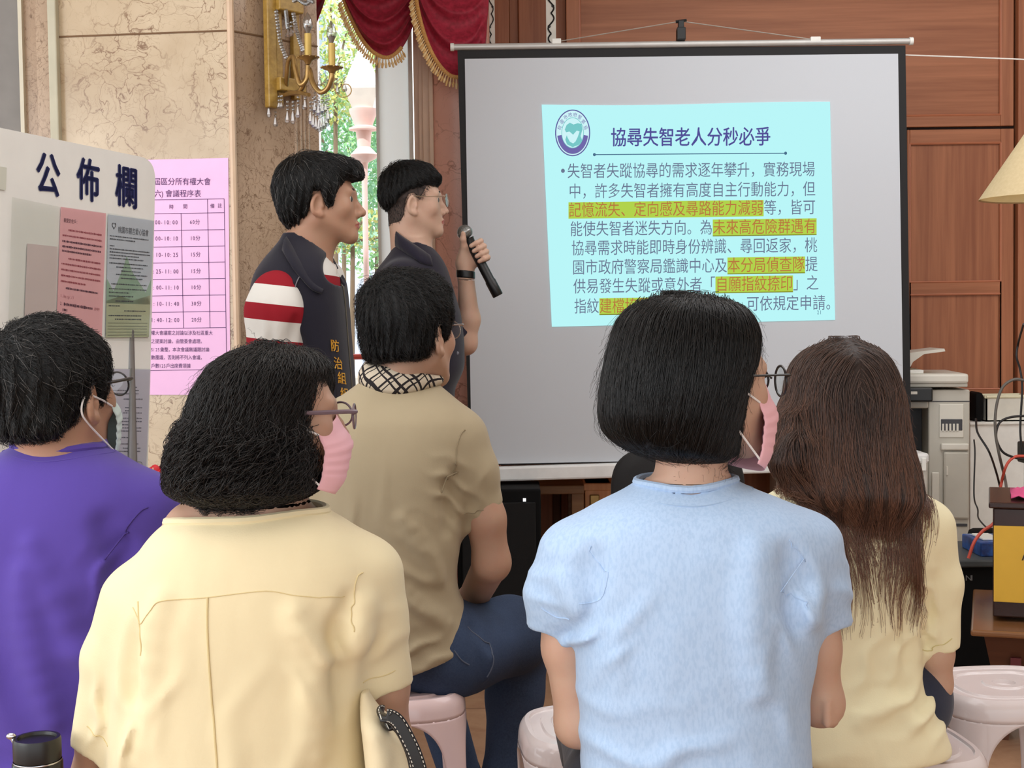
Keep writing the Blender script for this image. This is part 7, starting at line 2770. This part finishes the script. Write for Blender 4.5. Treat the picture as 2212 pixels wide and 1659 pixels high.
    for d, x0_, sg in ((-.17, 590, -1), (.18, 690, 1)):
        q = [at(x0_, 640, Y + d), at(x0_ - 8, 860, Y + d * 1.15), at(x0_ + 50, 1030, Y + d * 1.1)]
        S.u(f_chain(q, [.046, .038, .028], .02), .02)
        hand(S, q[2], (.25, 0, -1), (0, sg, 0), (1, 0, 0), 1.0, .35)
    zn = at(660, 545, Y)[2]; hc_ = np.array(M)[:3, 3]
    pick = lambda p: ((lambda q: ((q[:, 0] / .022) ** 2 + ((q[:, 2] + .0715) / .0105) ** 2 < 1) & (q[:, 1] > .088))(to_local(M, p))).astype(int)
    sdf_mesh('body', S, [((hc_[0] - .16, Y - .14, zn), (hc_[0] + .16, Y + .14, hc_[2] + .13), .0032), ((xs0, Y - .28, at(600, 1140, Y)[2]), (xs1, Y + .3, zn), .007)], [SK3, M_lips], root, pick)
    eyes_and_brows(M, root)
    stand_legs(root, floor_at(656, Y)[0], Y, .93)
    ln_ = [(-.12, -.085), (-.09, -.088), (-.06, -.07), (-.042, -.05), (-.036, -.012), (-.024, .022), (-.004, .024), (.006, -.01), (.014, -.026), (.03, -.022), (.036, .012), (.05, .034), (.066, .05), (.1, .052)]
    ex = [(f_ell((0, -.04, .045), (.078, .085, .075)), .03), (f_ell((0, .055, .083), (.062, .058, .034)), .03), (f_cone((-.04, .102, .066), (.045, .102, .066), .008, .008), .03), (f_ell((0, -.075, -.02), (.062, .04, .055)), .03)]
    short_hair(M, root, .016, HBG, (0, -.06, .11), 5500, ln=(.03, .05), line=ln_, extra=ex, seed=61, rad=.0006, lift=.004, flowx=(0, .25, -.1))


def stand_legs(root, fx, Y, zh, yaw=R(90)):
    T = Body()
    T.u(f_ell((fx, Y, zh), (.13, .165, .13)))
    for s_ in (-1, 1):
        T.u(f_chain([(fx, Y + s_ * .085, zh - .05), (fx + .015, Y + s_ * .1, .5), (fx - .005, Y + s_ * .11, .08)], [.088, .066, .052], .03), .04)
    sdf_mesh('trousers', T, [((fx - .22, Y - .25, .05), (fx + .22, Y + .25, zh + .1), .012)], clothes_dark('dark_navy_trousers', (32, 34, 48)), root)
    for s_ in (-1, 1): shoe('shoe', np.array([fx - .005, Y + s_ * .11, 0]), (1, 0, 0), root, M_blackm)


# ---------------------------------------------------------------- the speaker
def man_speaker():
    Y = 4.6
    root = person('young man in a black polo shirt and glasses, speaking beside the screen', floor_at(900, Y))
    M = head_frame(at(892, 436, Y), R(78), R(3), 0, (1.0, .98, 1.0))
    rows = [(520, 858, 918, .06, 0), (538, 848, 938, .08, 0), (558, 834, 955, .12, 0), (585, 812, 968, .16, 0), (620, 796, 978, .185, 0), (680, 787, 996, .19, 0), (740, 788, 1003, .185, 0), (795, 802, 1004, .18, 0), (822, 812, 992, .17, 0), (840, 816, 982, .165, 0), (870, 820, 982, .165, 0)]
    V = Body().u(f_loft(rows_px(Y, rows), 0, 2.3))
    # far arm raised with the microphone; near arm down at the side
    fa = [at(893, 604, Y + .14), at(955, 690, Y + .17), at(1000, 742, Y + .15)]
    V.u(Body().u(f_chain(fa, [.066, .064, .058], .03)).i(f_plane(fa[2] + (-.012, 0, .0), fa[2] - fa[1]), .004), .03)
    na = [at(868, 606, Y - .14), at(850, 680, Y - .19), at(848, 750, Y - .19)]
    V.u(Body().u(f_chain(na, [.066, .068, .064], .03)).i(f_plane(na[2], (0, 0, -1)), .004), .03)
    full = Body().u(V)
    c = at(892, 536, Y)
    V.s(f_cone(c + (.0, 0, -.02), c + (.01, 0, .2), .058, .085), .004)
    for f in ([(960, 640), (975, 700), (960, 760)], [(930, 650), (960, 720), (990, 760)], [(830, 600), (822, 660), (830, 720)]):
        fold(V, f, Y - .19, .014, .3, .03)
    Mv = cloth('polo_black', (36, 33, 46), vary=.04, wrinkle=.3)
    x0, x1 = at(765, 700, Y)[0], at(1030, 700, Y)[0]
    sdf_mesh('polo_shirt', V, [((x0, Y - .29, at(890, 880, Y)[2]), (x1, Y + .27, at(890, 510, Y)[2]), .006)], Mv, root)
    # polo collar
    P = np.zeros((20, 6, 3))
    top = spline([at(853, 496, Y + .03), at(855, 499, Y - .05), at(874, 513, Y - .082), at(900, 530, Y - .088), at(928, 549, Y - .07)], 20)
    bot = np.concatenate([[at(845, 524, Y + .03)], raycast(full, spline([at(848, 528, Y), at(868, 542, Y), at(890, 556, Y), at(912, 568, Y), at(936, 574, Y)], 19), .008)])
    for i in range(20):
        for j in range(6):
            w_ = j / 5
            P[i, j] = top[i] * (1 - w_) + bot[i] * w_ + np.array([0, -.012 * math.sin(math.pi * w_), .008 * math.sin(math.pi * w_)])
    m = MB(); m.grid(P); o = m.build('collar', Mv, root, smooth=True); o.modifiers.new('t', 'SOLIDIFY').thickness = .004
    P2 = np.zeros((8, 5, 3))
    t2 = spline([at(930, 536, Y + .05), at(940, 540, Y + .02), at(946, 552, Y - .01)], 8); b2 = spline([at(930, 566, Y + .05), at(946, 566, Y + .0), at(952, 558, Y - .02)], 8)
    for i in range(8):
        for j in range(5): P2[i, j] = t2[i] * (1 - j / 4) + b2[i] * (j / 4)
    m = MB(); m.grid(P2); o = m.build('collar', Mv, root, smooth=True); o.modifiers.new('t', 'SOLIDIFY').thickness = .004
    m = MB(); p = project(full, [at(985, 763, Y - .1)], .0)[0]; m.ball(p, (.006, .003, .006), 10); m.build('button', plain('button_grey', (110, 110, 120), .3), root)
    # body with the raised left hand
    S = Body()
    S.u(in_frame(head_body(True, .95, 1.0), M))
    S.u(f_cone(xf(M, [[0, -.028, -.06]])[0], at(888, 570, Y), .056, .064), .03)
    S.u(f_cone(xf(M, [[0, .01, -.085]])[0], at(905, 580, Y), .036, .05), .03)
    S.u(f_loft([(z, cx, cy, rx * .82, ry * .82) for z, cx, cy, rx, ry in rows_px(Y, rows)]), .02)
    el = at(1006, 742, Y + .15); wr = at(1006, 592, Y + .12)
    S.u(f_chain([fa[0], el], [.046, .038], .02), .02)
    S.u(f_chain([el, at(1013, 690, Y + .145), wr], [.036, .037, .0265], .02), .02)
    nq = [na[0], at(842, 780, Y - .21), at(880, 930, Y - .2)]
    S.u(f_chain(nq, [.046, .038, .027], .02), .02)
    hand(S, nq[2], (.3, 0, -1), (0, -1, 0), (1, 0, 0), 1.0, .35)
    # microphone axis
    Ym = Y + .10
    m0, m1 = at(1003, 500, Ym), at(1067, 622, Ym)
    ax = unit(m1 - m0); tow = np.array([0, -1.0, 0]); tow = unit(tow - ax * (tow @ ax)); pr = unit(np.cross(ax, tow))
    if pr[0] < 0: pr = -pr
    Hd = Body()
    hc0 = m0 + ax * .072
    # palm behind the handle, heel to the left
    for k, o_ in enumerate((-.026, -.009, .009, .027)):
        a0 = wr + np.array([(o_) * .5, 0, .03]); a1 = hc0 + ax * (.012 + o_) - tow * .021 + pr * .006
        Hd.u(f_cone(a0 - ax * .0, a1, .0155, .0135), .016)
    Hd.u(f_cone(wr + (0, 0, -.01), wr + (0, 0, .045), .026, .024), .02)
    Hd.u(f_cone(wr + np.array([-.012, -.004, .035]), hc0 - ax * .02 - pr * .016 - tow * .006, .018, .015), .016)
    for k, (o_, L) in enumerate(((-.027, 1.0), (-.007, 1.05), (.013, 1.0), (.032, .86))):
        b0 = hc0 + ax * (.010 + o_)
        pts = [b0 - tow * .020 + pr * .012, b0 - tow * .010 + pr * .032 * L, b0 + tow * .012 + pr * .034 * L, b0 + tow * .025 + pr * .017, b0 + tow * .0245 - pr * .002 * L]
        Hd.u(f_chain(pts, [.0105, .0098, .0092, .0086, .0075], .004), .004)
    tb0 = wr + np.array([-.016, -.010, .045])
    Hd.u(f_chain([tb0, hc0 - ax * .028 - pr * .024 + tow * .006, hc0 - ax * .050 - pr * .016 + tow * .018, hc0 - ax * .066 - pr * .006 + tow * .022], [.0155, .0125, .0105, .0085], .006), .010)
    S.u(Hd, .012)
    zn = at(890, 550, Y)[2]; hc_ = np.array(M)[:3, 3]
    pick = lambda p: ((lambda q: ((q[:, 0] / .022) ** 2 + ((q[:, 2] + .0715) / .0105) ** 2 < 1) & (q[:, 1] > .088))(to_local(M, p))).astype(int)
    xm = at(984, 600, Y)[0]
    zw = at(1000, 605, Y + .12)[2]
    sdf_mesh('body', S, [((hc_[0] - .16, Y - .14, zn), (hc_[0] + .155, Y + .14, hc_[2] + .13), .0034), ((x0, Y - .3, at(890, 1010, Y)[2]), (xm, Y + .3, zn), .007),
                         ((xm, Y - .1, at(890, 780, Y)[2]), (at(1060, 600, Y)[0], Y + .3, zw), .005), ((xm, Y - .05, zw), (at(1065, 560, Y)[0], Y + .22, at(1000, 490, Y)[2]), .0028)], [SK2, M_lips], root, pick)
    eyes_and_brows(M, root)
    # wrist band
    Bn = Body().u(f_cone(wr + (0, 0, -.014), wr + (0, 0, .012), .0318, .0318)).i(f_plane(wr + (0, 0, .012), (.12, 0, 1)), .002).i(f_plane(wr + (0, 0, -.014), (-.12, 0, -1)), .002)
    sdf_mesh('wristband', Bn, [(wr - .06, wr + .06, .003)], M_black, root)
    stand_legs(root, floor_at(900, Y)[0], Y, .93)
    # hair: full on top, clipped at the sides
    top = [(-.12, -.022), (-.09, -.02), (-.07, -.002), (-.045, .026), (0, .044), (.04, .05), (.062, .046), (.1, .042)]
    ex = [(f_ell((0, .0, .080), (.066, .090, .047)), .03), (f_cone((-.035, .079, .070), (.035, .079, .070), .006, .006), .03)]
    hb_ = head_body(True, .95, 1.0, False)
    nk_ = f_cone((0, -.028, -.06), to_local(M, at(888, 570, Y)), .056, .064)
    skn = lambda p: smin(hb_(p), nk_(p), .03) - .0022
    F = Body().u(skn).i(hairline([(-.12, -.074), (-.085, -.072), (-.055, -.066), (-.040, -.045), (-.034, .0), (-.022, .02), (-.004, .022), (.004, .012), (.01, .008), (.018, .010), (.024, .018), (.036, .036), (.048, .056), (.1, .07)]), .003)
    cl = sdf_mesh('clipped_hair', in_frame(F, M), [(hc_ - .13, hc_ + .14, .0035)], plain('clipped_hair', (66, 54, 49), .85, vary=.25, nscale=120), root)
    sv = local_verts(cl, M); r_ = np.random.default_rng(9)
    keep = r_.uniform(size=len(sv)) < np.clip((sv[:, 2] + .085) / .07, .08, 1)
    Fo = Body().u(skn)
    grow('stubble', Fo, M, cl, sv[keep], 5000, (.004, .008), HB, whorl_flow((0, -.055, .11), 1, .5), .0004, (.0, .001), jitter=.4, seg=4, seed=77, lift=.003)
    short_hair(M, root, .0085, HB, (0, -.055, .11), 5500, ln=(.03, .055), line=top, extra=ex, seed=71, rad=.0006, lift=.006, flowx=(0, .45, .1))
    spectacles(M, root, plain('frame_gold', (176, 160, 140), .25, .8), .0009, (.025, .021), y=.112, z=-.003, temple_r=.0013)
    # the microphone is a thing of its own
    mic = thing('microphone', 'black handheld microphone with grey mesh head, held by the young speaker', 'microphone', m1)
    Mx = frame(m0, pr, tow, -ax)
    m = MB(); m.lathe([(0, -.245), (.0165, -.245), (.0185, -.242), (.0185, -.19), (.0165, -.185), (.0165, -.05), (.019, -.032), (.0205, -.028), (0, -.028)], 24, Mx); m.build('handle', M_black, mic, smooth='auto')
    m = MB()
    a = np.linspace(-.7, math.pi / 2, 14)
    m.lathe([(0, -.028)] + [(.026 * math.cos(x), -.004 + .026 * math.sin(x)) for x in a], 28, Mx)
    t = NT('mic_mesh'); v = t.coord(); vo = t.n('ShaderNodeTexVoronoi'); t.l(v, vo.inputs['Vector']); vo.inputs['Scale'].default_value = 480
    t.principled(t.ramp(vo.outputs['Distance'], [(.1, lin((60, 60, 58))), (.6, lin((130, 130, 126)))]), .4, .6, .5, t.bump(vo.outputs['Distance'], .5, .001))
    m.build('mesh_head', t.m, mic, smooth='auto')
    m = MB(); m.lathe([(.0258, -.009), (.0272, -.007), (.0272, -.001), (.0258, .001)], 28, Mx); m.build('ring', plain('mic_ring', (150, 150, 148), .3, .7), mic, smooth='auto')


WHO = [woman_blue, woman_yellow, man_purple, man_beige, woman_long, man_vest, man_speaker]
for w_ in WHO:
    w_()

# ================================================================== THINGS BESIDE THE PEOPLE
# canvas bag with black straps beside the curly haired woman
Yt = 1.86
q = at(850, 1640, Yt)
bag = thing('canvas_bag', 'cream canvas bag with black stitched straps beside the curly haired woman', 'bag', (q[0], Yt + .03, .38))
Bg = Body()
Bg.u(f_loft(rows_px(Yt + .02, [(1500, 776, 792, .015, .02), (1530, 776, 812, .025, .01), (1560, 780, 850, .035, .0), (1590, 784, 884, .045, 0), (1640, 790, 900, .055, 0), (1700, 795, 905, .06, 0), (1800, 800, 905, .06, 0), (1840, 810, 895, .05, 0)]), 0, 2.6))
fold(Bg, [(800, 1545), (835, 1600), (850, 1660)], Yt - .04, .012, .35, .02)
fold(Bg, [(850, 1590), (862, 1640), (870, 1700)], Yt - .04, .014, .5, .02, True)
Bg.s(f_cone(at(845, 1560, Yt), at(888, 1585, Yt), .012, .012), .01)
sdf_mesh('bag_body', Bg, [((at(750, 1600, Yt)[0], Yt - .09, .30), (at(930, 1600, Yt)[0], Yt + .14, at(800, 1485, Yt)[2]), .005)], cloth('canvas', (222, 208, 174), wrinkle=.6, weave=300), bag)
M_strap = plain('strap_black', (20, 19, 20), .4); M_stitch = plain('white_thread', (206, 202, 190), .7)
for pts in ([(816, 1585), (822, 1556), (838, 1547), (860, 1560), (884, 1602), (900, 1640), (910, 1680), (915, 1740)], [(828, 1610), (834, 1580), (848, 1562), (866, 1572), (886, 1610), (898, 1650), (904, 1700), (908, 1750)]):
    off = 0 if pts[0][0] == 816 else .03
    c_ = spline([at(x, y, Yt - .075 + off) for x, y in pts], 60)
    c_[:16, 1] += np.linspace(.09, 0, 16)
    tn = np.gradient(c_, axis=0); tn /= np.linalg.norm(tn, axis=1)[:, None]
    sd_ = np.cross(tn, np.array([.25, -1.0, .35])); sd_ /= np.linalg.norm(sd_, axis=1)[:, None]
    nb_ = np.cross(sd_, tn)
    P = np.stack([c_ + sd_ * o_ for o_ in (-.0095, -.005, 0, .005, .0095)], 1)
    m = MB(); m.grid(P); sobj = m.build('strap', M_strap, bag, smooth=True); sobj.modifiers.new('t', 'SOLIDIFY').thickness = .003
    m = MB()
    for k in range(2, 57, 2):
        for o_ in (-.0072, .0072):
            a_ = c_[k] + sd_[k] * o_ + np.array([0, -.0022, .0012]); b_2 = c_[k + 1] + sd_[k + 1] * o_ + np.array([0, -.0022, .0012])
            m.tube([a_, b_2], .0007, 5)
    m.build('stitching', M_stitch, sobj)

# black flask on a stool at the lower left corner
Yf = 1.9
q = at(80, 1600, Yf)
zt_ = q[2]
zst = SEAT_Z
stn = thing('small_stand', 'narrow wooden stand carrying the black flask at the lower left corner', 'stand', (q[0] - .03, Yf, 0))
m = MB(); m.box((q[0] - .13, Yf - .08, zst - .02), (q[0] + .06, Yf + .08, zst), bev=.004); m.build('top', M_tblwood, stn)
for dx_ in (-.11, .04):
    for dy_ in (-.06, .06):
        m = MB(); m.box((q[0] + dx_ - .012, Yf + dy_ - .012, 0), (q[0] + dx_ + .012, Yf + dy_ + .012, zst - .02)); m.build('leg', M_tblwood, stn)
fl = thing('flask', 'black vacuum flask with screw lid at the lower left corner', 'flask', (q[0], Yf, zst))
s_ = Yf / 3000
ztop = at(80, 1592, Yf)[2]
m = MB(); m.lathe([(0, zst), (.032, zst), (.034, zst + .004), (.034, ztop - .035), (51 * s_ - .0006, ztop - .032), (0, ztop - .032)], 32, frame((q[0], Yf, 0), X_, Y_, Z_)); m.build('body', plain('flask_black', (14, 14, 15), .18), fl, smooth='auto')
m = MB(); m.lathe([(0, ztop - .031), (50 * s_, ztop - .031), (51 * s_, ztop - .028), (51 * s_, ztop - .004), (49 * s_, ztop), (42 * s_, ztop), (40 * s_, ztop - .004), (0, ztop - .004)], 32, frame((q[0], Yf, 0), X_, Y_, Z_)); m.build('lid', plain('flask_lid', (20, 20, 21), .35), fl, smooth='auto')
m = MB(); m.lathe([(51.5 * s_, ztop - .0335), (52 * s_, ztop - .0325), (51.5 * s_, ztop - .0315)], 32, frame((q[0], Yf, 0), X_, Y_, Z_)); m.build('ring', M_chrome, fl, smooth='auto')
p = at(27, 1588, Yf)
m = MB(); m.ball((p[0], Yf - .005, p[2]), (.007, .005, .005), 10); m.tube([(p[0], Yf - .005, p[2]), (q[0] - 46 * s_, Yf - .005, ztop - .006)], .0035, 8); m.build('loop', M_chrome, fl, smooth='auto')
